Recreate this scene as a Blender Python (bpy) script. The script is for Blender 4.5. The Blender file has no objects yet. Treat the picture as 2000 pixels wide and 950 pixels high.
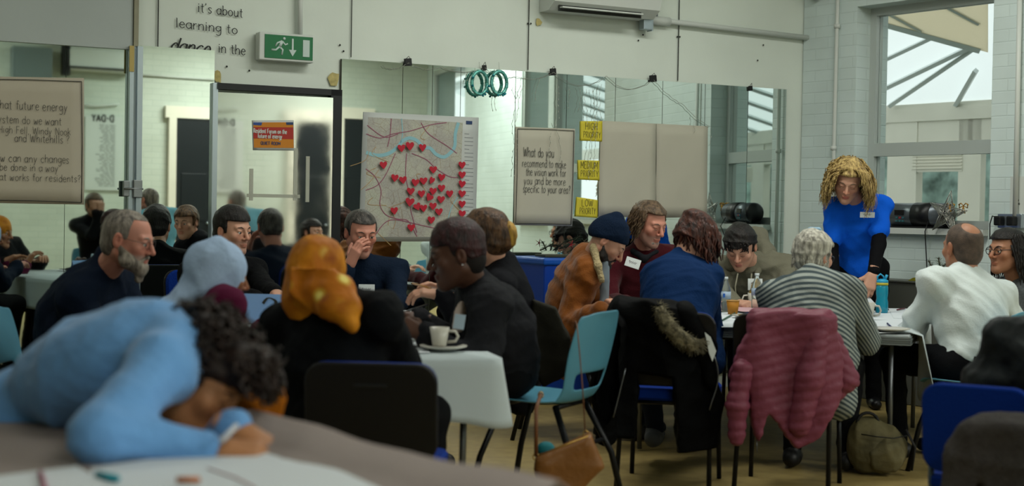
import bpy, bmesh, math, random
import numpy as np
from mathutils import Vector, Matrix
R = math.radians
random.seed(7)
col = bpy.context.scene.collection
sc = bpy.context.scene

# ------------------------------------------------------------------ camera
FPX = 2800.0                      # focal length in pixels of the 2000 px wide frame
CAM = np.array([0.0, 0.0, 1.20])
ROLL, PITCH = R(1.0), math.atan(57 / FPX)
_r0 = np.array([math.cos(ROLL), 0, math.sin(ROLL)]); _f0 = np.array([0, 1.0, 0]); _u0 = np.cross(_r0, _f0)
CF = _f0 * math.cos(PITCH) - _u0 * math.sin(PITCH)
CU = _u0 * math.cos(PITCH) + _f0 * math.sin(PITCH)
CR = _r0
cam_d = bpy.data.cameras.new('camera'); cam = bpy.data.objects.new('camera', cam_d); col.objects.link(cam)
cam.matrix_world = Matrix(((CR[0], CU[0], -CF[0], CAM[0]), (CR[1], CU[1], -CF[1], CAM[1]), (CR[2], CU[2], -CF[2], CAM[2]), (0, 0, 0, 1)))
cam_d.sensor_width = 36; cam_d.lens = 36 * FPX / 2000; cam_d.clip_start = 0.05
cam_d.dof.use_dof = True; cam_d.dof.focus_distance = 8.8; cam_d.dof.aperture_fstop = 2.2
sc.camera = cam

# ------------------------------------------------------------------ sky, added lamps, exposure
sc.view_settings.view_transform = 'Standard'; sc.view_settings.look = 'None'
sc.view_settings.gamma = 1.0; sc.view_settings.use_curve_mapping = False
sc.view_settings.exposure = 0.08
w = bpy.data.worlds.new('sky'); sc.world = w; w.use_nodes = True
_bg = w.node_tree.nodes['Background']; _bg.inputs[0].default_value = (0.74, 0.80, 0.80, 1); _bg.inputs[1].default_value = 1.6
def area(name, loc, rot, sx, sy, power, color):
    d = bpy.data.lights.new(name, 'AREA'); d.shape = 'RECTANGLE'; d.size = sx; d.size_y = sy; d.energy = power; d.color = color
    o = bpy.data.objects.new(name, d); o.location = loc; o.rotation_euler = rot; col.objects.link(o); return o
CEIL = 3.75
ADDED_LAMPS = [(0.4, 6.9, 38), (2.0, 7.5, 34), (-2.6, 5.4, 16), (1.2, 2.6, 16), (5.6, 4.2, 90), (5.6, 1.4, 110), (1.6, -1.2, 80)]  # added lamps, placed and weighted to brighten the walls and mirrored rear
for i, (x, y, pw) in enumerate(ADDED_LAMPS):
    area('added_lamp_light', (x, y, CEIL - 0.12), (0, 0, R(27)), 1.5, 0.5, pw, (1.0, 1.0, 0.93))

# ------------------------------------------------------------------ measuring helpers
def ray(px, py):
    d = CF * FPX + CR * (px - 1000) - CU * (py - 475)
    return d / np.linalg.norm(d)
def P(px, py, d):
    """world point seen at a pixel of the photograph, at distance d along +Y"""
    r = ray(px, py); return Vector(CAM + r * (d / r[1]))
def PZ(px, py, z):
    r = ray(px, py); t = (z - CAM[2]) / r[2]; return Vector(CAM + r * t)
def n2(a): return a / np.linalg.norm(a)
# wall frames: origin, along (to the right as seen), out (away from the room)
DA = n2(np.array([5433.0, 2800.0, 0])); NA = np.array([-DA[1], DA[0], 0])
C1 = np.array([562 / 2800 * 10.4, 10.4, 0])
_ab = math.atan2(DA[1], DA[0]) - R(80); DB = np.array([math.cos(_ab), math.sin(_ab), 0]); NB = np.array([-DB[1], DB[0], 0])
_w = 4.71; 
def wallpt(o, d, px, py, off=0.0, n=None):
    n = n if n is not None else np.array([-d[1], d[0], 0])
    r = ray(px, py); t = np.dot(o + n * off - CAM, n) / np.dot(r, n)
    p = CAM + r * t; return float(np.dot(p - o, d)), float(p[2])
def A(px, py): return wallpt(C1, DA, px, py)          # (u, z) on the mirror wall, u <= 0
def B(px, py, off=0): return wallpt(C1, DB, px, py, off)     # (u, z) on the window wall, u >= 0
def frame(o, d):
    n = np.array([-d[1], d[0], 0])
    return Matrix(((d[0], n[0], 0, o[0]), (d[1], n[1], 0, o[1]), (0, 0, 1, 0), (0, 0, 0, 1)))
MA, MB_ = frame(C1, DA), frame(C1, DB)
def reflect_ray(px, py):
    """start point on the mirror wall and direction of the reflected sight line"""
    r = ray(px, py); t = np.dot(C1 - CAM, NA) / np.dot(r, NA); p = CAM + r * t
    return p, r - 2 * np.dot(r, NA) * NA
def VR(px, py, d):
    """real place of a thing that the mirror shows at pixel px, py with unfolded depth d"""
    p = np.array(P(px, py, d)); return Vector(p - 2 * np.dot(p - C1, NA) * NA)

# ------------------------------------------------------------------ materials
def lin(c):
    if isinstance(c, str):
        c = tuple(int(c[i:i + 2], 16) / 255 for i in (0, 2, 4))
    return tuple((x / 12.92 if x <= .04045 else ((x + .055) / 1.055) ** 2.4) for x in c)
_m = {}
def mat(name, c, rough=.6, metal=0, var=0.0, scale=8, bump=0.0, bscale=60, stretch=None, c2=None, spec=.4, alpha=1, trans=0, sheen=0, detail=3, coat=0, emit=0, ior=1.45):
    if name in _m: return _m[name]
    m = bpy.data.materials.new(name); m.use_nodes = True; nt = m.node_tree; b = nt.nodes['Principled BSDF']
    L = lin(c); b.inputs['Base Color'].default_value = (*L, 1); b.inputs['Roughness'].default_value = rough; b.inputs['Metallic'].default_value = metal
    b.inputs['Specular IOR Level'].default_value = spec; b.inputs['Alpha'].default_value = alpha
    b.inputs['Transmission Weight'].default_value = trans; b.inputs['IOR'].default_value = ior
    if sheen: b.inputs['Sheen Weight'].default_value = sheen; b.inputs['Sheen Roughness'].default_value = .5
    if coat: b.inputs['Coat Weight'].default_value = coat
    if emit: b.inputs['Emission Color'].default_value = (*L, 1); b.inputs['Emission Strength'].default_value = emit
    if var or c2 or bump:
        tc = nt.nodes.new('ShaderNodeTexCoord'); mp = nt.nodes.new('ShaderNodeMapping'); nt.links.new(tc.outputs['Object'], mp.inputs[0])
        if stretch: mp.inputs['Scale'].default_value = stretch
    if var or c2:
        n = nt.nodes.new('ShaderNodeTexNoise'); n.inputs['Scale'].default_value = scale; n.inputs['Detail'].default_value = detail
        nt.links.new(mp.outputs[0], n.inputs['Vector'])
        cr = nt.nodes.new('ShaderNodeValToRGB'); cr.color_ramp.elements[0].position = .32; cr.color_ramp.elements[1].position = .68
        L2 = lin(c2) if c2 else L
        cr.color_ramp.elements[0].color = (*[x * (1 - var) for x in L], 1); cr.color_ramp.elements[1].color = (*[min(1, x * (1 + var)) for x in L2], 1)
        nt.links.new(n.outputs['Fac'], cr.inputs[0]); nt.links.new(cr.outputs[0], b.inputs['Base Color'])
    if bump:
        n = nt.nodes.new('ShaderNodeTexNoise'); n.inputs['Scale'].default_value = bscale; n.inputs['Detail'].default_value = 4
        nt.links.new(mp.outputs[0], n.inputs['Vector'])
        bp = nt.nodes.new('ShaderNodeBump'); bp.inputs['Strength'].default_value = bump; bp.inputs['Distance'].default_value = .01
        nt.links.new(n.outputs['Fac'], bp.inputs['Height']); nt.links.new(bp.outputs[0], b.inputs['Normal'])
    _m[name] = m; return m
def attr_mat(name, rough=.5, bump=.15, bscale=180, spec=.4, sub=.0):
    m = mat(name, (.5, .5, .5), rough, bump=bump, bscale=bscale, spec=spec); nt = m.node_tree
    a = nt.nodes.new('ShaderNodeVertexColor'); a.layer_name = 'Col'; nt.links.new(a.outputs[0], nt.nodes['Principled BSDF'].inputs['Base Color'])
    return m
def brick_mat(name, c, mortar, bump=.5, dirty=.12):
    m = bpy.data.materials.new(name); m.use_nodes = True; nt = m.node_tree; b = nt.nodes['Principled BSDF']; b.inputs['Roughness'].default_value = .55
    tc = nt.nodes.new('ShaderNodeTexCoord'); mp = nt.nodes.new('ShaderNodeMapping'); nt.links.new(tc.outputs['UV'], mp.inputs[0])
    br = nt.nodes.new('ShaderNodeTexBrick'); br.inputs['Scale'].default_value = 1; br.inputs['Brick Width'].default_value = .225; br.inputs['Row Height'].default_value = .078
    br.inputs['Mortar Size'].default_value = .005; br.inputs['Mortar Smooth'].default_value = .6
    nt.links.new(mp.outputs[0], br.inputs['Vector']); L = lin(c); M = lin(mortar)
    br.inputs['Color1'].default_value = (*L, 1); br.inputs['Color2'].default_value = (*[x * .95 for x in L], 1); br.inputs['Mortar'].default_value = (*M, 1)
    n = nt.nodes.new('ShaderNodeTexNoise'); n.inputs['Scale'].default_value = 2.2; n.inputs['Detail'].default_value = 6; nt.links.new(mp.outputs[0], n.inputs['Vector'])
    mx = nt.nodes.new('ShaderNodeMix'); mx.data_type = 'RGBA'; mx.blend_type = 'MULTIPLY'
    cr = nt.nodes.new('ShaderNodeValToRGB'); cr.color_ramp.elements[0].color = (1 - dirty * 2, 1 - dirty * 2, 1 - dirty * 2.2, 1); cr.color_ramp.elements[0].position = .3; cr.color_ramp.elements[1].position = .6
    nt.links.new(n.outputs['Fac'], cr.inputs[0]); mx.inputs[0].default_value = 1; nt.links.new(br.outputs['Color'], mx.inputs[6]); nt.links.new(cr.outputs[0], mx.inputs[7])
    nt.links.new(mx.outputs[2], b.inputs['Base Color'])
    bp = nt.nodes.new('ShaderNodeBump'); bp.inputs['Strength'].default_value = bump; bp.inputs['Distance'].default_value = .006; bp.invert = True
    nt.links.new(br.outputs['Fac'], bp.inputs['Height']); nt.links.new(bp.outputs[0], b.inputs['Normal'])
    return m

# ------------------------------------------------------------------ object helpers
def tag(o, label=None, cat=None, group=None, kind=None):
    if label: o['label'] = label
    if cat: o['category'] = cat
    if group: o['group'] = group
    if kind: o['kind'] = kind
    return o
def empty(name, loc=(0, 0, 0), rz=0, label=None, cat=None, group=None, M=None):
    o = bpy.data.objects.new(name, None); col.objects.link(o); o.empty_display_size = .1
    if M is not None: o.matrix_world = M
    else: o.location = loc; o.rotation_euler = (0, 0, rz)
    return tag(o, label, cat, group)
def link(name, me, m=None, parent=None, M=None):
    o = bpy.data.objects.new(name, me); col.objects.link(o)
    if m is not None:
        for x in (m if isinstance(m, (list, tuple)) else [m]): me.materials.append(x)
    if parent is not None: o.parent = parent
    if M is not None: o.matrix_local = M
    return o
class G:
    """collects simple solids into one mesh"""
    def __init__(s): s.v = []; s.f = []; s.mi = []; s.sm = []; s.uv = None
    def add(s, vs, fs, mi=0, smooth=False, M=None):
        o = len(s.v)
        if M is not None: vs = [M @ Vector(v) for v in vs]
        s.v += [tuple(v) for v in vs]; s.f += [tuple(i + o for i in f) for f in fs]; s.mi += [mi] * len(fs); s.sm += [smooth] * len(fs); return s
    def box(s, c, d, mi=0, M=None, bev=0):
        x, y, z = d[0] / 2, d[1] / 2, d[2] / 2
        if bev <= 0:
            vs = [(c[0] + a * x, c[1] + b * y, c[2] + e * z) for a in (-1, 1) for b in (-1, 1) for e in (-1, 1)]
            return s.add(vs, [(0, 1, 3, 2), (4, 6, 7, 5), (0, 4, 5, 1), (2, 3, 7, 6), (0, 2, 6, 4), (1, 5, 7, 3)], mi, False, M)
        bm = bmesh.new(); bmesh.ops.create_cube(bm, size=1, matrix=Matrix.Translation(c) @ Matrix.Diagonal((*d, 1)))
        bmesh.ops.bevel(bm, geom=bm.edges[:], offset=bev, segments=2, affect='EDGES', profile=.5)
        s.add([v.co[:] for v in bm.verts], [[v.index for v in f.verts] for f in bm.faces], mi, False, M); bm.free(); return s
    def tube(s, pts, r, n=8, mi=0, caps=True, M=None, smooth=True, flat=1.0, up=None):
        pts = [Vector(p) for p in pts]; rr = r if isinstance(r, (list, tuple)) else [r] * len(pts)
        vs = []; t0 = None; u = None
        for i, p in enumerate(pts):
            t = (pts[min(i + 1, len(pts) - 1)] - pts[max(i - 1, 0)]); t = t.normalized() if t.length > 1e-9 else Vector((0, 0, 1))
            if u is None:
                u = Vector(up) if up is not None else (Vector((0, 0, 1)) if abs(t.z) < .9 else Vector((1, 0, 0)))
            u = (u - t * u.dot(t)); u = u.normalized() if u.length > 1e-6 else t.orthogonal().normalized()
            w_ = t.cross(u)
            for k in range(n):
                a = 2 * math.pi * k / n; vs.append(p + (w_ * math.cos(a) + u * math.sin(a) * flat) * rr[i])
        fs = []
        for i in range(len(pts) - 1):
            for k in range(n):
                fs.append((i * n + k, i * n + (k + 1) % n, (i + 1) * n + (k + 1) % n, (i + 1) * n + k))
        if caps: fs.append(tuple(reversed(range(n)))); fs.append(tuple(range((len(pts) - 1) * n, len(pts) * n)))
        return s.add(vs, fs, mi, smooth, M)
    def lathe(s, prof, n=24, mi=0, M=None, smooth=True, close=True):
        vs = []; fs = []
        for (r, z) in prof:
            for k in range(n):
                a = 2 * math.pi * k / n; vs.append((r * math.cos(a), r * math.sin(a), z))
        for i in range(len(prof) - 1):
            for k in range(n): fs.append((i * n + k, i * n + (k + 1) % n, (i + 1) * n + (k + 1) % n, (i + 1) * n + k))
        if close: fs.append(tuple(reversed(range(n)))); fs.append(tuple(range((len(prof) - 1) * n, len(prof) * n)))
        return s.add(vs, fs, mi, smooth, M)
    def prism(s, poly, z0, z1, mi=0, M=None):
        """poly in xz-plane (u, z), extruded along y from z0 to z1"""
        n = len(poly); vs = [(a, z0, b) for a, b in poly] + [(a, z1, b) for a, b in poly]
        fs = [tuple(range(n)), tuple(reversed(range(n, 2 * n)))] + [(i, n + i, n + (i + 1) % n, (i + 1) % n) for i in range(n)]
        return s.add(vs, fs, mi, False, M)
    def build(s, name, m=None, parent=None, M=None, uvs=False):
        me = bpy.data.meshes.new(name); me.from_pydata(s.v, [], s.f)
        me.polygons.foreach_set('material_index', s.mi); me.polygons.foreach_set('use_smooth', s.sm)
        bm = bmesh.new(); bm.from_mesh(me); bmesh.ops.recalc_face_normals(bm, faces=bm.faces[:])
        if uvs:      # uv in metres: x or y along, z up
            L = bm.loops.layers.uv.new('UVMap')
            for f in bm.faces:
                nx, ny, nz = [abs(a) for a in f.normal]
                for l in f.loops:
                    c = l.vert.co; l[L].uv = (c.x, c.z) if ny >= nx and ny >= nz else ((c.y, c.z) if nx >= nz else (c.x, c.y))
        bm.to_mesh(me); bm.free(); me.update()
        return link(name, me, m, parent, M)
def boxo(name, c, d, m, parent=None, M=None, bev=0, uvs=False): return G().box(c, d, bev=bev).build(name, m, parent, M, uvs)
# ================================================================== ROOM
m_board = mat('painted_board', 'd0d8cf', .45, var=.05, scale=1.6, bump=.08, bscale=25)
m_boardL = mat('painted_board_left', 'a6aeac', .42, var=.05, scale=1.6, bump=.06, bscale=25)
m_brick = brick_mat('painted_brick', 'd0dedc', 'c8d6d4', .35, .05)
m_brickw = brick_mat('white_brick', 'c8d0c4', 'b8c2b8', .3, .05)
m_floor = mat('floor_vinyl', '9a8552', .5, var=.22, scale=14, bump=.1, bscale=90, c2='8d7b4b', detail=8)
m_ceil = mat('ceiling_paint', 'b9bcb4', .8)
m_mirror = mat('mirror_silver', (.86, .90, .88), .012, 1.0)
m_mirror2 = mat('mirror_silver_left', (.80, .86, .84), .02, 1.0)
m_black = mat('black_paint', '0d1116', .35)
m_seam = mat('seam_dark', '2a2c28', .8)
m_alu = mat('aluminium', 'a8b4bc', .3, .85)
m_white = mat('white_paint', 'c8cdc8', .4)
m_cream = mat('cream_upvc', 'e4dfd0', .4, var=.04, scale=3)
m_upvc = mat('grey_upvc', 'b0b8b4', .35)
m_glass = mat('clear_glass', (.98, .99, .975), .02, trans=1.0, ior=1.02, spec=.25)
m_ply = mat('raw_edge', 'b9a45c', .7, var=.2, scale=20)

H = CEIL
def struct(o): o['kind'] = 'structure'; return o
VB = 11.37                                     # length of the window wall
C3 = C1 + DB * VB
UL = -9.6                                      # left end of the mirror wall
C4 = C1 + DA * UL
REAR_O = np.array([4.8, -.8, 0])
# mirror wall
g = G().box(((UL + .3) / 2, .11, H / 2), (-UL + .3, .2, H)); struct(g.build('wall_back', m_board, M=MA, uvs=True))
# window wall with openings.  direct window: pixels 1700-1905; further windows where the mirror shows them
def mirror_hit_u(px, py=300):
    p, d = reflect_ray(px, py); t = np.dot(C1 - p, NB) / np.dot(d, NB); q = p + d * t
    return float(np.dot(q - C1, DB)), float(q[2]), t
REC = .18
uw0 = B(1703, 200, REC)[0]; uw1 = B(1905, 200, 0)[0]
WZ0, WZ1 = B(1800, 446, .1)[1], B(1800, 12, REC)[1] + .02
wins = [(uw0, uw1 + .12)]
for a, b in ((1178, 1078), (1068, 1016), (905, 842), (832, 800)):
    wins.append((mirror_hit_u(a)[0], mirror_hit_u(b)[0]))
print('WINS', [(round(a, 2), round(b, 2)) for a, b in wins], 'Z', WZ0, WZ1)
g = G(); u = 0.0
us = sorted(wins)
T = .34
WZT = [WZ1] + [3.25] * 4
for i, (a, b) in enumerate(us):
    g.box(((u + a) / 2, T / 2, H / 2), (a - u, T, H)); u = b
    g.box(((a + b) / 2, T / 2, WZ0 / 2), (b - a, T, WZ0)); zt = WZT[i]
    g.box(((a + b) / 2, T / 2, (zt + H) / 2), (b - a, T, H - zt))
g.box(((u + VB) / 2, T / 2, H / 2), (VB - u, T, H))
struct(g.build('wall_right', m_brick, M=MB_, uvs=True))
# rear wall and left wall
MR = frame(C3, -DA)                            # seen from inside: to the right runs -DA
RL = 15.0
PR = C3 - DA * RL
g = G().box((RL / 2, .11, H / 2), (RL, .2, H)); struct(g.build('wall_rear', m_brickw, M=MR, uvs=True))
_d = n2(C4 - PR); ML = frame(PR, _d); _l = float(np.linalg.norm(C4 - PR))
g = G().box((_l / 2, .11, H / 2), (_l, .2, H)); struct(g.build('wall_left', m_brickw, M=ML, uvs=True))
def slab(name, z0, z1, m):
    pts = [C1 + DB * -.3 + DA * .3, C3 + DB * .3 + DA * .3, PR - DA * .3 + DB * .3, C4 - DA * .3 - DB * .3]
    n = 4; vs = [(p[0], p[1], z0) for p in pts] + [(p[0], p[1], z1) for p in pts]
    g = G().add(vs, [(0, 1, 2, 3), (7, 6, 5, 4)] + [(i, i + 4, (i + 1) % 4 + 4, (i + 1) % 4) for i in range(4)]); return struct(g.build(name, m))
slab('floor', -.1, 0, m_floor); slab('ceiling', H, H + .1, m_ceil)
# added ceiling fixtures, out of view, go with the added room light
m_lamp = mat('added_lamp_diffuser', (.95, 1, .93), .5, emit=2.2)
for i, (x, y, pw) in enumerate(ADDED_LAMPS):
    t = empty('added_ceiling_light', (x, y, H), R(27), 'added white strip light on the ceiling, out of view, to brighten the room', 'ceiling light', 'added ceiling strip lights')
    boxo('housing', (0, 0, -.03), (1.6, .6, .06), m_white, t); boxo('diffuser', (0, 0, -.075), (1.5, .5, .03), m_lamp, t)
# board seams with screw heads on the mirror wall
def wbox(g, px0, py0, px1, py1, t, mi=0, off=0.0, F=A, grow=0):
    u0, za = F(px0, (py0 + py1) / 2); u1, zb = F(px1, (py0 + py1) / 2)
    z1 = F((px0 + px1) / 2, py0)[1]; z0 = F((px0 + px1) / 2, py1)[1]
    g.box(((u0 + u1) / 2, -off - t / 2, (z0 + z1) / 2), (abs(u1 - u0) + grow, t, z1 - z0), mi)
    return (u0 + u1) / 2, (z0 + z1) / 2, abs(u1 - u0), z1 - z0
mtop = lambda px: 115 + (px - 663) * .069
for px, p0, p1 in ((687, -60, 112), (1033, -60, 137), (1326, -60, 158)):
    g = G(); wbox(g, px - 1, p0, px + .6, p1, .002); struct(g.build('trim_1', m_seam, M=MA))
dots = G()
for px, py in ((1031, 46), (1037, 46), (1323, 72), (1328, 72), (1256, 68), (1247, 79), (1491, 88), (664, 88), (671, 100), (487, 138), (443, 130), (1480, 118)):
    u, z = A(px, py); dots.lathe([(.0, -.002), (.006, -.002), (.006, .0)], 8, M=Matrix.Translation((u, -.001, z)) @ Matrix.Rotation(R(90), 4, 'X'))
struct(dots.build('trim_2', m_seam, M=MA))
# ---- mirrors: large mirror in panels, left mirrors, mirrored door leaf
MIR = empty('wall_mirror', M=MA, label='long wall of frameless mirror panels behind the tables, clipped at the top', cat='mirror')
edges = [663, 783, 841, 896, 1003, 1103, 1198, 1290, 1373, 1457, 1532]
for a, b in zip(edges[:-1], edges[1:]):
    u0 = A(a, 300)[0] + .002; u1 = A(b, 300)[0] - .002
    z1 = (A(a, mtop(a))[1] + A(b, mtop(b))[1]) / 2
    boxo('mirror_panel', ((u0 + u1) / 2, -.008, (z1 + .12) / 2), (u1 - u0, .008, z1 - .12), m_mirror, MIR)
g = G(); u0 = A(663, 300)[0] - .004; u1 = A(1532, 300)[0] + .004; z1 = A(1098, 145)[1]
g.box(((u0 + u1) / 2, -.002, z1 / 2 + .05), (u1 - u0, .003, z1 - .1)); g.build('backing', mat('mirror_back', '4a4a40', .8), MIR)
ML_ = empty('wall_mirror', M=MA, label='tall frameless mirror at the left with a handwritten flipchart sheet on it', cat='mirror')
u0, u1 = A(-140, 300)[0], A(126, 300)[0]; z1 = A(125, 85)[1]
boxo('mirror_panel', ((u0 + u1) / 2, -.006, z1 / 2 + .05), (u1 - u0, .008, z1 - .1), m_mirror2, ML_)
u0, u1 = A(127, 300)[0], A(246, 300)[0]
boxo('mirror_panel', ((u0 + u1) / 2, -.006, z1 / 2 + .05), (u1 - u0, .008, z1 - .1), m_mirror2, ML_)
MM_ = empty('wall_mirror', M=MA, label='narrow tall mirror between the aluminium post and the door showing a black door', cat='mirror')
u0, u1 = A(270, 300)[0], A(416, 300)[0]; z1 = A(343, 94)[1]
boxo('mirror_panel', ((u0 + u1) / 2, -.006, z1 / 2 + .05), (u1 - u0, .008, z1 - .1), m_mirror, MM_)
# the panel above the left mirrors, its seam and the edge bead
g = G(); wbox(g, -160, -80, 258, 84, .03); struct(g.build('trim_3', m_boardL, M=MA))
g = G(); wbox(g, 259, -80, 268, 92, .045); struct(g.build('trim_4', mat('stained_post', '8d8a75', .5, var=.15, scale=6), M=MA))
# aluminium post with latch
t = empty('post', M=MA, label='upright aluminium channel post with a small latch between the left mirrors', cat='post')
g = G(); u0 = A(248, 300)[0]; u1 = A(270, 300)[0]; uu = (u0 + u1) / 2; zt = A(258, 92)[1]
g.box((uu - .025, -.035, zt / 2), (.022, .07, zt)); g.box((uu + .022, -.035, zt / 2), (.03, .07, zt)); g.box((uu, -.02, zt / 2), (.07, .03, zt)); g.build('channel', m_alu, t)
u, z = A(252, 369)
g = G(); g.box((u - .03, -.06, z), (.035, .03, .09), bev=.004); g.box((u + .03, -.08, z), (.05, .03, .10), bev=.004); g.tube([(u - .05, -.09, z + .0), (u + .06, -.09, z)], .006); g.build('latch', mat('dull_zinc', '8a8f90', .4, .7), t)
g = G(); wbox(g, 247, 92, 256, 142, .012, off=.07); g.build('masking_tape', mat('yellow_tape', 'b5a062', .7), t)
# door frame (black) with mirrored leaf standing slightly ajar
u0, u1 = A(419, 300)[0], A(660, 300)[0]; zt = A(540, 170)[1]; zin = A(540, 182)[1]
t = struct(empty('door_1', M=MA))
g = G(); g.box(((u0 + u1) / 2, -.03, (zt + zin) / 2), (u1 - u0, .06, zt - zin)); g.box((u1 - .035, -.03, zt / 2), (.07, .06, zt)); g.build('door_frame', m_black, t)
g = G(); ua, ub = A(412, 300)[0], A(419, 300)[0]; g.box(((ua + ub) / 2, -.02, zt / 2), (.03, .05, zt)); g.build('door_edge', m_alu, t)
DL_ANG = R(-4.0); u_leaf = u0
leafw = (A(642, 300)[0] - u0); Mleaf = Matrix.Translation((u0, -.015, 0)) @ Matrix.Rotation(DL_ANG, 4, 'Z')
lf = G().box((leafw / 2, 0, (zin - .02) / 2 + .01), (leafw, .012, zin - .03)).build('door_leaf', None, t, Mleaf)
def smeared_mirror():
    m = bpy.data.materials.new('smeared_mirror'); m.use_nodes = True; nt = m.node_tree; b = nt.nodes['Principled BSDF']
    b.inputs['Base Color'].default_value = (.74, .79, .77, 1); b.inputs['Metallic'].default_value = 1
    n = nt.nodes.new('ShaderNodeTexNoise'); n.inputs['Scale'].default_value = 3; n.inputs['Detail'].default_value = 7
    tc = nt.nodes.new('ShaderNodeTexCoord'); nt.links.new(tc.outputs['Object'], n.inputs['Vector'])
    cr = nt.nodes.new('ShaderNodeMapRange'); cr.inputs[1].default_value = .35; cr.inputs[2].default_value = .75; cr.inputs[3].default_value = .01; cr.inputs[4].default_value = .09
    nt.links.new(n.outputs['Fac'], cr.inputs[0]); nt.links.new(cr.outputs[0], b.inputs['Roughness'])
    return m
lf.data.materials.append(smeared_mirror())
g = G()
for px, p0, p1 in ((487, 330, 392), (571, 290, 392), (594, 306, 395)):
    a, z0 = A(px, p1); _, z1 = A(px, p0); g.box((a - u0, -.010, (z0 + z1) / 2), (.022, .004, z1 - z0))
a, z = A(530, 383); g.box((a - u0, -.010, z), (.32, .004, .02)); g.build('tape_residue', mat('old_tape', 'c4c6b8', .7, alpha=.6), lf)
# yellow filler stains beside the door head
for px, py, sx, sy in ((426, 150, .05, .09), (652, 155, .09, .12), (1052, 43, .05, .06)):
    u, z = A(px, py); rg = random.Random(px); poly = [(u + sx / 2 * math.cos(k * .6) * rg.uniform(.6, 1.1), z + sy / 2 * math.sin(k * .6) * rg.uniform(.6, 1.1)) for k in range(10)]
    struct(G().prism(poly, -.0025, 0).build('trim_5', mat('yellow_filler', 'b3a66e', .8, var=.2, scale=30), M=MA))
# conduit above exit sign, pipes on right wall
def pipe(g, pts, F, r, off=.03):
    q = []
    for px, py in pts:
        u, z = F(px, py); q.append((u, -off, z))
    g.tube(q, r, 8)
g = G(); pipe(g, [(583, -60), (583, 68)], A, .016); struct(g.build('trim_6', m_white, M=MA))
g = G(); pipe(g, [(1262, 40), (1300, 43), (1574, 75)], A, .018, .035); struct(g.build('trim_7', m_white, M=MA))
g = G(); pipe(g, [(1262, 40), (1302, 44)], A, .03, .035); struct(g.build('trim_8', m_white, M=MA))
g = G(); pipe(g, [(1643, -40), (1640, 60), (1634, 300), (1630, 560)], B, .014, .03)
for py in (52, 290): pipe(g, [(1642 - py * .03, py - 4), (1642 - py * .03, py + 4)], B, .022, .03)
struct(g.build('trim_9', m_white, M=MB_))
g = G(); pipe(g, [(1998, -40), (1988, 430)], B, .016, .03); struct(g.build('trim_10', m_white, M=MB_))

# ---- the window seen directly
def window(n, ua, ub, z0, z1, y, ztr, mull=False):
    t = struct(empty('window_%d' % n, M=MB_)); f = .055
    g = G(); g.box(((ua + ub) / 2, y, z0 + f / 2), (ub - ua, .07, f)); g.box(((ua + ub) / 2, y, z1 - f / 2), (ub - ua, .07, f))
    g.box((ua + f / 2, y, (z0 + z1) / 2), (f, .07, z1 - z0 - 2 * f)); g.box((ub - f / 2, y, (z0 + z1) / 2), (f, .07, z1 - z0 - 2 * f))
    if ztr: g.box(((ua + ub) / 2, y, ztr), (ub - ua - 2 * f, .07, .09))
    if mull: g.box(((ua + ub) / 2, y, (z0 + z1) / 2), (.06, .07, z1 - z0 - 2 * f))
    g.build('window_frame', m_upvc, t)
    for a, b in ([(z0 + f, ztr - .045), (ztr + .045, z1 - f)] if ztr else [(z0 + f, z1 - f)]):
        boxo('glass_pane', ((ua + ub) / 2, y, (a + b) / 2), (ub - ua - 2 * f, .008, b - a), m_glass, t)
    g = G(); g.box(((ua + ub) / 2, y / 2 - .03, z0 - .02), (ub - ua, y + .06, .04)); g.build('window_sill', m_white, t)
ZTR = B(1797, 291, REC)[1]
for i, (a, b) in enumerate(us): window(i + 1, a, b, WZ0, WZT[i], REC if i == 0 else .05, ZTR if i != 3 else None)
# splayed left reveal board of the window
ur = B(1645, 250)[0]
g = G(); g.add([(ur, -.002, 0), (us[0][0] + .01, -.002, 0), (ur, -.002, H), (us[0][0] + .01, -.002, H), (ur, .0, 0), (ur, .0, H)], [(0, 1, 3, 2)])
# ---- conservatory outside: cream frames, lit polycarbonate roof with rafters
m_poly = mat('polycarbonate_roof', (.93, .97, .97), .35, spec=.2)
nt = m_poly.node_tree; tr = nt.nodes.new('ShaderNodeBsdfTranslucent'); tr.inputs[0].default_value = (.95, .97, .97, 1); mx = nt.nodes.new('ShaderNodeMixShader'); mx.inputs[0].default_value = .85
nt.links.new(nt.nodes['Principled BSDF'].outputs[0], mx.inputs[1]); nt.links.new(tr.outputs[0], mx.inputs[2]); nt.links.new(mx.outputs[0], nt.nodes['Material Output'].inputs[0])
OB = 3.4                                       # distance of the conservatory front from the wall
cons = empty('conservatory', M=MB_, label='cream framed conservatory with a pale translucent rafter roof outside the windows', cat='conservatory')
U0, U1 = -3.5, 14
zh0 = wallpt(C1, DB, 1800, 238, OB)[1]; zh1 = wallpt(C1, DB, 1800, 204, OB)[1]
g = G(); g.box(((U0 + U1) / 2, OB, (zh0 + zh1) / 2), (U1 - U0, .12, zh1 - zh0))
uF = lambda px: wallpt(C1, DB, px, 300, OB)[0]
step = 1.5; uu = uF(1768)
posts = [uu + step * k for k in range(-4, 9)]
g.box(((U0 + U1) / 2, OB, .35), (U1 - U0, .12, .7))
for q in posts:
    g.box((q, OB, zh0 / 2), (.34, .10, zh0)); g.box((q + .75, OB, zh0 / 2), (.24, .08, zh0)); g.box((q + .4, OB, zh0 - .13), (.75, .08, .26)); g.box((q + 1.1, OB, zh0 - .13), (.75, .08, .26))
g.build('front_frame', m_cream, cons)
zr = 3.3; yr = .9
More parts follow.
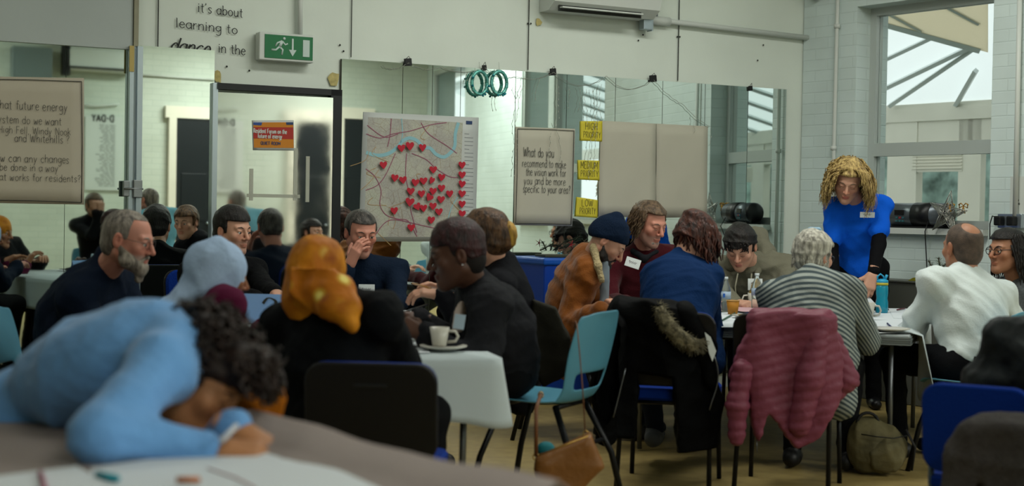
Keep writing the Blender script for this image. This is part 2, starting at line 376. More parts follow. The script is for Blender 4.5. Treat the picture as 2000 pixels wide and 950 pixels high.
g = G(); g.add([(U0, OB, zh1), (U1, OB, zh1), (U1, yr, zr), (U0, yr, zr), (U0, OB, zh1 + .02), (U1, OB, zh1 + .02), (U1, yr, zr + .02), (U0, yr, zr + .02)],
      [(0, 1, 2, 3), (7, 6, 5, 4), (0, 4, 5, 1), (1, 5, 6, 2), (2, 6, 7, 3), (3, 7, 4, 0)])
g.build('roof_sheet', m_poly, cons)
m_raft = mat('rafter_grey', 'd6dcda', .4)
for q in posts:
    for k, dx in enumerate((0, .75)):
        if q + dx > 2.6: g = G(); g.tube([(q + dx, OB, zh1 - .02), (q + dx + 1.35, yr, zr - .03)], .032, 4, smooth=False); g.build('rafter', m_raft, cons)
g = G(); g.tube([(U0, yr + .02, zr - .05), (U1, yr + .02, zr - .05)], .06, 4, smooth=False); g.build('ridge_beam', m_raft, cons)
g = G(); g.box(((U0 + U1) / 2, .62, zr + .1), (U1 - U0, .5, .06)); g.build('soffit', m_cream, cons)
_n = np.array([0, -(zr - zh1), -(OB - yr)]); _n = _n / np.linalg.norm(_n); _Mi = np.array(MB_.inverted())
def roofpt(px, py, drop=.05):
    r_ = ray(px, py); o4 = _Mi @ np.append(CAM, 1); d4 = _Mi @ np.append(r_, 0); o_, d_ = o4[:3], d4[:3]; q0 = np.array([0, OB, zh1 - drop]); nn_ = np.array([0, (zr - zh1), (OB - yr)]); t_ = np.dot(q0 - o_, nn_) / np.dot(d_, nn_); return Vector(o_ + d_ * t_)
for a_, b_, r_ in (((1712, 125), (1828, 70), .022), ((1712, 181), (1892, 94), .026), ((1738, 207), (1899, 97), .026), ((1864, 211), (1906, 138), .026), ((1700, 36), (1915, 95), .045), ((1715, 12), (1800, 58), .03), ((1842, 6), (1912, 44), .03)):
    g = G(); g.tube([roofpt(*a_), roofpt(*b_)], r_, 4, smooth=False); g.build('rafter', m_raft, cons)
m_cpan = mat('cream_polycarbonate', (.9, .86, .76), .4, spec=.2); nt = m_cpan.node_tree; tr = nt.nodes.new('ShaderNodeBsdfTranslucent'); tr.inputs[0].default_value = (.80, .74, .62, 1); mx = nt.nodes.new('ShaderNodeMixShader'); mx.inputs[0].default_value = .9; nt.links.new(nt.nodes['Principled BSDF'].outputs[0], mx.inputs[1]); nt.links.new(tr.outputs[0], mx.inputs[2]); nt.links.new(mx.outputs[0], nt.nodes['Material Output'].inputs[0])
g = G(); cp = [roofpt(1690, 33), roofpt(1930, 98), roofpt(1930, -60), roofpt(1690, -60)]; g.add([p + Vector((0, 0, -.02)) for p in cp] + [p + Vector((0, 0, -.005)) for p in cp], [(0, 1, 2, 3), (7, 6, 5, 4), (0, 4, 5, 1), (1, 5, 6, 2), (2, 6, 7, 3), (3, 7, 4, 0)]); g.build('ceiling_panel', m_cpan, cons)
for q in posts:
    g = G(); g.box((q + .4, OB - .03, zh0 - .38), (.55, .03, .2))
    for k in range(6): g.box((q + .4, OB - .05, zh0 - .30 - k * .03), (.55, .02, .006))
    g.build('blind', m_cream, cons)
gd = G().box((0, 0, -.1), (60, 60, .1)); gd.build('ground', mat('garden_ground', '4c5a4a', .9, var=.2, scale=2), M=Matrix.Translation((8, 30, -.12)))['kind'] = 'structure'
hd = G(); rg = random.Random(3)
for i in range(46):
    x = U0 + (U1 - U0) * i / 45; hd.lathe([(0.01, 0), (.7, .5), (.85, 1.4), (.7, 2.4 + rg.uniform(-.2, .3)), (.02, 2.9)], 9, M=Matrix.Translation((x, OB + 2.2 + rg.uniform(-.3, .3), 0)))
h = hd.build('hedge', mat('hedge_green', '5c6f66', .9, var=.5, scale=4, bump=.6, bscale=10, c2='8fa8a0'), M=MB_); h['kind'] = 'stuff'; h['label'] = 'blurred green hedge beyond the conservatory windows'; h['category'] = 'hedge'
# ================================================================== soft-solid modelling (distance fields -> one continuous mesh)
def V3(a): return np.array(a, dtype=np.float64)
def unit(a):
    a = V3(a); return a / max(np.linalg.norm(a), 1e-9)
def smin(a, b, k):
    h = np.clip(.5 + .5 * (b - a) / k, 0, 1); return b * (1 - h) + a * h - k * h * (1 - h)
class S:
    def __init__(s, lo, hi, h):
        s.lo = V3(lo); s.h = h; s.n = np.maximum(4, np.ceil((V3(hi) - s.lo) / h).astype(int) + 1)
        s.ax = [(s.lo[i] + h * np.arange(s.n[i])).astype(np.float32) for i in range(3)]
        s.v = np.full(tuple(s.n), .25, np.float32)
    def blk(s, lo, hi):
        a = np.clip(np.floor((V3(lo) - s.lo) / s.h).astype(int), 0, s.n); b = np.clip(np.ceil((V3(hi) - s.lo) / s.h).astype(int) + 1, 0, s.n)
        sl = tuple(slice(int(a[i]), int(b[i])) for i in range(3))
        X = s.ax[0][sl[0]][:, None, None]; Y = s.ax[1][sl[1]][None, :, None]; Z = s.ax[2][sl[2]][None, None, :]
        return sl, X, Y, Z
    def op(s, sl, d, k, sub):
        if d.size == 0: return s
        cur = s.v[sl]
        if sub: s.v[sl] = -smin(-cur, d, k)
        else: s.v[sl] = smin(cur, d, k)
        return s
    def rc(s, a, b, ra, rb=None, k=.02, sub=False, ax=None, q=1.0):
        """round cone a->b; ax, q: thickness along the unit axis ax is q times the radius"""
        rb = ra if rb is None else rb; a = V3(a); b = V3(b); m = max(ra, rb) * max(1, q) + k + 3 * s.h
        sl, X, Y, Z = s.blk(np.minimum(a, b) - m, np.maximum(a, b) + m)
        x, y, z = X - a[0], Y - a[1], Z - a[2]; ab = b - a
        if ax is not None:
            ax = unit(ax); e = (1 / q - 1); t = (x * ax[0] + y * ax[1] + z * ax[2]) * e
            x = x + t * ax[0]; y = y + t * ax[1]; z = z + t * ax[2]; ab = ab + ax * np.dot(ab, ax) * e
        L = max(np.dot(ab, ab), 1e-9); t = np.clip((x * ab[0] + y * ab[1] + z * ab[2]) / L, 0, 1)
        d = np.sqrt((x - t * ab[0]) ** 2 + (y - t * ab[1]) ** 2 + (z - t * ab[2]) ** 2) - (ra + (rb - ra) * t)
        if ax is not None: d = d * min(1, q)
        return s.op(sl, d, k, sub)
    def el(s, c, r, M=None, k=.02, sub=False):
        c = V3(c); m = max(r) + k + 3 * s.h; sl, X, Y, Z = s.blk(c - m, c + m); x, y, z = X - c[0], Y - c[1], Z - c[2]
        if M is not None:
            x, y, z = [x * M[0][i] + y * M[1][i] + z * M[2][i] for i in range(3)]       # M: rows are axis vectors transposed below
        k0 = np.sqrt((x / r[0]) ** 2 + (y / r[1]) ** 2 + (z / r[2]) ** 2) + 1e-9; k1 = np.sqrt((x / r[0] ** 2) ** 2 + (y / r[1] ** 2) ** 2 + (z / r[2] ** 2) ** 2) + 1e-9
        return s.op(sl, k0 * (k0 - 1) / k1, k, sub)
    def fn(s, lo, hi, f, k=.01, sub=False):
        sl, X, Y, Z = s.blk(lo, hi); return s.op(sl, f(X, Y, Z), k, sub)
    def mesh(s):
        v = s.v; n = v.shape; ins = v < 0
        c = [ins[i:n[0] - 1 + i, j:n[1] - 1 + j, l:n[2] - 1 + l] for i in (0, 1) for j in (0, 1) for l in (0, 1)]
        cnt = sum(x.astype(np.int8) for x in c); act = (cnt > 0) & (cnt < 8); idx = np.argwhere(act)
        if len(idx) == 0: return np.zeros((0, 3)), np.zeros((0, 4), int)
        num = -np.ones(act.shape, np.int64); num[act] = np.arange(len(idx))
        acc = np.zeros((len(idx), 3)); w_ = np.zeros(len(idx)); I, J, K = idx.T
        for (a, b) in [((0,0,0),(1,0,0)),((0,1,0),(1,1,0)),((0,0,1),(1,0,1)),((0,1,1),(1,1,1)),((0,0,0),(0,1,0)),((1,0,0),(1,1,0)),((0,0,1),(0,1,1)),((1,0,1),(1,1,1)),((0,0,0),(0,0,1)),((1,0,0),(1,0,1)),((0,1,0),(0,1,1)),((1,1,0),(1,1,1))]:
            va = v[I + a[0], J + a[1], K + a[2]]; vb = v[I + b[0], J + b[1], K + b[2]]; m = (va < 0) != (vb < 0)
            t = np.where(m, va / np.where(m, va - vb, 1), 0)
            for q in range(3): acc[:, q] += np.where(m, a[q] + t * (b[q] - a[q]), 0)
            w_ += m
        P_ = s.lo + (idx + acc / w_[:, None]) * s.h; F = []
        for ax in range(3):
            o1, o2 = (ax + 1) % 3, (ax + 2) % 3
            sl0 = [slice(1, n[q] - 1) for q in range(3)]; sl1 = list(sl0); sl0[ax] = slice(0, n[ax] - 1); sl1[ax] = slice(1, n[ax])
            A_ = ins[tuple(sl0)]; B_ = ins[tuple(sl1)]; e = np.argwhere(A_ != B_)
            if len(e) == 0: continue
            fl = A_[tuple(e.T)]; g_ = e.copy(); g_[:, o1] += 1; g_[:, o2] += 1
            def cell(d1, d2):
                q = g_.copy(); q[:, o1] -= d1; q[:, o2] -= d2; return num[q[:, 0], q[:, 1], q[:, 2]]
            qd = np.stack([cell(1, 1), cell(0, 1), cell(0, 0), cell(1, 0)], 1); qd[~fl] = qd[~fl][:, ::-1]; F.append(qd)
        return P_, np.concatenate(F)
def wrinkle(p, amp, f=1.0, seed=0):
    """gentle cloth folds"""
    r = np.random.RandomState(seed); o = np.zeros(len(p))
    for i in range(5):
        k = r.normal(size=3) * 11 * f * (1 + .5 * i); q = r.normal(size=3) * 6 * f
        o += (1 - 2 * np.abs(np.sin((p @ k) / 2 + 1.3 * np.sin(p @ q + r.rand() * 6)))) / (1 + .6 * i)
    return amp * o / 2.2
def to_mesh(name, parts, m, parent=None, origin=None, disp=None, smooth=True):
    """parts: list of (verts, quads[, colours]) -> one object"""
    vs = []; fs = []; cs = []; o = 0
    for p in parts:
        vs.append(np.asarray(p[0], float)); fs.append(np.asarray(p[1]) + o); o += len(p[0])
        cs.append(p[2] if len(p) > 2 and p[2] is not None else np.full((len(p[0]), 3), .5))
    v = np.concatenate(vs)
    if origin is not None: v = v - V3(origin)
    f4 = [f for f in fs if f.shape[1] == 4]; f3 = [f for f in fs if f.shape[1] == 3]
    fl = [tuple(x) for f in fs for x in f.tolist()]
    me = bpy.data.meshes.new(name); me.from_pydata(v.tolist(), [], fl); me.update()
    if disp is not None:
        nn = np.zeros(len(v) * 3); me.vertices.foreach_get('normal', nn); nn = nn.reshape(-1, 3)
        v = v + nn * disp(v)[:, None]; me.vertices.foreach_set('co', v.ravel()); me.update()
    if smooth: me.polygons.foreach_set('use_smooth', [True] * len(me.polygons))
    if any(len(p) > 2 for p in parts):
        at = me.color_attributes.new('Col', 'FLOAT_COLOR', 'POINT'); c = np.concatenate(cs); at.data.foreach_set('color', np.concatenate([c, np.ones((len(c), 1))], 1).astype(np.float32).ravel())
    return link(name, me, m, parent)
def g_parts(g, c=(.5, .5, .5)):
    """G solids as triangles with a colour"""
    t = []
    for f in g.f:
        for i in range(1, len(f) - 1): t.append((f[0], f[i], f[i + 1]))
    v = np.array(g.v); return (v, np.array(t), np.tile(np.array(c), (len(v), 1)))
def basis(fwd, up=(0, 0, 1)):
    """rows: right, forward, up"""
    y = unit(fwd); x = unit(np.cross(y, up)); z = np.cross(x, y); return np.array([x, y, z])

# ------------------------------------------------------------------ head
def head_parts(Bm, c, sc_, skin, neck_to, lips=None, brow=(.02, .015, .01), stub=0.0, stubc=(.12, .11, .10), iris=(.03, .02, .015), eyes='open', nose=1.0, wide=1.0, h=.0042, age=0.0, mouth=0):
    """Bm rows right/forward/up, c centre. Local metres, scaled by sc_"""
    L = lambda p: c + (V3(p) @ Bm) * sc_
    inv = lambda q: ((q - c) @ Bm.T) / sc_
    s = S((-.125, -.16, -.24), (.125, .16, .15), h)
    w_ = wide
    s.el((0, -.012, .036), (.077 * w_, .097, .083), k=.01); s.el((0, .028, -.03), (.062 * w_, .062, .085), k=.03)
    for q in (-1, 1):
        s.rc((q * .052 * w_, -.005, -.05), (q * .012, .068, -.098), .021, .019, k=.03)
        s.el((q * .043 * w_, .062, -.018), (.022, .018, .020), k=.022)
        s.rc((q * .010, .084, .026), (q * .045 * w_, .072, .026), .011, .009, k=.014)
    s.el((0, .074, -.100), (.020, .018, .017), k=.016)
    s.rc((0, .089, .018), (0, .106 + .006 * nose, -.026), .0075, .0115 * nose, k=.008)
    for q in (-1, 1):
        s.el((q * .031, .096, .006), (.019, .015, .0105), k=.010, sub=True)
        s.el((q * .0125 * nose, .097, -.031), (.0075, .010, .0075), k=.006)
        s.el((q * .031, .0775, .0105), (.0175, .0148, .0085), k=.005)       # upper lid
        s.el((q * .031, .076, -.006), (.015, .012, .0055), k=.006)          # lower lid
    s.el((0, .0895, -.0605), (.023, .0095, .0055), k=.006); s.el((0, .088, -.0705), (.019, .0095, .0060), k=.006)
    s.rc((-.022, .098, -.0655), (.022, .098, -.0655), .0018, k=.003, sub=True)
    if mouth: s.el((0, .1, -.066), (.014, .012, .004), k=.003, sub=True)
    for q in (-1, 1):
        s.el((q * .080 * w_, -.012, -.002), (.0095, .0185, .032), k=.008); s.el((q * .088 * w_, -.006, .002), (.006, .009, .018), k=.005, sub=True)
    nt = inv(V3(neck_to)); s.rc((0, -.022, -.05), nt * np.clip(.18 / max(np.linalg.norm(nt), .01), 0, 1), .052, .056, k=.03)
    v, f = s.mesh()
    x, y, z = v.T; base = np.tile(V3(skin), (len(v), 1))
    lipc = V3(lips if lips is not None else (skin[0] * .85, skin[1] * .55, skin[2] * .55))
    def mix(m, cc): 
        nonlocal base
        base = base * (1 - m[:, None]) + V3(cc) * m[:, None]
    red = (skin[0] * 1.0, skin[1] * .72, skin[2] * .68)
    mix(.55 * np.exp(-((np.abs(x) - .04) ** 2 + (z + .028) ** 2) / .0007) * (y > .03), red)
    mix(.6 * np.exp(-(x ** 2 + (z + .026) ** 2) / .00025) * (y > .08), red)
    mix(.5 * (np.abs(x) > .073 * w_) * (np.abs(y + .01) < .03), red)
    if stub > 0:
        m = np.clip((-.038 - z + .25 * np.clip(.06 - y, 0, .06)) / .012, 0, 1) * np.clip((y + .0) / .03, 0, 1); mix(stub * m * (1 - np.exp(-(x ** 2 / .0004 + (z + .066) ** 2 / .00006))), stubc)
        cm = np.clip((z - .02) / .02, 0, 1) * (y < .06) * .0
    mix(np.clip(1.3 * np.exp(-((x / .021) ** 4 + ((z + .0655) / .0105) ** 4)) * (y > .08), 0, 1) * .75, lipc)
    parts = [((c + (v @ Bm) * sc_), f, base)]
    g = G(); gb = G(); gi = G()
    sp = [(.0118 * math.sin(a), -.0118 * math.cos(a)) for a in [math.pi * i / 8 for i in range(9)]]; sp[0] = (.0001, -.0118); sp[-1] = (.0001, .0118)
    for q in (-1, 1):
        if eyes == 'open':
            g.lathe(sp, 12, M=Matrix.Translation((q * .031, .0788, .003)))
            gi.lathe([(.0001, 0), (.0052, .0002), (.0055, -.003)], 10, M=Matrix.Translation((q * .031, .0906, .0015)) @ Matrix.Rotation(R(-90), 4, 'X'))
        else:
            gb.tube([(q * .017, .0905, -.001), (q * .031, .0925, -.004), (q * .045, .087, -.001)], [.001, .0014, .001], 5)
        gb.tube([(q * .014, .0915, .024), (q * .030, .0905, .031), (q * .050 * w_, .077, .026)], [.0035, .0042, .002], 6, flat=.7)
    for gg, cc in ((g, (.62, .60, .56)), (gi, iris), (gb, brow)):
        if gg.v: p = g_parts(gg, cc); parts.append((c + (p[0] @ Bm) * sc_, p[1], p[2]))
    return parts

# ------------------------------------------------------------------ hand
def hand_parts(W, along, back, side, pose='relax', skin=(.5, .3, .2), sc_=1.0, h=.0042):
    """W wrist, along the hand, back = direction the back of the hand faces, side +1 thumb on the right of (along, back)"""
    y = unit(along); z = unit(V3(back) - y * np.dot(V3(back), y)); x = np.cross(y, z); Bm = np.array([x, y, z])
    C = {'relax': (22, 28, 20), 'flat': (6, 8, 6), 'fist': (78, 92, 50), 'grip': (52, 70, 40), 'pen': (38, 52, 30), 'face': (18, 24, 16)}[pose]
    s = S((-.085, -.05, -.115), (.085, .215, .045), h); t = side
    s.rc((0, -.045, 0), (0, .01, 0), .027, .025, k=.02, ax=(0, 0, 1), q=.75)
    bx = [.027, .0095, -.0085, -.0255]; ln = [(.042, .026, .020), (.046, .029, .021), (.043, .027, .020), (.034, .021, .018)]
    for i in range(4):
        s.rc((t * bx[i] * .55, .012, 0), (t * bx[i], .082, 0), .0165, .0125, k=.016)
        p = V3((t * bx[i], .084 - .004 * (i == 3), 0)); a = 0; r0 = (.0098, .0102, .0096, .0085)[i]
        for j in range(3):
            c_ = C[j] * (1 + .08 * i) * (.55 if pose == 'pen' and i == 0 and j > 0 else 1); a += R(c_); sp = t * R((3.5, 1, -2, -6)[i]) * (1 if pose in ('flat', 'relax', 'face') else .2)
            d = V3((math.sin(sp), math.cos(a) * math.cos(sp), -math.sin(a))); q = p + unit(d) * ln[i][j]; s.rc(p, q, r0 - .0008 * j, r0 - .0008 * (j + 1), k=.0035); p = q
    s.el((t * .022, .03, -.012), (.018, .03, .014), k=.014)
    p = V3((t * .026, .022, -.010))
    td = {'relax': ((.75, .62, -.25), (.42, .88, -.25), (.25, .92, -.3)), 'flat': ((.8, .6, -.1), (.6, .8, -.1), (.5, .85, -.1)), 'face': ((.8, .6, -.2), (.5, .85, -.2), (.4, .9, -.2)),
          'fist': ((.55, .7, -.5), (-.1, .75, -.65), (-.65, .45, -.6)), 'grip': ((.6, .65, -.5), (.2, .8, -.55), (-.2, .8, -.5)), 'pen': ((.6, .65, -.5), (.15, .8, -.6), (.0, .8, -.6))}[pose]
    for j, d in enumerate(td):
        q = p + unit((t * d[0], d[1], d[2])) * (.042, .032, .024)[j]; s.rc(p, q, (.0145, .0115, .0102)[j], (.0115, .0102, .009)[j], k=.006); p = q
    v, f = s.mesh(); base = np.tile(V3(skin), (len(v), 1)); m = np.clip((v[:, 1] - .12) / .06, 0, 1) * .25
    base = base * (1 - m[:, None]) + V3((skin[0], skin[1] * .75, skin[2] * .7)) * m[:, None]
    return [(V3(W) + (v @ Bm) * sc_, f, base)]

m_skin = attr_mat('skin', .48, .12, 220, .35); m_skin.node_tree.nodes['Principled BSDF'].inputs['Subsurface Weight'].default_value = .06
m_skin.node_tree.nodes['Principled BSDF'].inputs['Subsurface Radius'].default_value = (.02, .008, .004)
SK = dict(pale=lin('c99a84'), fair=lin('c0917a'), ruddy=lin('bd8370'), tan=lin('a3745a'), brown=lin('8a5a3c'), dark=lin('4e3327'))

# ------------------------------------------------------------------ whole figure
def ik(a, b, l1, l2, pole):
    a = V3(a); b = V3(b); d = b - a; D = min(max(np.linalg.norm(d), abs(l1 - l2) + .02), l1 + l2 - .004); u = unit(d)
    x = (l1 * l1 - l2 * l2 + D * D) / (2 * D); hh = math.sqrt(max(l1 * l1 - x * x, 0)); p = V3(pole) - u * np.dot(V3(pole), u); p = unit(p)
    return a + u * x + p * hh, a + u * D
class Fig: pass
def figure(name, label, head, look, N, Pv, face, skin, hup=(0, 0, 1), hs=1.0, b=1.0, belly=1.0, shw=.175, sdrop=.045, hunch=0.0, wr=(None, None), pole=(None, None),
           sh=(None, None), hands=(None, None), legs=None, garment=None, trousers=None, shoes=None, gk={}, hd={}, arm=1.0, sleeve='long', hemz=None, armr=1.0, standing=False, group=None, cuffs=None, tee=None):
    """head, N(eck base), Pv (pelvis), wr: world points; index 0 = the person's left, 1 = right"""
    F_ = Fig(); H = V3(head); N = V3(N); Pv = V3(Pv); fv0 = unit((*V3(face)[:2], 0)); rv = unit(np.cross(fv0, (0, 0, 1))); sd = unit(N - Pv); rv = unit(rv - sd * np.dot(rv, sd)); fv = np.cross(sd, rv)
    root = empty(name, (Pv[0], Pv[1], 0), 0, label, 'person', group); O = V3((Pv[0], Pv[1], 0))
    Bh = basis(look, hup); HB = Bh
    SH = [V3(sh[i]) if sh[i] is not None else N - sd * sdrop + rv * shw * b * (1 if i else -1) for i in (0, 1)]
    EL = []; WR = []
    for i in (0, 1):
        w = wr[i]; w = V3(w) if w is not None else SH[i] - sd * .25 + fv * .28 + rv * (.0 if i else -.0)
        pl = pole[i] if pole[i] is not None else (V3((0, 0, -1)) * .9 + rv * (.25 if i else -.25) - fv * .3)
        e, w2 = ik(SH[i], w, .29 * arm, .255 * arm, pl); EL.append(e); WR.append(w2)
    if legs is None:        # seated
        kn = [Pv + fv0 * .42 + rv * (.13 if i else -.13) + V3((0, 0, -.02)) for i in (0, 1)]; an = [V3((k[0], k[1], .09)) + fv0 * -.05 for k in kn]; legs = (kn, an)
    kn, an = [V3(k) for k in legs[0]], [V3(a) for a in legs[1]]; HP = [Pv + rv * (.095 if i else -.095) for i in (0, 1)]
    allp = np.array([H, N, Pv, *SH, *EL, *WR]); M3 = np.array([rv, fv, sd]).T     # columns axes
    mid = (N * .45 + Pv * .55) - fv * hunch
    def torso(s, e, k=.035):
        s.el(N - sd * .17 - fv * hunch * .7, (.160 * b + e, .112 * b * belly ** .4 + e, .19 + e), M3, k); s.rc(SH[0], SH[1], .058 * b + e, k=k)
        for q in SH: s.rc(N + sd * .02, q, .048 + e, .052 * b + e, k=k)
        s.el(mid + fv * .02 * (belly - 1), (.138 * b * belly + e, .102 * b * belly + e, .17 + e), M3, k); s.el(Pv + sd * .03, (.152 * b + e, .112 * b * (.5 + .5 * belly) + e, .115 + e), M3, k)
    def arms(s, e, k=.02, upto=1.0, which=(0, 1), r=(.045, .038, .027)):
        for i in which:
            s.rc(SH[i], EL[i], (r[0] + e) * armr, (r[1] + e) * armr, k=k)
            if upto > 0: s.rc(EL[i], EL[i] + (WR[i] - EL[i]) * upto, (r[1] + e) * armr, r[2] + e, k=k)
    def leg(s, e, k=.03):
        for i in (0, 1):
            s.rc(HP[i], kn[i], .082 * b + e, .056 + e, k=k); s.rc(kn[i], an[i], .056 + e, .036 + e * 1.1, k=k)
    # --- body (skin): torso, arms, legs, neck, head, hands as one mesh
    pts = np.array([H, N, Pv, *SH, *EL, *WR, *kn, *an]); s = S(pts.min(0) - .2, pts.max(0) + .2, .017)
    torso(s, -.012); arms(s, -.004); leg(s, -.008); s.rc(N - sd * .02, H - Bh[2] * .06 - Bh[1] * .02, .052, .050, k=.02)
    v, f = s.mesh(); parts = [(v, f, np.tile(V3(skin), (len(v), 1)))]
    parts += head_parts(Bh, H, hs, skin, N, **hd)
    for i in (0, 1):
        if hands[i] is not None:
            hp = hands[i]; al = hp.get('along'); al = V3(al) if al is not None else WR[i] - EL[i]
            parts += hand_parts(WR[i] + unit(al) * .01, al, hp.get('back', (0, 0, 1)), (-1 if i else 1) * hp.get('flip', 1), hp.get('pose', 'relax'), skin, hp.get('s', 1.0))
    to_mesh('body', parts, m_skin, root, O)
    # --- clothes
    def cloth(nm, m, build, pts, h=.0105, amp=.006, f=1.0, pad=.16, seed=0, parent=None):
        pts = np.array(pts); s = S(pts.min(0) - pad, pts.max(0) + pad, h); build(s); v, ff = s.mesh()
        if len(v) == 0: return None
        return to_mesh(nm, [(v, ff)], m, parent or root, O, disp=lambda p: wrinkle(p, amp * 1.5, f, seed) + wrinkle(p, amp * .35, f * 3.1, seed + 50))
    F_.cloth = cloth
    up = [N, Pv, *SH, *EL, *WR, N + sd * .06]
    if garment is not None:
        gn, gm = garment; e = gk.get('e', .014)
        def bld(s):
            torso(s, e)
            if tee:      # short sleeves end above the elbow
                for i in (0, 1):
                    m_ = SH[i] + (EL[i] - SH[i]) * .66; s.rc(SH[i], m_, .044 + e, .050 + e, k=.03)
            else: arms(s, e + .003, upto=gk.get('upto', .97))
            if gk.get('collar'): s.rc(N + sd * .01, N + sd * (.01 + gk['collar']) + unit(H - N) * .02, .064 + e * .3, .060 + e * .2, k=.015)
            else: s.rc(N - sd * .03, N + sd * .025, .062 + e * .3, .052 + e * .2, k=.02)
            if gk.get('skirt'):   # long coat or cardigan hanging over seat
                for i in (0, 1): s.rc(HP[i] + sd * .05, HP[i] + V3(gk['skirt']) + rv * (.02 if i else -.02), .075 * b + e, .065 * b + e, k=.05)
            for fn_ in gk.get('extra', ()): fn_(s, dict(N=N, Pv=Pv, SH=SH, EL=EL, WR=WR, sd=sd, rv=rv, fv=fv, HP=HP, kn=kn, H=H, Bh=Bh))
        F_.garment = cloth(gn, gm, bld, up + ([Pv + V3(gk['skirt'])] if gk.get('skirt') else []) + gk.get('pts', []), amp=gk.get('amp', .005), f=gk.get('f', 1), h=gk.get('h', .0105), seed=gk.get('seed', 1))
        if tee: F_.under = cloth('undershirt_sleeves', tee, lambda s: arms(s, .008, upto=.97), [*SH, *EL, *WR], amp=.003, seed=4)
    if trousers is not None:
        def bt(s): leg(s, .010); s.el(Pv, (.150 * b + .006, .110 * b + .006, .10), M3, .04)
        cloth('trousers', trousers, bt, [Pv, *kn, *an], h=.0125, amp=.005, seed=2)
    if shoes is not None:
        for i in (0, 1):
            a = an[i]; d = fv0 if not standing else fv0
            s = S(a - V3((.22, .22, .11)), a + V3((.22, .22, .09)), .0075); z0 = max(a[2] - .085, 0) + .0
            s.rc((a[0] - d[0] * .05, a[1] - d[1] * .05, z0 + .042), (a[0] + d[0] * .12, a[1] + d[1] * .12, z0 + .034), .040, .034, k=.02); s.rc(a + V3((0, 0, -.01)), (a[0], a[1], z0 + .05), .042, .045, k=.02)
            s.fn(s.lo, s.lo + s.n * s.h, lambda X, Y, Z: (z0 + .004 - Z) * -1 + 0 * X + 0 * Y, .002, True) if False else None
            v, ff = s.mesh(); v[:, 2] = np.maximum(v[:, 2], .003); to_mesh('shoe', [(v, ff)], shoes, root, O)
    for k_, v_ in dict(root=root, O=O, H=H, B=Bh, hs=hs, N=N, Pv=Pv, SH=SH, EL=EL, WR=WR, sd=sd, rv=rv, fv=fv, HP=HP, kn=kn, an=an, skin=skin).items(): setattr(F_, k_, v_)
    F_.L = lambda p: H + (V3(p) @ Bh) * hs
    print('FIG', name, label[:30], 'neck-head %.2f torso %.2f' % (np.linalg.norm(H - N), np.linalg.norm(N - Pv)), 'wr miss', [round(float(np.linalg.norm(WR[i] - V3(wr[i]))), 2) if wr[i] is not None else 0 for i in (0, 1)])
    return F_

# ------------------------------------------------------------------ hair, glasses, badges in head space
def head_mesh(F_, nm, m, build, lo=(-.17, -.2, -.26), hi=(.17, .18, .2), h=.006, amp=.003, f=3.0, seed=5, extra=None, squash=None):
    s = S(lo, hi, h); build(s); v, ff = s.mesh()
    parts = [(v, ff)] if len(v) else []
    if extra is not None and extra.v: p = g_parts(extra); parts.append((p[0], p[1]))
    parts = [(F_.H + (np.asarray(p[0]) @ F_.B) * F_.hs, p[1]) for p in parts]
    n0 = len(parts[0][0]) if len(v) else 0
    def dd(q):
        o = wrinkle(q, amp, f, seed); o[n0:] = 0; return o
    return to_mesh(nm, parts, m, F_.root, F_.O, disp=dd)
def cap_hair(s, t=.012, line=.055, side=-.03, back=-.07, top=0.0, recede=0.0, wide=1.0):
    """close hair: t thickness, line = height of the front hairline, side/back = lowest height"""
    s.el((0, -.014, .037 + top / 2), (.078 * wide + t, .098 + t, .084 + t + top / 2), k=.004)
    s.el((0, -.045, -.02), (.066 * wide + t * .8, .062 + t * .8, .07), k=.02)
    s.fn(s.lo, s.lo + s.n * s.h, lambda X, Y, Z: np.minimum(np.maximum(Z - (line + 0 * X + recede * np.clip(np.abs(np.abs(X) - .04) < .018, 0, 1) * .01), .028 - Y), 9) , .008, True)   # face side of the hairline
    s.fn(s.lo, s.lo + s.n * s.h, lambda X, Y, Z: Z - (side + (back - side) * np.clip((.01 - Y) / .06, 0, 1)) + 0 * X, .006, True)
    for q in (-1, 1): s.el((q * .09 * wide, -.008, -.012), (.022, .024, .036), k=.006, sub=True)
def locks(F_, n, seed, root, length, dirs, wave=.006, r=.006, segs=7, curl=2.0, sides=5, grav=.0, out=None):
    """wavy strands: root(rng)->point in head space, dirs(point,rng)->direction in head space"""
    rg = random.Random(seed); g = out or G(); gl = F_.B @ V3((0, 0, -1)) if F_ is not None else V3((0, 0, -1))
    for i in range(n):
        p = V3(root(rg)); d = unit(dirs(p, rg)); L = length * rg.uniform(.75, 1.15); ph = rg.uniform(0, 6.28); u = unit(np.cross(d, V3((rg.uniform(-1, 1), rg.uniform(-1, 1), .3)))); w_ = np.cross(d, u); pts = []; q = p.copy()
        for k in range(segs):
            t = k / (segs - 1); a = ph + curl * 6.28 * t; pts.append(q + (u * math.cos(a) + w_ * math.sin(a)) * wave * min(1, t * 2.5))
            d = unit(d + gl * grav / segs); q = q + d * L / segs
        rr = [r * rg.uniform(.8, 1.2) * (1 - .75 * (k / (segs - 1)) ** 2) for k in range(segs)]; g.tube([Vector(x) for x in pts], rr, sides)
    return g
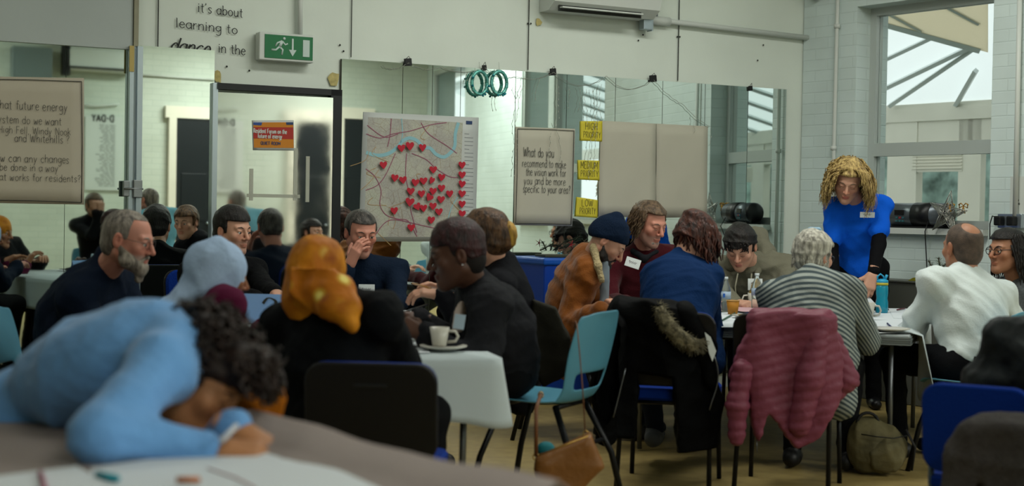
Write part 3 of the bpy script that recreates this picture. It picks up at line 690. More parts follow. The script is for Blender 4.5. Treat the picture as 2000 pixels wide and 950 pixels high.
def glasses(F_, m=None, w=.024, hgt=.017, r=.0013, z=.004):
    g = G()
    for q in (-1, 1):
        g.tube([(q * .031 + w * math.cos(a) * (1), .099 - .004 * abs(math.cos(a)), z + hgt * math.sin(a)) for a in [2 * math.pi * k / 14 for k in range(15)]], r, 6, caps=False)
        g.tube([(q * (.031 + w), .095, z + .006), (q * .078, .06, z + .008), (q * .083, -.005, z + .01), (q * .082, -.022, z - .008)], r, 6)
    g.tube([(-.009, .1, z + .004), (0, .103, z + .006), (.009, .1, z + .004)], r, 6)
    return head_mesh(F_, 'glasses', m or mat('spectacle_black', '15151a', .3), lambda s: None, extra=g)
def patch(F_, nm, m, p, nrm, up, w, hgt, parent=None, t=.003, text=None):
    """small flat sticker or badge at p facing nrm"""
    y = -unit(nrm); z = unit(V3(up) - y * np.dot(V3(up), y)); x = np.cross(y, z); Mx = Matrix(((x[0], y[0], z[0], p[0] - F_.O[0]), (x[1], y[1], z[1], p[1] - F_.O[1]), (x[2], y[2], z[2], p[2] - F_.O[2]), (0, 0, 0, 1)))
    o = G().box((0, 0, 0), (w, t, hgt), bev=.0012).build(nm, m, parent or F_.root, Mx)
    if w > .07:
        g = G(); g.tube([(w * (-.28 + .045 * k), -t * .6, hgt * (.05 + .18 * math.sin(k * 2.3) * (1 if k % 3 else .6))) for k in range(13)], .0012, 4); g.build('scribble', mat('badge_ink', '4a3f48', .7), o)
    return o

def poly_sdf(poly):
    P2 = np.array(poly)
    def f(x, z):
        d = np.full(np.broadcast(x, z).shape, 1e9, np.float32); s_ = np.ones(d.shape, np.float32); n = len(P2); j = n - 1
        for i in range(n):
            e = P2[j] - P2[i]; wx, wz = x - P2[i][0], z - P2[i][1]; t = np.clip((wx * e[0] + wz * e[1]) / (e @ e), 0, 1); d = np.minimum(d, (wx - e[0] * t) ** 2 + (wz - e[1] * t) ** 2)
            c1, c2, c3 = z >= P2[i][1], z < P2[j][1], e[0] * wz > e[1] * wx; m = (c1 & c2 & c3) | (~c1 & ~c2 & ~c3); s_ = np.where(m, -s_, s_); j = i
        return s_ * np.sqrt(d)
    return f
def drape(s, pts, d0, th, bow=lambda X, Z: 0, k=.02, rnd=.012):
    """pts: pixels at distance d0(px,py)->d ; a thick hanging panel facing the camera"""
    q = [P(a, b, d0) for a, b in pts]; f = poly_sdf([(p.x, p.z) for p in q])
    xs = [p.x for p in q]; zs = [p.z for p in q]
    def F(X, Y, Z):
        a = f(X + 0 * Z, Z + 0 * X); b = np.abs(Y - d0 - bow(X, Z)) - th; a = a + 0 * b; b = b + 0 * a
        return np.minimum(np.maximum(a + rnd, b + rnd), 0) + np.sqrt(np.maximum(a + rnd, 0) ** 2 + np.maximum(b + rnd, 0) ** 2) - rnd
    s.fn((min(xs) - .06, d0 - .35, min(zs) - .06), (max(xs) + .06, d0 + .35, max(zs) + .06), F, k)
# ================================================================== PEOPLE
TZ2, TZ3, TZ1 = .68, .66, .70
def seat(px, d, z=.50):
    r = ray(px, 500); q = P(px, 500, d); return Vector((q.x, q.y, z))
def cl(name, c, rough=.85, **k): return mat(name, c, rough, **{**dict(bump=.25, bscale=120, spec=.12), **k})
m_black_tr = cl('black_trousers', '0d0e11'); m_navy_tr = cl('dark_jeans', '151c2b'); m_dkshoe = mat('dark_shoe', '141414', .5)
m_badge = mat('white_badge', 'cfd6d6', .5); m_ink = mat('pen_ink', '23262c', .6)
def hairm(name, c, c2=None, **k): return mat(name, c, .45, c2=c2 or c, var=.35, scale=60, stretch=(1, 1, .25), bump=.6, bscale=160, **{**dict(spec=.35), **k})

# 1 foreground: light blue jumper, dark curls, writing
F1 = figure('person', 'person in a light blue jumper with dark curls writing at the foreground table', P(384, 752, 3.12), (.80, -.25, -.50), P(325, 692, 3.08), P(60, 822, 3.42), (1, -.25, 0), lin('a4714b'), hup=(.6, .1, .7), hs=1.0, b=1.0, hunch=.05, shw=.165,
    wr=(P(455, 838, 2.98), P(408, 878, 2.86)), pole=((-.1, .3, -1), (-.7, -1, -.3)), sh=(P(368, 725, 3.2), P(308, 722, 2.98)), armr=1.2, arm=.82,
    hands=(dict(pose='relax', along=(.8, -.25, -.35), back=(.2, -.3, 1)), dict(pose='pen', along=(1, .05, -.12), back=(-.1, -.5, 1), s=1.0)),
    legs=([P(90, 1010, 3.5), P(130, 1020, 3.3)], [Vector((-1.15, 3.6, .09)), Vector((-1.0, 3.35, .09))]), garment=('jumper', cl('pale_blue_wool', '6a9ed6', sheen=.2, var=.04, scale=5, bump=.4, bscale=60)), trousers=m_black_tr, shoes=m_dkshoe,
    gk=dict(e=.018, amp=.010, f=.8, upto=.9, seed=11), hd=dict(brow=(.01, .008, .006), eyes='closed'))
m_curl = hairm('black_curls', '17110f', '2a1d18')
def h1(s): s.el((0, -.02, .055), (.092, .112, .095), k=.02); s.el((0, -.08, -.02), (.085, .05, .09), k=.03); s.el((0, .075, .095), (.085, .065, .055), k=.03); s.el((0, .125, -.05), (.075, .07, .08), k=.01, sub=True)
def root_curl(rg):
    while True:
        a = rg.uniform(0, 6.283); z = rg.uniform(-.75, 1); r_ = math.sqrt(1 - z * z); p = V3((r_ * math.cos(a) * .09, r_ * math.sin(a) * .108 - .02, z * .09 + .05))
        if not (p[1] > .02 and p[2] < .05): return p if p[1] < .03 else p + V3((0, .035, .01))
gx = locks(F1, 330, 3, root_curl, .055, lambda p, rg: unit(p - V3((0, -.02, .03))) + V3((rg.uniform(-.4, .4), rg.uniform(-.4, .4), rg.uniform(-.4, .3))), wave=.012, r=.0075, segs=9, curl=1.6, grav=.25)
head_mesh(F1, 'curly_hair', m_curl, h1, amp=.012, f=3, extra=gx)
g = G(); g.tube([(-.082, -.005, -.03), (-.087, .0, -.055), (-.083, .005, -.06), (-.083, -.01, -.045)], .004, 6); head_mesh(F1, 'earring', mat('silver_bright', 'c9c9cf', .2, .9), lambda s: None, extra=g)
F1.cloth('shawl', cl('rust_shawl', '96560f', var=.25, scale=14, bump=.5), lambda s: (s.rc(P(455, 730, 3.28), P(505, 800, 3.3), .055, .065, k=.03), s.rc(P(505, 790, 3.3), P(515, 835, 3.3), .06, .05, k=.03), s.rc(P(330, 830, 3.2), P(430, 850, 3.2), .035, .04, k=.03)), [P(455, 700, 3.3), P(520, 850, 3.3), P(330, 850, 3.2)], amp=.014, f=1.6)

# 2 bearded grey man
F2 = figure('person', 'grey bearded man in glasses and a navy fleece at the number 2 table', P(250, 470, 5.75), (1, -.12, -.22), P(198, 540, 5.85), seat(128, 5.95), (1, -.05, 0), SK['ruddy'], b=1.12, belly=1.1, hunch=.04, shw=.17,
    wr=(P(380, 620, 5.9), P(345, 650, 5.55)), hands=(dict(pose='relax'), dict(pose='relax')), garment=('fleece', cl('navy_fleece', '0a1526')), trousers=m_black_tr, shoes=m_dkshoe, gk=dict(e=.022, collar=.05, amp=.009, f=.9, seed=2), hd=dict(brow=(.25, .23, .2), stub=.6, stubc=(.32, .29, .26), eyes='open'), sdrop=.06)
m_grey = hairm('grey_hair', '57504a', '7d756c')
head_mesh(F2, 'short_hair', m_grey, lambda s: cap_hair(s, .003, .090, -.03, -.075), amp=.001)
def beard(s, t=.012, low=.022, z=-.045):
    for q in (-1, 1): s.rc((q * .063, .0, -.028), (q * .055, .03, -.07), .012, .018 + t, k=.012); s.rc((q * .05, .035, -.07), (q * .012, .076, -.098), .020 + t * .6, .022 + t * .6, k=.016); s.rc((q * .003, .095, -.048), (q * .026, .082, -.066), .008, .008, k=.006)
    s.rc((0, .075, -.098), (0, .078, -.110 - low), .023, .016, k=.015)
    s.el((0, .11, -.066), (.022, .03, .0085), k=.004, sub=True)
head_mesh(F2, 'beard', hairm('grey_beard', '6d645a', '9a9083'), lambda s: beard(s, .012, .035), amp=.003)
glasses(F2, mat('spectacle_wire', '4c4a48', .3, .7), r=.0010)

# 3 pale blue hijab, burgundy top
F3 = figure('person', 'person in a pale blue headscarf and burgundy top seen from behind', P(427, 540, 5.2), (.8, .5, -.15), P(420, 590, 5.2), seat(425, 5.12), (.9, .4, 0), SK['brown'], b=.95, shw=.165,
    wr=(P(520, 640, 5.5), P(530, 660, 5.2)), hands=(dict(), dict()), garment=('top', cl('burgundy_knit', '4f1030')), trousers=m_black_tr, shoes=m_dkshoe, gk=dict(e=.02, amp=.006))
m_hij = cl('pale_blue_scarf', '9db4d2', .7, bump=.3, bscale=50)
F3.cloth('headscarf', m_hij, lambda s: (s.el(F3.L((0, -.018, .02)), (.098, .118, .122), F3.B.T, k=.02), s.el(F3.L((0, -.05, -.06)), (.095, .085, .08), F3.B.T, k=.04), s.rc(F3.L((0, -.03, -.10)), P(372, 588, 5.15), .075, .055, k=.05), s.rc(P(372, 588, 5.15), P(328, 612, 5.1), .052, .045, k=.04), s.rc(P(328, 612, 5.1), P(318, 680, 5.08), .045, .05, k=.04), s.rc(P(335, 600, 5.25), P(350, 640, 5.3), .05, .05, k=.04)),
    [F3.H, P(325, 690, 5.1), F3.H + V3((0, 0, .1))], amp=.006, f=1.3, seed=8)

# 4 dark haired young man
F4 = figure('person', 'young man with short dark hair in a black jacket', P(455, 452, 7.6), (.82, -.57, -.1), P(436, 520, 7.7), seat(430, 7.75), (.6, -.8, 0), SK['fair'], b=1.02,
    wr=(P(545, 580, 7.25), P(520, 590, 7.2)), hands=(dict(pose='relax', s=1), dict(pose='relax')), garment=('jacket', cl('black_jacket', '0b0c0f')), trousers=m_black_tr, shoes=m_dkshoe, gk=dict(e=.022, collar=.03, amp=.009), hd=dict(brow=(.015, .012, .01), stub=.35, stubc=(.12, .09, .08)))
head_mesh(F4, 'short_hair', hairm('near_black_hair', '0f0d0d', '1d1817'), lambda s: cap_hair(s, .013, .058, -.01, -.075, top=.012), amp=.003)

# 5 orange patterned headscarf, black coat
F5 = figure('person', 'person in an orange patterned headscarf and black coat with back to the camera', P(622, 542, 4.74), (.45, .88, -.12), P(640, 597, 4.7), seat(664, 4.66), (.4, .9, 0), SK['tan'], b=1.05, shw=.175, sdrop=.06,
    wr=(P(560, 660, 5.0), P(740, 655, 5.05)), pole=((-.8, -.3, -.6), (.6, -.6, -.6)), hands=(dict(), dict()), garment=('coat', cl('black_wool_coat', '080b0f')), trousers=m_black_tr, shoes=m_dkshoe, gk=dict(e=.024, amp=.010, skirt=(0, 0, -.12)))
m_scarf = mat('orange_silk', 'a5540a', .6, c2='b5761a', var=.35, scale=9, bump=.3, bscale=30, spec=.2)
def scarfpat(m):
    nt = m.node_tree; b = nt.nodes['Principled BSDF']; tc = nt.nodes.new('ShaderNodeTexCoord'); v = nt.nodes.new('ShaderNodeTexVoronoi'); v.inputs['Scale'].default_value = 11; nt.links.new(tc.outputs['Object'], v.inputs['Vector'])
    cr = nt.nodes.new('ShaderNodeValToRGB'); cr.color_ramp.elements[0].color = (.75, .62, .16, 1); cr.color_ramp.elements[0].position = .12; cr.color_ramp.elements[1].color = (.42, .13, .008, 1); cr.color_ramp.elements[1].position = .34
    e = cr.color_ramp.elements.new(.22); e.color = (.55, .30, .03, 1)
    nt.links.new(v.outputs['Distance'], cr.inputs[0]); src = b.inputs['Base Color'].links[0].from_socket
    v2 = nt.nodes.new('ShaderNodeTexNoise'); v2.inputs['Scale'].default_value = 5; nt.links.new(tc.outputs['Object'], v2.inputs['Vector']); r2 = nt.nodes.new('ShaderNodeValToRGB'); r2.color_ramp.elements[0].position = .52; r2.color_ramp.elements[1].position = .6; nt.links.new(v2.outputs['Fac'], r2.inputs[0])
    mx = nt.nodes.new('ShaderNodeMix'); mx.data_type = 'RGBA'; nt.links.new(r2.outputs[0], mx.inputs[0]); nt.links.new(src, mx.inputs[6]); nt.links.new(cr.outputs[0], mx.inputs[7]); nt.links.new(mx.outputs[2], b.inputs['Base Color'])
scarfpat(m_scarf)
def h5(s):
    s.el(F5.L((0, -.016, .024)), (.094, .115, .118), F5.B.T, k=.02); s.el(F5.L((0, -.045, -.06)), (.088, .08, .08), F5.B.T, k=.04)
    s.rc(F5.L((-.02, -.03, -.09)), P(640, 590, 4.66), .080, .065, k=.05); drape(s, [(562, 520), (560, 572), (600, 602), (640, 626), (684, 648), (697, 600), (690, 552), (655, 520)], 4.57, .016, lambda X, Z: .9 * (X - F5.H[0] - .03) ** 2 + .012 * np.sin(X * 30 + Z * 22), k=.04, rnd=.01)
    for a, b_, r1, r2 in ((P(612, 560, 4.56), P(684, 634, 4.50), .030, .012), (P(650, 565, 4.55), P(686, 632, 4.50), .038, .014), (P(668, 560, 4.60), P(690, 600, 4.52), .042, .03), (P(585, 560, 4.62), P(640, 605, 4.53), .035, .022), (P(640, 600, 4.52), P(686, 640, 4.50), .022, .012), (P(655, 590, 4.53), P(689, 645, 4.49), .03, .008)): s.rc(a, b_, r1, r2, k=.03)
F5.cloth('headscarf', m_scarf, h5, [F5.H, P(695, 660, 4.5), F5.H + V3((0, 0, .1)), P(580, 600, 4.5)], amp=.006, f=1.2, seed=9, h=.009)

# 6 navy man, hand over mouth
F6 = figure('person', 'man in a navy zip top with his hand over his mouth beside the map', P(705, 456, 7.7), (.42, -.87, -.25), P(704, 522, 7.78), seat(712, 7.95), (.25, -1, 0), SK['ruddy'], b=1.08,
    wr=(P(742, 592, 7.35), P(681, 522, 7.50)), pole=((.6, 0, -1), (-.55, -.1, -1)), hands=(dict(pose='relax'), dict(pose='face', along=(.42, -.1, .95), back=(-.55, -.75, .35), flip=1)),
    garment=('zip_top', cl('navy_jersey', '0d1a2c')), trousers=m_black_tr, shoes=m_dkshoe, gk=dict(e=.018, collar=.02, amp=.008), hd=dict(brow=(.05, .04, .035), stub=.25, stubc=(.2, .15, .13), nose=1.15))
head_mesh(F6, 'short_hair', hairm('dark_greying_hair', '1a1816', '4a4541'), lambda s: cap_hair(s, .009, .066, -.012, -.07), amp=.003)
patch(F6, 'name_badge', m_badge, P(716, 566, 7.58), (.1, -1, .15), (0, 0, 1), .085, .055)

# 7 woman in charcoal coat, profile left
F7 = figure('person', 'woman with cropped dark red hair and a charcoal coat beside the white cup', P(892, 500, 5.62), (-1, -.12, -.22), P(938, 572, 5.69), seat(992, 5.77, .57), (-1, -.1, 0), SK['dark'], hup=(-.1, 0, 1), b=1.05, hs=1.04, hunch=.03, shw=.165,
    wr=(P(834, 655, 5.39), P(822, 622, 5.69)), pole=((1, .05, -.35), (.6, .3, -.6)), hands=(dict(pose='grip', along=(-.9, .1, .35), back=(-.2, -.7, .5)), dict(pose='pen', along=(-.95, -.1, .1), back=(0, .3, 1))), sh=(P(958, 600, 5.51), None),
    garment=('coat', cl('charcoal_coat', '1b1c20', var=.1, scale=20)), trousers=m_black_tr, shoes=m_dkshoe, gk=dict(e=.030, amp=.011, collar=.04, seed=3), hd=dict(brow=(.01, .008, .008), lips=(.10, .03, .03), eyes='closed'), armr=1.15)
head_mesh(F7, 'cropped_hair', hairm('dark_red_hair', '1d0d10', '35161a'), lambda s: (cap_hair(s, .010, .050, .02, -.02, top=.02)), amp=.004)
head_mesh(F7, 'fade', mat('shaved_side', '120c0b', .8, bump=.3), lambda s: cap_hair(s, .0035, .045, -.03, -.085), amp=.001)
g = G(); g.lathe([(.001, -.004), (.005, 0), (.001, .004)], 8, M=Matrix.Translation((.088, -.008, -.034))); g.lathe([(.001, -.004), (.005, 0), (.001, .004)], 8, M=Matrix.Translation((-.088, -.008, -.034))); head_mesh(F7, 'earring', mat('silver_bright', 'c9c9cf', .2, .9), lambda s: None, extra=g)
F7.cloth('shirt_front', mat('cream_shirt', 'b9a9a0', .7), lambda s: s.rc(P(905, 572, 5.63), P(895, 640, 5.57), .030, .026, k=.01), [P(895, 565, 5.53), P(884, 650, 5.45)], h=.006, amp=.003, pad=.05)
patch(F7, 'name_badge', mat('pale_blue_badge', 'a9bfd0', .5), P(897, 629, 5.33), (-.45, -1, .15), (.1, 0, 1), .045, .055)

# 8 woman with bun behind
F8 = figure('person', 'person with a blond-streaked bun behind the woman in charcoal', P(945, 465, 6.35), (-.9, .35, -.15), P(980, 528, 6.4), seat(1010, 6.45), (-1, .1, 0), SK['fair'], b=.98,
    wr=(P(868, 578, 6.3), P(880, 585, 6.5)), hands=(dict(pose='relax', along=(-1, 0, .15), back=(0, -.3, 1)), dict(pose='relax')), garment=('sweater', cl('black_sweater', '101116')), trousers=m_black_tr, shoes=m_dkshoe, gk=dict(e=.022, amp=.008, skirt=(.03, 0, -.1)))
head_mesh(F8, 'hair', hairm('brown_hair', '33231a', '5a3f28'), lambda s: (cap_hair(s, .016, .055, -.05, -.09), s.el((0, -.10, -.01), (.05, .045, .065), k=.02)), amp=.004)
head_mesh(F8, 'hair_bun', hairm('honey_streaks', '8a6425', 'b08a3a'), lambda s: (s.el((0, -.125, .0), (.032, .034, .06), k=.02)), amp=.004)

# 9 beanie and suede jacket
F9 = figure('person', 'dark-bearded man in a navy beanie and tan suede jacket with fleece collar', P(1186, 474, 7.6), (.74, -.12, -.62), P(1150, 512, 7.72), seat(1118, 7.8), (1, -.1, 0), SK['fair'], hup=(.45, 0, .9), b=1.1, hunch=.05, shw=.16,
    wr=(P(1180, 596, 7.6), P(1172, 612, 7.3)), pole=(None, (-.35, -.2, -1)), hands=(dict(), dict(pose='relax', along=(1, .2, -.1))), garment=('jacket', cl('tan_suede', '74400f', sheen=.2, var=.08, scale=12)), trousers=m_navy_tr, shoes=m_dkshoe, gk=dict(e=.034, amp=.012, skirt=(-.02, 0, -.06), seed=5), hd=dict(stub=.6, stubc=(.03, .02, .015), brow=(.02, .015, .012), eyes='closed'), armr=1.15)
def beanie(s): s.el((0, -.018, .048), (.090, .110, .094), k=.01); s.rc((0, -.035, .11), (0, -.045, .135), .05, .03, k=.05); s.el((0, -.04, .01), (.088, .088, .06), k=.03); s.fn(s.lo, s.lo + s.n * s.h, lambda X, Y, Z: Z - (.012 + .5 * Y) + 0 * X, .006, True)
head_mesh(F9, 'beanie', mat('navy_rib_knit', '0a1c33', .85, bump=.8, bscale=40, stretch=(8, 8, .5), spec=.15), beanie, amp=.002)
head_mesh(F9, 'beard', hairm('black_beard', '120d0b', '1e1613'), lambda s: beard(s, .010, .012), amp=.003)
F9.cloth('fleece_collar', mat('cream_fleece', 'a3936f', .95, bump=1, bscale=80), lambda s: (s.rc(P(1160, 485, 7.56), P(1168, 520, 7.48), .030, .022, k=.02), s.rc(P(1168, 520, 7.48), P(1176, 548, 7.46), .022, .012, k=.02)), [P(1160, 460, 7.5), P(1182, 565, 7.4)], h=.008, pad=.06)
F9.cloth('shirt_front', mat('grey_denim_shirt', '76828c', .8), lambda s: s.rc(P(1182, 515, 7.55), P(1180, 590, 7.55), .03, .04, k=.02), [P(1180, 505, 7.45), P(1178, 610, 7.45)], h=.009, pad=.08)

# 10 maroon fleece, long brown hair
F10 = figure('person', 'man with collar-length brown hair in a maroon fleece with a name badge', P(1268, 438, 8.3), (.62, -.72, -.32), P(1252, 502, 8.42), seat(1250, 8.6), (.35, -1, 0), SK['ruddy'], b=1.16, belly=1.12, hs=1.03,
    wr=(P(1312, 590, 8.05), P(1222, 592, 7.95)), hands=(dict(), dict()), garment=('fleece', cl('maroon_fleece', '3d0a13', sheen=.1)), trousers=m_black_tr, shoes=m_dkshoe, gk=dict(e=.028, amp=.009, collar=.06, seed=6), hd=dict(stub=.5, stubc=(.28, .2, .17), brow=(.1, .07, .05), nose=1.1, eyes='closed'))
def h10(s): cap_hair(s, .018, .078, -.08, -.11, top=-.004); 
def root_side(rg):
    a = rg.uniform(R(100), R(440)); return V3((.078 * math.cos(a + 0) , -.02 + .09 * math.sin(a), rg.uniform(.0, .075))) if True else 0
def root_ring(y1=.03, z0=.0, z1=.08):
    def f(rg):
        while True:
            a = rg.uniform(0, 6.283); p = V3((.083 * math.cos(a), -.014 + .102 * math.sin(a), rg.uniform(z0, z1)))
            if p[1] < y1: return p
    return f
m_brown = hairm('brown_long_hair', '3d2f22', '5d4a37')
gx = locks(F10, 170, 4, root_ring(.035, .0, .09), .125, lambda p, rg: V3((p[0] * 4.0, -.12 + rg.uniform(-.1, .1), -1)), wave=.004, r=.007, segs=7, grav=.3)
head_mesh(F10, 'long_hair', m_brown, h10, amp=.004, extra=gx)
head_mesh(F10, 'goatee', hairm('grey_goatee', '6a5a50', '8d8078'), lambda s: (s.rc((-.018, .078, -.088), (.018, .078, -.088), .014, .014, k=.01), s.rc((0, .08, -.095), (0, .08, -.112), .018, .012, k=.01), s.rc((-.024, .084, -.06), (.024, .084, -.06), .003, .003, k=.004)), h=.005, amp=.002)
patch(F10, 'name_badge', m_badge, P(1236, 514, 8.12), (-.05, -1, .2), (.3, 0, 1), .085, .055)
F10.cloth('shirt_collar', cl('black_shirt', '15171b'), lambda s: (s.rc(P(1236, 490, 8.32), P(1258, 505, 8.22), .02, .018, k=.02), s.rc(P(1282, 492, 8.25), P(1258, 508, 8.22), .018, .016, k=.02)), [P(1236, 485, 8.3), P(1285, 510, 8.2)], h=.008, pad=.05)

# 11 navy blue jumper from behind, auburn hair
F11 = figure('person', 'woman with auburn hair in a plain deep blue jumper seen from behind', P(1358, 474, 7.0), (.75, .35, -.6), P(1330, 520, 6.95), seat(1318, 6.62, .48), (.25, 1, 0), SK['fair'], hup=(.4, .3, .9), b=1.08, belly=1.05, shw=.165, hunch=.03,
    wr=(P(1385, 520, 7.35), P(1394, 715, 6.82)), pole=((.2, .6, -1), (.15, 1, .1)), hands=(dict(pose='face', along=(-.1, -.1, 1), back=(.6, .8, 0)), dict(pose='relax', along=(.05, .15, -1), back=(1, -.3, 0))), sh=(P(1283, 537, 6.92), P(1378, 540, 6.92)),
    garment=('jumper', cl('deep_blue_jersey', '06264f')), trousers=m_navy_tr, shoes=mat('grey_trainer', '4b4f54', .7), gk=dict(e=.020, amp=.010, seed=7), hd=dict(eyes='closed'), legs=([P(1265, 700, 6.9), P(1330, 710, 6.95)], [P(1278, 838, 6.9), P(1340, 838, 7.0)]))
m_aub = hairm('auburn_hair', '1d1010', '4a2418')
gx = locks(F11, 200, 6, root_ring(.05, .0, .1), .15, lambda p, rg: V3((p[0] * 3 + rg.uniform(-.2, .2), .55, -.8)), wave=.006, r=.008, segs=7, grav=.5)
head_mesh(F11, 'hair', m_aub, lambda s: (cap_hair(s, .020, .055, -.05, -.03, top=.01), s.el((0, -.08, .09), (.06, .05, .045), k=.03)), amp=.007, extra=gx)

# 12 boy in grey hoodie
F12 = figure('person', 'dark haired teenager in a grey hoodie leaning on the table with head down', P(1446, 484, 8.85), (-.30, -.78, -.52), P(1470, 520, 9.02), seat(1480, 9.35), (-.15, -1, 0), SK['pale'], hs=1.05, b=1.15, belly=1.15, hunch=.03, shw=.185,
    wr=(P(1492, 592, 8.62), P(1434, 592, 8.60)), pole=((1, .2, -.6), (-1, .2, -.6)), hands=(dict(pose='relax', along=(-.9, -.3, -.05)), dict(pose='grip', along=(.6, -.8, 0), back=(-.3, -.1, 1))),
    garment=('hoodie', cl('grey_hoodie', '6d6b5c', var=.05, scale=8)), trousers=m_black_tr, shoes=m_dkshoe, gk=dict(e=.036, amp=.013, seed=8), hd=dict(brow=(.02, .015, .012), eyes='closed', lips=lin('b0605a'), wide=1.08), armr=1.25)
head_mesh(F12, 'short_hair', hairm('black_hair', '100d0d', '1d1816'), lambda s: (cap_hair(s, .018, .050, -.015, -.07, top=.012, wide=1.05)), amp=.006, extra=locks(F12, 70, 8, lambda rg: V3((rg.uniform(-.07, .07), rg.uniform(.06, .085), rg.uniform(.055, .085))), .045, lambda p, rg: V3((rg.uniform(-.5, .5), .35, -1)), wave=.002, r=.006, segs=5, grav=.3))
F12.cloth('hood', cl('grey_hoodie', '6d6b5c'), lambda s: (s.rc(P(1425, 520, 8.98), P(1440, 485, 9.10), .045, .05, k=.04), s.rc(P(1440, 485, 9.10), P(1478, 462, 9.16), .05, .06, k=.04), s.rc(P(1478, 462, 9.16), P(1500, 495, 9.06), .06, .05, k=.04), s.rc(P(1500, 495, 9.06), P(1478, 535, 8.92), .05, .03, k=.04)), [P(1425, 470, 9.1), P(1500, 530, 8.9)], amp=.008)
g = G(); g.tube([P(1441, 535, 8.78), P(1436, 560, 8.74), P(1438, 588, 8.72)], .005, 6); g.tube([P(1468, 535, 8.76), P(1466, 560, 8.72), P(1460, 585, 8.7)], .005, 6)
g.build('drawstring', mat('grey_cord', '7d7a69', .8), F12.root, Matrix.Translation(-Vector(F12.O)))
patch(F12, 'name_badge', m_badge, P(1475, 556, 8.66), (.1, -1, .1), (0, 0, 1), .09, .07)

# 13 striped cardigan
m_str = mat('striped_knit', '6e7476', .9, bump=.3, bscale=150, spec=.15)
def stripes(m, ca, cb, freq):
    nt = m.node_tree; b = nt.nodes['Principled BSDF']; tc = nt.nodes.new('ShaderNodeTexCoord'); sx = nt.nodes.new('ShaderNodeSeparateXYZ'); n = nt.nodes.new('ShaderNodeTexNoise'); n.inputs['Scale'].default_value = 2.2
    nt.links.new(tc.outputs['Object'], sx.inputs[0]); nt.links.new(tc.outputs['Object'], n.inputs['Vector'])
    x2 = nt.nodes.new('ShaderNodeMath'); x2.operation = 'MULTIPLY'; nt.links.new(sx.outputs['X'], x2.inputs[0]); nt.links.new(sx.outputs['X'], x2.inputs[1])
    a = nt.nodes.new('ShaderNodeMath'); a.operation = 'MULTIPLY_ADD'; nt.links.new(x2.outputs[0], a.inputs[0]); a.inputs[1].default_value = 2.2; nt.links.new(sx.outputs['Z'], a.inputs[2])
    c = nt.nodes.new('ShaderNodeMath'); c.operation = 'MULTIPLY_ADD'; nt.links.new(n.outputs['Fac'], c.inputs[0]); c.inputs[1].default_value = .04; nt.links.new(a.outputs[0], c.inputs[2])
    d = nt.nodes.new('ShaderNodeMath'); d.operation = 'MULTIPLY'; nt.links.new(c.outputs[0], d.inputs[0]); d.inputs[1].default_value = freq * 6.283
    e = nt.nodes.new('ShaderNodeMath'); e.operation = 'SINE'; nt.links.new(d.outputs[0], e.inputs[0])
    cr = nt.nodes.new('ShaderNodeValToRGB'); cr.color_ramp.elements[0].position = .42; cr.color_ramp.elements[1].position = .6; cr.color_ramp.elements[0].color = (*lin(ca), 1); cr.color_ramp.elements[1].color = (*lin(cb), 1)
    mr = nt.nodes.new('ShaderNodeMapRange'); mr.inputs[1].default_value = -1; nt.links.new(e.outputs[0], mr.inputs[0]); nt.links.new(mr.outputs[0], cr.inputs[0]); nt.links.new(cr.outputs[0], b.inputs['Base Color'])
stripes(m_str, '3f4a4e', '8e9590', 44)
F13 = figure('person', 'grey-haired woman in glasses and a grey striped cardigan', P(1590, 503, 6.85), (.72, .62, -.12), P(1583, 555, 6.72), seat(1590, 6.52), (.35, 1, 0), SK['pale'], b=1.06, belly=1.1, shw=.15, hs=.93, sdrop=.06, hunch=.03,
    wr=(P(1545, 622, 6.98), P(1682, 622, 7.02)), pole=((-.2, 0, -1), (.35, -.4, -1)), hands=(dict(), dict()), garment=('cardigan', m_str), trousers=m_black_tr, shoes=m_dkshoe,
    gk=dict(e=.028, amp=.009, skirt=(0, -.02, -.12), seed=9, extra=(lambda s, k: (s.rc(P(1650, 610, 6.62), P(1658, 700, 6.55), .04, .035, k=.05), s.rc(P(1658, 700, 6.55), P(1662, 785, 6.5), .035, .025, k=.04)),), pts=[P(1670, 800, 6.4)]), armr=1.1, hd=dict(brow=(.3, .28, .26), eyes='open'))
m_silver = hairm('silver_hair', '8d8a80', 'b5b2a6')
head_mesh(F13, 'short_hair', m_silver, lambda s: (cap_hair(s, .020, .060, -.035, -.085, top=.01), s.el((0, -.06, .03), (.08, .07, .08), k=.03)), amp=.005, extra=locks(F13, 130, 12, root_ring(.02, -.04, .1), .05, lambda p, rg: V3((p[0] * 2, -.5, -1)), wave=.003, r=.006, segs=5, grav=.5))
head_mesh(F13, 'hair_band', mat('pale_blue_band', '8fb4cf', .5), lambda s: s.rc((-.03, -.02, .142), (.03, -.02, .142), .012, .012, k=.01), h=.006, amp=0)
glasses(F13, mat('spectacle_blue', '1c2a44', .3), r=.0018)
F13.cloth('cuff', mat('cream_fluff', 'b5ad98', .95, bump=1, bscale=60), lambda s: s.rc(P(1684, 600, 6.9), P(1692, 632, 6.9), .03, .028, k=.02), [P(1684, 600, 6.9), P(1692, 632, 6.9)], h=.008, pad=.06)

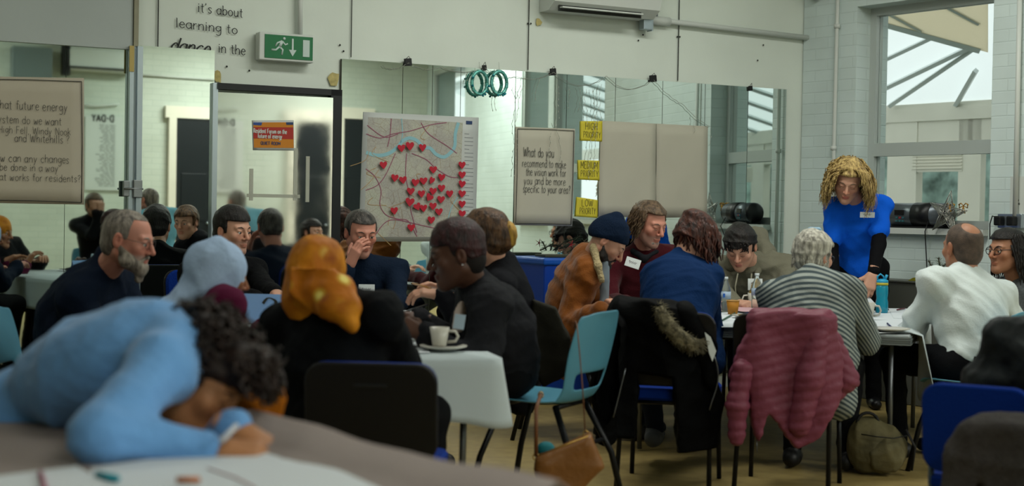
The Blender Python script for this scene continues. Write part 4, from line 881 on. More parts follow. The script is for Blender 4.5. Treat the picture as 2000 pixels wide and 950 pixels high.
# 14 standing woman in bright blue T-shirt
F14 = figure('person', 'standing woman with curly blond hair in a bright blue T-shirt reading papers on the table', P(1656, 354, 8.85), (-.24, -.82, -.48), P(1674, 393, 9.02), P(1682, 528, 9.15), (-.1, -1, 0), SK['fair'], hup=(0, -.5, .85), b=.93, shw=.158, hs=1.02,
    wr=(P(1704, 543, 8.66), P(1634, 570, 8.85)), pole=((.35, .6, 0), (-.35, .6, 0)), hands=(dict(pose='relax', along=(-.3, -.25, -1), back=(.1, -1, .3), s=1.05), dict(pose='relax', along=(0, -.3, -1), back=(0, -1, .3))),
    legs=([P(1705, 680, 9.12), P(1655, 680, 9.12)], [P(1706, 780, 9.15), P(1656, 780, 9.2)]), garment=('t_shirt', cl('royal_blue_cotton', '0b5bd6', .8)), tee=cl('black_sleeves', '0a0a0d'), trousers=m_black_tr, shoes=mat('black_boot', '0d0d10', .4), gk=dict(e=.016, amp=.008, seed=10), hd=dict(brow=(.12, .08, .05), lips=lin('a8504c'), eyes='closed'), standing=True)
m_blond = hairm('blond_curls', '6e5328', 'b39a62')
def dir14(p, rg): return V3((p[0] * 8 + rg.uniform(-.25, .25), p[1] * 3 - .1 + rg.uniform(-.2, .2), rg.uniform(-.9, -.1)))
gx = locks(F14, 900, 13, root_ring(.030, .01, .118), .215, dir14, wave=.013, r=.0036, segs=13, curl=2.8, grav=3.6)
gx = locks(F14, 240, 14, lambda rg: V3((rg.choice((-1, 1)) * rg.uniform(.01, .05), rg.uniform(.0, .07), .120)), .21, lambda p, rg: V3((np.sign(p[0]) * 1.6, .05, .15)), wave=.012, r=.0036, segs=12, curl=2.6, grav=3.6, out=gx)
head_mesh(F14, 'curly_hair', m_blond, lambda s: (cap_hair(s, .022, .070, -.02, -.08, top=.008),), amp=.006, extra=gx, lo=(-.2, -.2, -.26), hi=(.2, .2, .2))
patch(F14, 'name_badge', m_badge, P(1694, 420, 8.86), (-.05, -1, -.15), (0, 0, 1), .09, .035)

# 15 bald man white top
F15 = figure('person', 'man with shaved head in a white long-sleeved top seen from behind', P(1880, 486, 7.15), (-.32, .95, -.02), P(1888, 545, 7.1), seat(1908, 6.95), (-.45, .9, 0), SK['tan'], b=1.20, belly=1.12, hs=1.06, shw=.178, sdrop=.06,
    wr=(P(1822, 556, 7.22), P(1915, 640, 7.45)), pole=((-.5, -.3, -1), (1, 0, -1)), hands=(dict(pose='grip', along=(.5, .25, .55), back=(-.6, -.4, .6)), dict()), garment=('long_sleeved_top', cl('white_jersey', 'ccd6d6', .75)), trousers=m_black_tr, shoes=m_dkshoe, gk=dict(e=.018, amp=.010, seed=12), hd=dict(stub=.2, stubc=(.3, .25, .22)), armr=1.1)
head_mesh(F15, 'shaved_hair', mat('shaved_grey', '4a3f38', .7, bump=.4, bscale=200, c2='57493f', var=.2, scale=30), lambda s: (cap_hair(s, .0025, .070, -.035, -.08), s.el((0, -.065, .105), (.038, .04, .05), k=.02, sub=True)), amp=.0005)
# 16 dark hair and glasses at the right edge
F16 = figure('person', 'woman with long black hair and dark-framed glasses at the right edge of the picture', P(1966, 492, 7.9), (-.9, -.42, .0), P(1992, 560, 7.95), seat(2010, 8.0), (-.9, -.4, 0), SK['tan'], b=1.0, wr=(P(1930, 640, 7.75), None), hands=(dict(), dict()),
    garment=('top', mat('grey_marl', '5c6163', .9, var=.25, scale=90, bump=.3)), trousers=m_black_tr, shoes=m_dkshoe, gk=dict(e=.024, amp=.008), hd=dict(brow=(.02, .015, .015)))
gx = locks(F16, 220, 21, root_ring(.035, .0, .1), .22, lambda p, rg: V3((p[0] * 3, -.2, -1)), wave=.003, r=.008, segs=7, grav=.4)
head_mesh(F16, 'long_hair', hairm('black_long_hair', '0b090a', '17120f'), lambda s: cap_hair(s, .017, .066, -.06, -.12), amp=.004, extra=gx)
glasses(F16, r=.0022, w=.026, hgt=.02)
# 17 dark quilted jacket at the right edge, near
F17 = figure('person', 'person in a dark glossy jacket cut off by the right edge of the picture', P(2085, 560, 4.8), (.2, .95, 0), P(2080, 640, 4.8), seat(2070, 4.75), (-.2, 1, 0), SK['fair'], b=1.1, wr=(P(2000, 720, 4.9), None), pole=((-1, -.4, -.6), None), hands=(dict(), dict()),
    garment=('jacket', mat('dark_glossy_jacket', '0c0f11', .6, c2='1d2224', var=.4, scale=12, bump=.9, bscale=16, spec=.2)), trousers=m_black_tr, shoes=m_dkshoe, gk=dict(e=.03, amp=.014), armr=1.2, sdrop=.08)
head_mesh(F17, 'hair', hairm('black_hair', '100d0d'), lambda s: cap_hair(s, .018, .06, -.05, -.1), amp=.004)

# 18, 19 people at the far side of the room whom only the left mirrors show
AW = -NA
F18 = figure('person', 'person in a pale blue shirt seen from behind in the narrow mirror', VR(290, 392, 14.2), AW + DA * -.5, VR(305, 416, 14.2), Vector((*VR(324, 470, 14.2).xy, .42)), AW + DA * -.3, SK['ruddy'], b=1.1, wr=(VR(250, 460, 14.6), VR(285, 460, 14.6)), hands=(dict(), dict()), garment=('shirt', cl('pale_blue_shirt', '6fa6b8')), trousers=m_black_tr, shoes=m_dkshoe)
head_mesh(F18, 'short_hair', m_grey, lambda s: cap_hair(s, .003, .03, -.03, -.08), amp=.001)
F19 = figure('person', 'woman with glasses resting her chin on her hand in the left mirror', VR(184, 402, 14.35), -AW + DA * .25, VR(182, 430, 14.4), Vector((*VR(186, 480, 14.5).xy, .5)), -AW, SK['fair'], b=1.0, wr=(VR(196, 416, 14.1), VR(186, 414, 14.1)), hands=(dict(pose='fist', along=(0, 0, 1), back=-AW), dict(pose='fist', along=(0, 0, 1), back=-AW)), garment=('sweater', cl('black_sweater', '101116')), trousers=m_black_tr, shoes=m_dkshoe)
head_mesh(F19, 'hair', m_brown, lambda s: cap_hair(s, .014, .06, -.04, -.09), amp=.003); glasses(F19)
# ================================================================== TABLES
m_tabletop = mat('table_top', '9ea6a8', .4); m_tabedge = mat('ribbed_edge', '7d8688', .35, .3); m_leg = mat('grey_steel', '6b6f73', .35, .8); m_blackleg = mat('black_steel', '101215', .4, .3)
m_cloth = mat('white_cloth', 'b0bcc0', .8, bump=.25, bscale=10, sheen=.2); m_paper = mat('white_paper', 'cdd4da', .6); m_paper2 = mat('pink_paper', 'c9a3ab', .6)
def M2(o, ang, z=0): return Matrix.Translation((o[0], o[1], z)) @ Matrix.Rotation(ang, 4, 'Z')
# number 2 table: near right corner, axis to the left along the near edge and depth axis
T2o = PZ(968, 704, TZ2); T2far = PZ(752, 604, TZ2)
a2 = math.atan2(T2far.y - T2o.y, T2far.x - T2o.x) - R(90)
T2 = M2((T2o.x, T2o.y), a2); T2W, T2L = .95, math.hypot(T2far.x - T2o.x, T2far.y - T2o.y)
print('T2 ang', math.degrees(a2), 'len', T2L)
def folding_table(label, M, W, L, z, m_top=m_tabletop):
    """local x from -W to 0, y from 0 to L"""
    t = empty('folding_table', M=M, label=label, cat='table')
    G().box((-W / 2, L / 2, z - .014), (W, L, .028), bev=.006).build('tabletop', m_top, t)
    g = G()
    for (c, d) in (((-W / 2, .0, z - .03), (W, .012, .045)), ((-W / 2, L, z - .03), (W, .012, .045)), ((0, L / 2, z - .03), (.012, L, .045)), ((-W, L / 2, z - .03), (.012, L, .045))):
        for k in range(4): g.box((c[0], c[1], z - .014 - k * .010), (d[0] + (.006 if k % 2 else 0), d[1] + (.006 if k % 2 else 0), .008))
    g.build('edge_band', m_tabedge, t)
    for x in (-W + .09, -.09):
        for y in (.10, L - .10):
            g = G(); g.tube([(x, y, z - .05), (x, y + (.03 if y < 1 else -.03), .01)], .0125, 10); g.build('leg', m_leg, t)
    for yy in (.10, L - .10): G().tube([(-W + .09, yy, z - .055), (-.09, yy, z - .055)], .012, 8).build('crossbar', m_blackleg, t)
    return t
folding_table('long folding table under the white cloth, with the blue number 2 sign', T2, T2W, T2L, TZ2)
def tablecloth(name, label, M, W, L, z, drop, corner=.06, amp=.018, seed=0, hem=None, extra=.0, mat_=None, waves=9, sides=None):
    """cloth lying on a table with a fluted overhang; local x -W..0, y 0..L"""
    rg = random.Random(seed); g = G(); x0, x1, y0, y1 = -W - .01, .01, -.01, L + .01; per = []
    def arc(cx, cy, a0): return [(cx + corner * math.cos(a0 + R(15) * k), cy + corner * math.sin(a0 + R(15) * k)) for k in range(7)]
    def seg(a, b, n): return [(a[0] + (b[0] - a[0]) * k / n, a[1] + (b[1] - a[1]) * k / n) for k in range(1, n)]
    c1 = arc(x1 - corner, y0 + corner, R(-90)); c2 = arc(x1 - corner, y1 - corner, 0); c3 = arc(x0 + corner, y1 - corner, R(90)); c4 = arc(x0 + corner, y0 + corner, R(180))
    for a, b in ((c1, c2), (c2, c3), (c3, c4), (c4, c1)):
        per += a + seg(a[-1], b[0], max(6, int(math.dist(a[-1], b[0]) / .035)))
    n = len(per); rows = 9; vs = []; cx, cy = (x0 + x1) / 2, (y0 + y1) / 2
    for k in range(n):
        px, py = per[k]; q = per[(k + 1) % n]; r_ = per[k - 1]; nx, ny = (q[1] - r_[1]), -(q[0] - r_[0]); l = math.hypot(nx, ny); nx /= l; ny /= l
        dr = drop(px, py) if callable(drop) else drop; iscor = math.exp(-((min(abs(px - x0), abs(px - x1)) ** 2 + min(abs(py - y0), abs(py - y1)) ** 2) / .012))
        for j in range(rows):
            t = j / (rows - 1); fl = amp * t * (math.sin(k * .33 * 9 / waves + 1.7 * math.sin(k * .11 + seed)) + .5 * math.sin(k * .71 + seed)); out = .018 + .02 * t + iscor * .02 * t + fl
            vs.append((px + nx * out, py + ny * out, z + .006 - (dr + iscor * .03) * t - (.004 if j else 0)))
    fs = [(k * rows + j, ((k + 1) % n) * rows + j, ((k + 1) % n) * rows + j + 1, k * rows + j + 1) for k in range(n) for j in range(rows - 1)]
    b = len(vs); vs.append((cx, cy, z + .006)); fs += [(b, k * rows, ((k + 1) % n) * rows) for k in range(n)]
    vs = [(a, c, d) for a, c, d in vs]; g.add(vs, fs, 0, True); o = g.build(name, mat_ or m_cloth, M=M); tag(o, label, 'tablecloth')
    md = o.modifiers.new('thickness', 'SOLIDIFY'); md.thickness = .003; return o
tablecloth('tablecloth', 'white cloth hanging from the corner of the number 2 table beside the light blue chair', T2, T2W, T2L, TZ2, .21, seed=4, amp=.010, corner=.035)
# right hand table
T3o = PZ(1776, 656, TZ3); a3 = R(-20); T3 = M2((T3o.x, T3o.y), a3); T3W, T3L = 1.42, 1.68
folding_table('grey topped folding table with ribbed edge where the group in front of the window works', T3, T3W, T3L, TZ3)
g = G(); rg = random.Random(2); N_ = 22; rows = 10; vs = []
for k in range(N_):
    y = .10 + k * .055
    for j in range(rows):
        t = j / (rows - 1); vs.append((-.10 + min(t * 3, 1) * .12 + .02 * t * math.sin(k * 1.1) + .10 * t * (k < 6) * (1 - k / 6), y - .05 * t + .02 * t * math.sin(k * .7), TZ3 + .008 - max(0, t - .3) * (.40 + .10 * math.sin(k * .5))))
g.add(vs, [(k * rows + j, (k + 1) * rows + j, (k + 1) * rows + j + 1, k * rows + j + 1) for k in range(N_ - 1) for j in range(rows - 1)], 0, True)
o = g.build('tablecloth', m_cloth, M=T3); o.modifiers.new('thickness', 'SOLIDIFY').thickness = .003; tag(o, 'short white cloth hanging off the right end of the table beside the man in white', 'tablecloth')
# foreground table with taupe cloth
m_taupe = mat('taupe_cloth', '8f8480', .85, bump=.2, bscale=14)
Fa, Fb = PZ(500, 838, TZ1), PZ(1000, 962, TZ1); aF = math.atan2(Fb.y - Fa.y, Fb.x - Fa.x)
TF = M2((Fa.x, Fa.y), aF); TFi = TF.inverted()
def fpt(px, py, z=TZ1): q = TFi @ PZ(px, py, z); return q
t = empty('foreground_table', M=TF, label='large table in the blurred foreground under a taupe cloth', cat='table')
G().box((-.05, -.75, TZ1 - .02), (2.1, 1.45, .03), bev=.006).build('tabletop', m_tabletop, t)
for x in (-1.0, .9):
    for y in (-.12, -1.38): G().tube([(x, y, TZ1 - .04), (x, y, .01)], .02, 10).build('leg', m_leg, t)
def slabS(name, label, cat, m, f, pts, M=None, h=.01, amp=.004, pad=.08, parent=None, fr=1.0):
    pts = np.array([list(p)[:3] for p in pts]); s = S(pts.min(0) - pad, pts.max(0) + pad, h); f(s); v, ff = s.mesh(); o = to_mesh(name, [(v, ff)], m, parent, disp=lambda p: wrinkle(p, amp, fr, 3))
    if M is not None: o.matrix_world = M
    if label: tag(o, label, cat)
    return o
N_, K_ = 44, 34; g = G(); vs = []
for i in range(N_):
    x = -1.15 + 2.25 * i / (N_ - 1)
    for j in range(K_):
        t_ = j / (K_ - 1)
        if j < 24:
            y = -1.52 + 1.52 * j / 23; zz = TZ1 + .004 + .050 * math.exp(-((y + .07) / .055) ** 2) * max(.15, min(1, (x + .35) * 2.2)) * (1 + .15 * math.sin(x * 7)) + .002 * math.sin(x * 22 + y * 9)
        else:
            q = (j - 23) / 10; y = .015 + .012 * math.sin(i * .9) * q; zz = TZ1 + .004 - .30 * q
        vs.append((x, y, zz))
g.add(vs, [(i * K_ + j, (i + 1) * K_ + j, (i + 1) * K_ + j + 1, i * K_ + j + 1) for i in range(N_ - 1) for j in range(K_ - 1)], 0, True)
o = g.build('tablecloth', m_taupe, M=TF); o.modifiers.new('thickness', 'SOLIDIFY').thickness = .003; tag(o, 'taupe cloth rucked into a ridge along the back of the foreground table', 'tablecloth')
def sheet(pxs, z, label, m=m_paper, name='paper_sheet', t=.0015, group=None, cat='paper', marks=None):
    q = [PZ(a, b, z) for a, b in pxs]; n = len(q); g = G(); g.add([(p.x, p.y, z) for p in q] + [(p.x, p.y, z + t) for p in q], [tuple(range(n)), tuple(range(n, 2 * n))] + [(i, (i + 1) % n, (i + 1) % n + n, i + n) for i in range(n)])
    c = sum((Vector(v) for v in g.v), Vector()) / len(g.v); g.v = [tuple(Vector(v) - c) for v in g.v]
    o = g.build(name, m, M=Matrix.Translation(c)); return tag(o, label, cat, group)
def stroke(px, z, m, label, name='pen', r=.0045, cat='pen'):
    a, b = PZ(*px[0], z), PZ(*px[1], z); d = (b - a); c = (a + b) / 2; g = G(); d2 = d / 2
    g.tube([-d2, d2 * .86], r, 8); g.tube([d2 * .86, d2], [r, r * .2], 8); o = g.build(name, m, M=Matrix.Translation(c + Vector((0, 0, r)))); return tag(o, label, cat)
z = TZ1 + .008
sheet([(180, 915), (470, 872), (560, 872), (860, 1010), (150, 1010)], z, 'large white sheet under the forearm of the person in light blue')
sheet([(-30, 935), (150, 912), (215, 950), (230, 1010), (-40, 1010)], z + .003, 'white sheet at the bottom left corner of the foreground table')
stroke([(95, 985), (78, 925)], z + .004, mat('magenta_pen', '9b2c56', .4), 'magenta pen lying on the sheet at the bottom left'); stroke([(190, 935), (232, 944)], z + .002, mat('teal_pen', '1f93a5', .4), 'short teal pen on the white sheet below the blue sleeve', r=.007)
stroke([(345, 944), (392, 944)], z + .002, mat('orange_pen', 'b5714a', .4), 'orange pen on the white sheet at the bottom edge', r=.006)
g = G(); a, b = PZ(405, 915, z + .003), PZ(500, 955, z + .003); g.tube([a, (a + b) / 2 + Vector((.01, 0, 0)), b], .0015, 4); tag(g.build('pen_line', mat('red_ink', 'b06a6a', .6)), 'faint red felt-pen line drawn across the big sheet', 'drawn line')
g = G(); g.tube([P(432, 862, 2.8), P(462, 832, 2.86)], .006, 8); tag(g.build('marker_pen', mat('white_marker', 'b8bcc4', .4)), 'white marker pen held in the writing hand of the person in light blue', 'pen')

# ================================================================== CHAIRS
m_poly_blue = mat('pale_blue_plastic', '4e8ba3', .38, bump=.05, bscale=200); m_blueseat = cl('royal_blue_fabric', '062a7a'); m_blkplastic = mat('black_plastic', '0b0c0e', .45, bump=.1, bscale=300); m_greyframe = mat('grey_painted_steel', '4f5f68', .35, .5)
def poly_chair():
    """moulded shell chair facing +y, floor origin under the seat centre"""
    t = empty('plastic_chair'); prof = []
    path = [(.20, .415), (.17, .435), (.08, .432), (-.02, .428), (-.10, .430), (-.155, .445), (-.185, .49), (-.20, .55), (-.215, .62), (-.235, .70), (-.25, .76), (-.262, .785)]
    def wid(k): return (.165, .19, .205, .205, .20, .185, .18, .195, .205, .20, .185, .15)[k]
    U = 13; vs = []; fs = []
    # refine along path
    pp = []; ww = []
    for k in range(len(path) - 1):
        for s_ in range(2):
            q = s_ / 2; pp.append((path[k][0] * (1 - q) + path[k + 1][0] * q, path[k][1] * (1 - q) + path[k + 1][1] * q)); ww.append(wid(k) * (1 - q) + wid(k + 1) * q)
    pp.append(path[-1]); ww.append(wid(11)); n = len(pp)
    for k in range(n):
        back = k / (n - 1)
        for u in range(U):
            a = (u / (U - 1) * 2 - 1); x = ww[k] * math.copysign(abs(a) ** .9, a); cu = (a * a)
            y = pp[k][0] + (.035 * cu if back > .45 else 0); z = pp[k][1] + (.018 * cu * (1 if back < .45 else 0)) - (.02 * a ** 4 if k == n - 1 else 0)
            vs.append((x, y, z))
    for k in range(n - 1):
        for u in range(U - 1):
            if 12 <= k <= 13 and 2 <= u <= 9: continue
            fs.append((k * U + u, k * U + u + 1, (k + 1) * U + u + 1, (k + 1) * U + u))
    g = G().add(vs, fs, 0, True); o = g.build('shell', m_poly_blue, t); md = o.modifiers.new('s', 'SOLIDIFY'); md.thickness = .007; md.offset = 0; md = o.modifiers.new('b', 'SUBSURF'); md.levels = 1; md.render_levels = 1
    for q in (-1, 1):
        G().tube([(q * .13, .12, .425), (q * .175, .19, .22), (q * .20, .235, .0)], .0125, 8).build('leg', m_blackleg, t)
        G().tube([(q * .13, -.10, .425), (q * .18, -.20, .22), (q * .205, -.25, .0)], .0125, 8).build('leg', m_blackleg, t)
    G().tube([(-.13, .12, .42), (.13, .12, .42)], .011, 8).tube([(-.13, -.10, .42), (.13, -.10, .42)], .011, 8).tube([(-.165, -.17, .27), (.165, -.17, .27)], .009, 8).build('under_frame', m_blackleg, t)
    return t
def uph_chair(fabric=None, shellm=None, framem=None, w=.24, top=.86):
    t = empty('stacking_chair'); fabric = fabric or m_blueseat; shellm = shellm or m_blkplastic; framem = framem or m_blackleg
    def rrect(w_, h_, r_, n=5):
        o = []
        for cx, cz, a0 in ((w_ - r_, h_ - r_, 0), (-w_ + r_, h_ - r_, 90), (-w_ + r_, -h_ + r_, 180), (w_ - r_, -h_ + r_, 270)): o += [(cx + r_ * math.cos(R(a0 + 90 * k / n)), cz + r_ * math.sin(R(a0 + 90 * k / n))) for k in range(n + 1)]
        return o
    hb = (top - .50) / 2; zc = (top + .50) / 2; Mb = Matrix.Translation((0, -.225, zc)) @ Matrix.Rotation(R(8), 4, 'X')
    o = G().prism(rrect(w, hb, .07), -.02, .0).build('back_shell', shellm, t, Mb); o.modifiers.new('b', 'BEVEL').width = .006
    o = G().prism(rrect(w - .004, hb - .004, .07), .001, .035).build('back_pad', fabric, t, Mb); o.modifiers.new('b', 'BEVEL').width = .01
    Ms = Matrix.Translation((0, .0, .455)) @ Matrix.Rotation(R(90), 4, 'X')
    o = G().prism(rrect(w - .01, .22, .06), -.025, .03).build('seat', fabric, t, Ms); o.modifiers.new('b', 'BEVEL').width = .012
    for q in (-1, 1):
        G().tube([(q * (w - .03), .19, .42), (q * (w - .02), .215, .0)], .012, 8).build('leg', framem, t)
        G().tube([(q * (w - .03), -.20, .55), (q * (w - .03), -.19, .42), (q * (w - .02), -.255, .0)], .012, 8).build('leg', framem, t)
    G().tube([(-w + .03, .19, .42), (w - .03, .19, .42)], .011, 8).tube([(-w + .03, -.19, .42), (w - .03, -.19, .42)], .011, 8).tube([(-w + .03, .19, .42), (-w + .03, -.19, .42)], .011, 8).tube([(w - .03, .19, .42), (w - .03, -.19, .42)], .011, 8).build('under_frame', framem, t)
    return t
def put(t, x, y, facing, label, cat='chair', group=None, name=None, sc_=1.0):
    t.location = (x, y, 0); t.rotation_euler = (0, 0, math.atan2(facing[1], facing[0]) - R(90)); t.scale = (sc_,) * 3; tag(t, label, cat, group); return t
def copy_tree(o, parent=None):
    c = o.copy(); col.objects.link(c); c.parent = parent
    for ch in list(o.children): copy_tree(ch, c)
    return c
PC = poly_chair(); q = P(1068, 700, 5.78); put(PC, q.x, q.y, (-.89, .45), 'empty pale blue plastic chair with a tan handbag hanging from its backrest', sc_=1.05)
def pc(px, d, f, label, dz=1.0):
    q = P(px, 700, d); return put(copy_tree(PC), q.x, q.y, f, label, sc_=dz)
pc(98, 5.85, (1, .05), 'pale blue plastic chair under the grey bearded man')
pc(1895, 6.9, (-.85, .5), 'pale blue plastic chair under the man in the white top')
pc(1100, 7.75, (1, -.1), 'pale blue plastic chair behind the man in the tan suede jacket')
pc(420, 5.05, (.9, .4), 'chair hidden under the person in the pale blue headscarf')
for fg, f_, lb in ((F18, AW, 'pale blue plastic chair under the person in the pale blue shirt'), (F19, -AW, 'pale blue plastic chair under the woman resting her chin on her hand')): put(copy_tree(PC), fg.Pv[0], fg.Pv[1], f_, lb)
UC = uph_chair(); q = P(737, 800, 4.42); put(UC, q.x, q.y + .17, (.08, 1), 'black plastic-backed chair with a blue seat in front of the number 2 table', sc_=.86)
for n_ in ('back_shell',):
    for ch in UC.children:
        if ch.name.startswith('back_shell'): G().box((0, -.022, .10), (.12, .004, .012), bev=.001).box((0, -.023, .10), (.10, .006, .006)).build('handle_slot', mat('dark_grey_plastic', '1e2124', .4), ch)
def uc(px, d, f, label, s_=1.0, **k):
    q = P(px, 700, d); return put(uph_chair(**k) if k else copy_tree(UC), q.x, q.y, f, label, sc_=s_)
uc(1935, 4.66, (.50, .85), 'royal blue chair with a grey coat over it in the lower right corner', .80, shellm=m_blueseat, framem=m_greyframe, w=.21)
uc(-5, 4.9, (.9, .45), 'royal blue chair cut off by the left edge of the picture', shellm=m_blueseat, top=.92)
uc(1312, 6.42, (.25, 1), 'chair under the black parka with a fur-trimmed hood', .92)
uc(1545, 6.38, (.35, 1), 'chair wrapped in the dusty pink quilted jacket', .92)
uc(1250, 8.62, (.35, -1), 'chair under the man in the maroon fleece'); uc(1480, 9.4, (-.15, -1), 'chair under the teenager in the grey hoodie')
uc(2010, 8.05, (-.9, -.4), 'chair under the woman with long black hair'); uc(712, 8.0, (.2, -1), 'chair under the man with his hand over his mouth'); uc(430, 7.85, (.5, -.8), 'chair under the young man in the black jacket')

# ================================================================== coats and bags
def grid_obj(name, m, build, pts, h=.009, disp=None, label=None, cat=None, parent=None, pad=.12, O=None):
    pts = np.array([list(p) for p in pts]); s = S(pts.min(0) - pad, pts.max(0) + pad, h); build(s); v, ff = s.mesh()
    O = V3(O) if O is not None else V3((0, 0, 0)); o = to_mesh(name, [(v, ff)], m, parent, O, disp=disp)
    if parent is None: o.location = Vector(O)
    if label: tag(o, label, cat)
    return o
m_pink = mat('dusty_pink_nylon', '74394a', .5, bump=.35, bscale=35, spec=.25)
d = 6.12; O = P(1545, 760, d); O.z = 0
J = empty('quilted_jacket', O, 0, 'dusty pink quilted jacket draped over a chair back', 'jacket')
def quilt(axis=(0, 0, 1), f=26, amp=.010, tilt=0.0):
    f *= 1.25; amp *= .62
    def g_(p):
        c = p[:, 2] + tilt * p[:, 0]; return amp * (np.abs(np.sin(c * f * math.pi)) ** .5 - .6) + wrinkle(p, .004, 1.2, 5)
    return g_
bowf = lambda X, Z: .03 * np.sin(X * 9) + .02 * np.sin(X * 21 + Z * 3)
grid_obj('body_panel', m_pink, lambda s: (drape(s, [(1474, 612), (1540, 610), (1605, 614), (1628, 626), (1648, 700), (1640, 780), (1600, 850), (1555, 878), (1510, 820), (1497, 808), (1478, 866), (1465, 820), (1462, 770), (1425, 740), (1440, 690)], d, .035, bowf), s.rc(P(1478, 622, d), P(1612, 624, d), .045, .045, k=.04)), [P(1425, 610, d), P(1660, 880, d)], disp=quilt(f=19, tilt=-.25), parent=J, O=O)
grid_obj('sleeve', m_pink, lambda s: (s.rc(P(1598, 640, d - .02), P(1582, 735, d - .05), .055, .06, k=.03), s.rc(P(1582, 735, d - .05), P(1562, 830, d - .05), .06, .05, k=.03)), [P(1590, 640, d), P(1560, 830, d)], disp=quilt(f=19, tilt=-.15, amp=.012), parent=J, O=O)
grid_obj('sleeve', m_pink, lambda s: (s.rc(P(1452, 720, d - .02), P(1440, 790, d - .03), .045, .045, k=.03), s.rc(P(1440, 790, d - .03), P(1439, 855, d - .03), .045, .036, k=.03)), [P(1450, 710, d), P(1438, 860, d)], disp=quilt(f=19, amp=.012), parent=J, O=O)
grid_obj('side_panel', m_pink, lambda s: (s.rc(P(1622, 660, d + .05), P(1650, 740, d + .06), .045, .06, k=.03), s.rc(P(1650, 740, d + .06), P(1625, 780, d + .05), .05, .035, k=.03)), [P(1622, 650, d), P(1655, 790, d)], disp=quilt(f=19, amp=.010, tilt=.4), parent=J, O=O)
G().tube([P(1478, 860, d - .03) - O, P(1479, 885, d - .03) - O], .002, 6).build('zip_end', m_leg, J)
# black parka with fur trimmed hood over the next chair
d = 6.2; O = P(1300, 760, d); O.z = 0; m_parka = mat('black_parka', '030405', .7, bump=.5, bscale=25, spec=.08)
J = empty('parka', O, 0, 'black parka with a fur-trimmed hood hanging over a chair back and down to the floor', 'jacket')
grid_obj('body_panel', m_parka, lambda s: (drape(s, [(1205, 590), (1255, 585), (1330, 600), (1368, 640), (1398, 700), (1412, 780), (1405, 872), (1320, 885), (1312, 735), (1245, 730), (1242, 860), (1160, 850), (1158, 760), (1172, 660)], d, .05, lambda X, Z: .03 * np.sin(X * 14 + Z * 2)), s.rc(P(1215, 610, d), P(1330, 625, d), .07, .07, k=.05)), [P(1155, 580, d), P(1415, 890, d)], disp=lambda p: wrinkle(p, .014, 1.2, 6), parent=J, O=O)
grid_obj('sleeve', m_parka, lambda s: (s.rc(P(1195, 640, d - .06), P(1180, 760, d - .08), .07, .065, k=.03), s.rc(P(1180, 760, d - .08), P(1185, 850, d - .06), .065, .05, k=.03)), [P(1195, 630, d), P(1185, 860, d)], disp=lambda p: wrinkle(p, .014, 1.2, 2), parent=J, O=O)
m_fur = mat('fur_trim', '4f4a38', .95, c2='6d6650', var=.4, scale=40, bump=1, bscale=90)
gf = G(); rg = random.Random(5); path = [P(1288, 602, d - .07), P(1300, 630, d - .1), P(1325, 658, d - .11), P(1352, 675, d - .1), P(1368, 672, d - .08)]
for i in range(900):
    k = rg.uniform(0, len(path) - 1.01); a, b = path[int(k)], path[int(k) + 1]; p = a.lerp(b, k % 1); dr = Vector((rg.uniform(-1, 1), rg.uniform(-1, .4), rg.uniform(-1, 1))).normalized(); p = p + dr * .020 - O; e = p + (dr + Vector((.3, 0, -.6))).normalized() * rg.uniform(.02, .036); gf.tube([p, e], [.0022, .0005], 3, caps=False)
pth = [p - O for p in path]
gf.tube(pth, [.022, .034, .036, .034, .02], 10); gf.build('fur_trim', m_fur, J)
grid_obj('hood', m_parka, lambda s: (s.rc(P(1335, 615, d - .02), P(1375, 680, d - .03), .06, .05, k=.04), s.rc(P(1375, 680, d - .03), P(1390, 750, d - .04), .05, .03, k=.04)), [P(1335, 610, d), P(1390, 760, d)], disp=lambda p: wrinkle(p, .008, 1.2, 2), parent=J, O=O)
for pz in ([P(1393 + 10 * math.sin(k * .5), 690 + k * 14, d - .09) - O for k in range(9)], [P(1222 - k * 4, 720 + k * 16, d - .13) - O for k in range(7)]): G().tube(pz, .003, 6).build('zip', m_leg, J)
sheetw = P(1390, 670, d); g = G(); g.prism([(0, .05), (.025, .03), (.05, -.03), (.035, -.075), (.02, -.04)], -.004, .004); g.build('fabric_label', m_badge, J, Matrix.Translation(P(1376, 672, d - .09) - O))
# olive jacket behind the woman in charcoal
o = grid_obj('olive_jacket', cl('dark_olive_cloth', '26251f'), lambda s: (drape(s, [(1040, 585), (1085, 600), (1108, 650), (1118, 720), (1060, 760), (1040, 700)], 6.35, .05, lambda X, Z: .03 * np.sin(X * 18))), [P(1035, 580, 6.35), P(1120, 765, 6.35)], disp=lambda p: wrinkle(p, .012, 1.4, 3), label='dark olive jacket hanging over the chair behind the woman in the charcoal coat', cat='jacket', O=P(1075, 700, 6.35))
# grey wool coat over lower right chair
m_wool = cl('grey_wool', '403d3c', var=.15, scale=50, bump=.5)
o = grid_obj('wool_coat', m_wool, lambda s: (drape(s, [(1880, 840), (1925, 818), (1985, 822), (2060, 850), (2060, 1010), (1925, 1010), (1905, 930), (1880, 1010), (1842, 1000), (1850, 900)], 4.2, .05, lambda X, Z: .03 * np.sin(X * 16)), s.rc(P(1900, 850, 4.2), P(1990, 845, 4.2), .04, .05, k=.04)), [P(1835, 815, 4.2), P(2065, 1015, 4.2)], disp=lambda p: wrinkle(p, .012, 1.2, 3), label='grey wool coat draped in the lower right corner', cat='coat', O=P(1950, 900, 4.2))
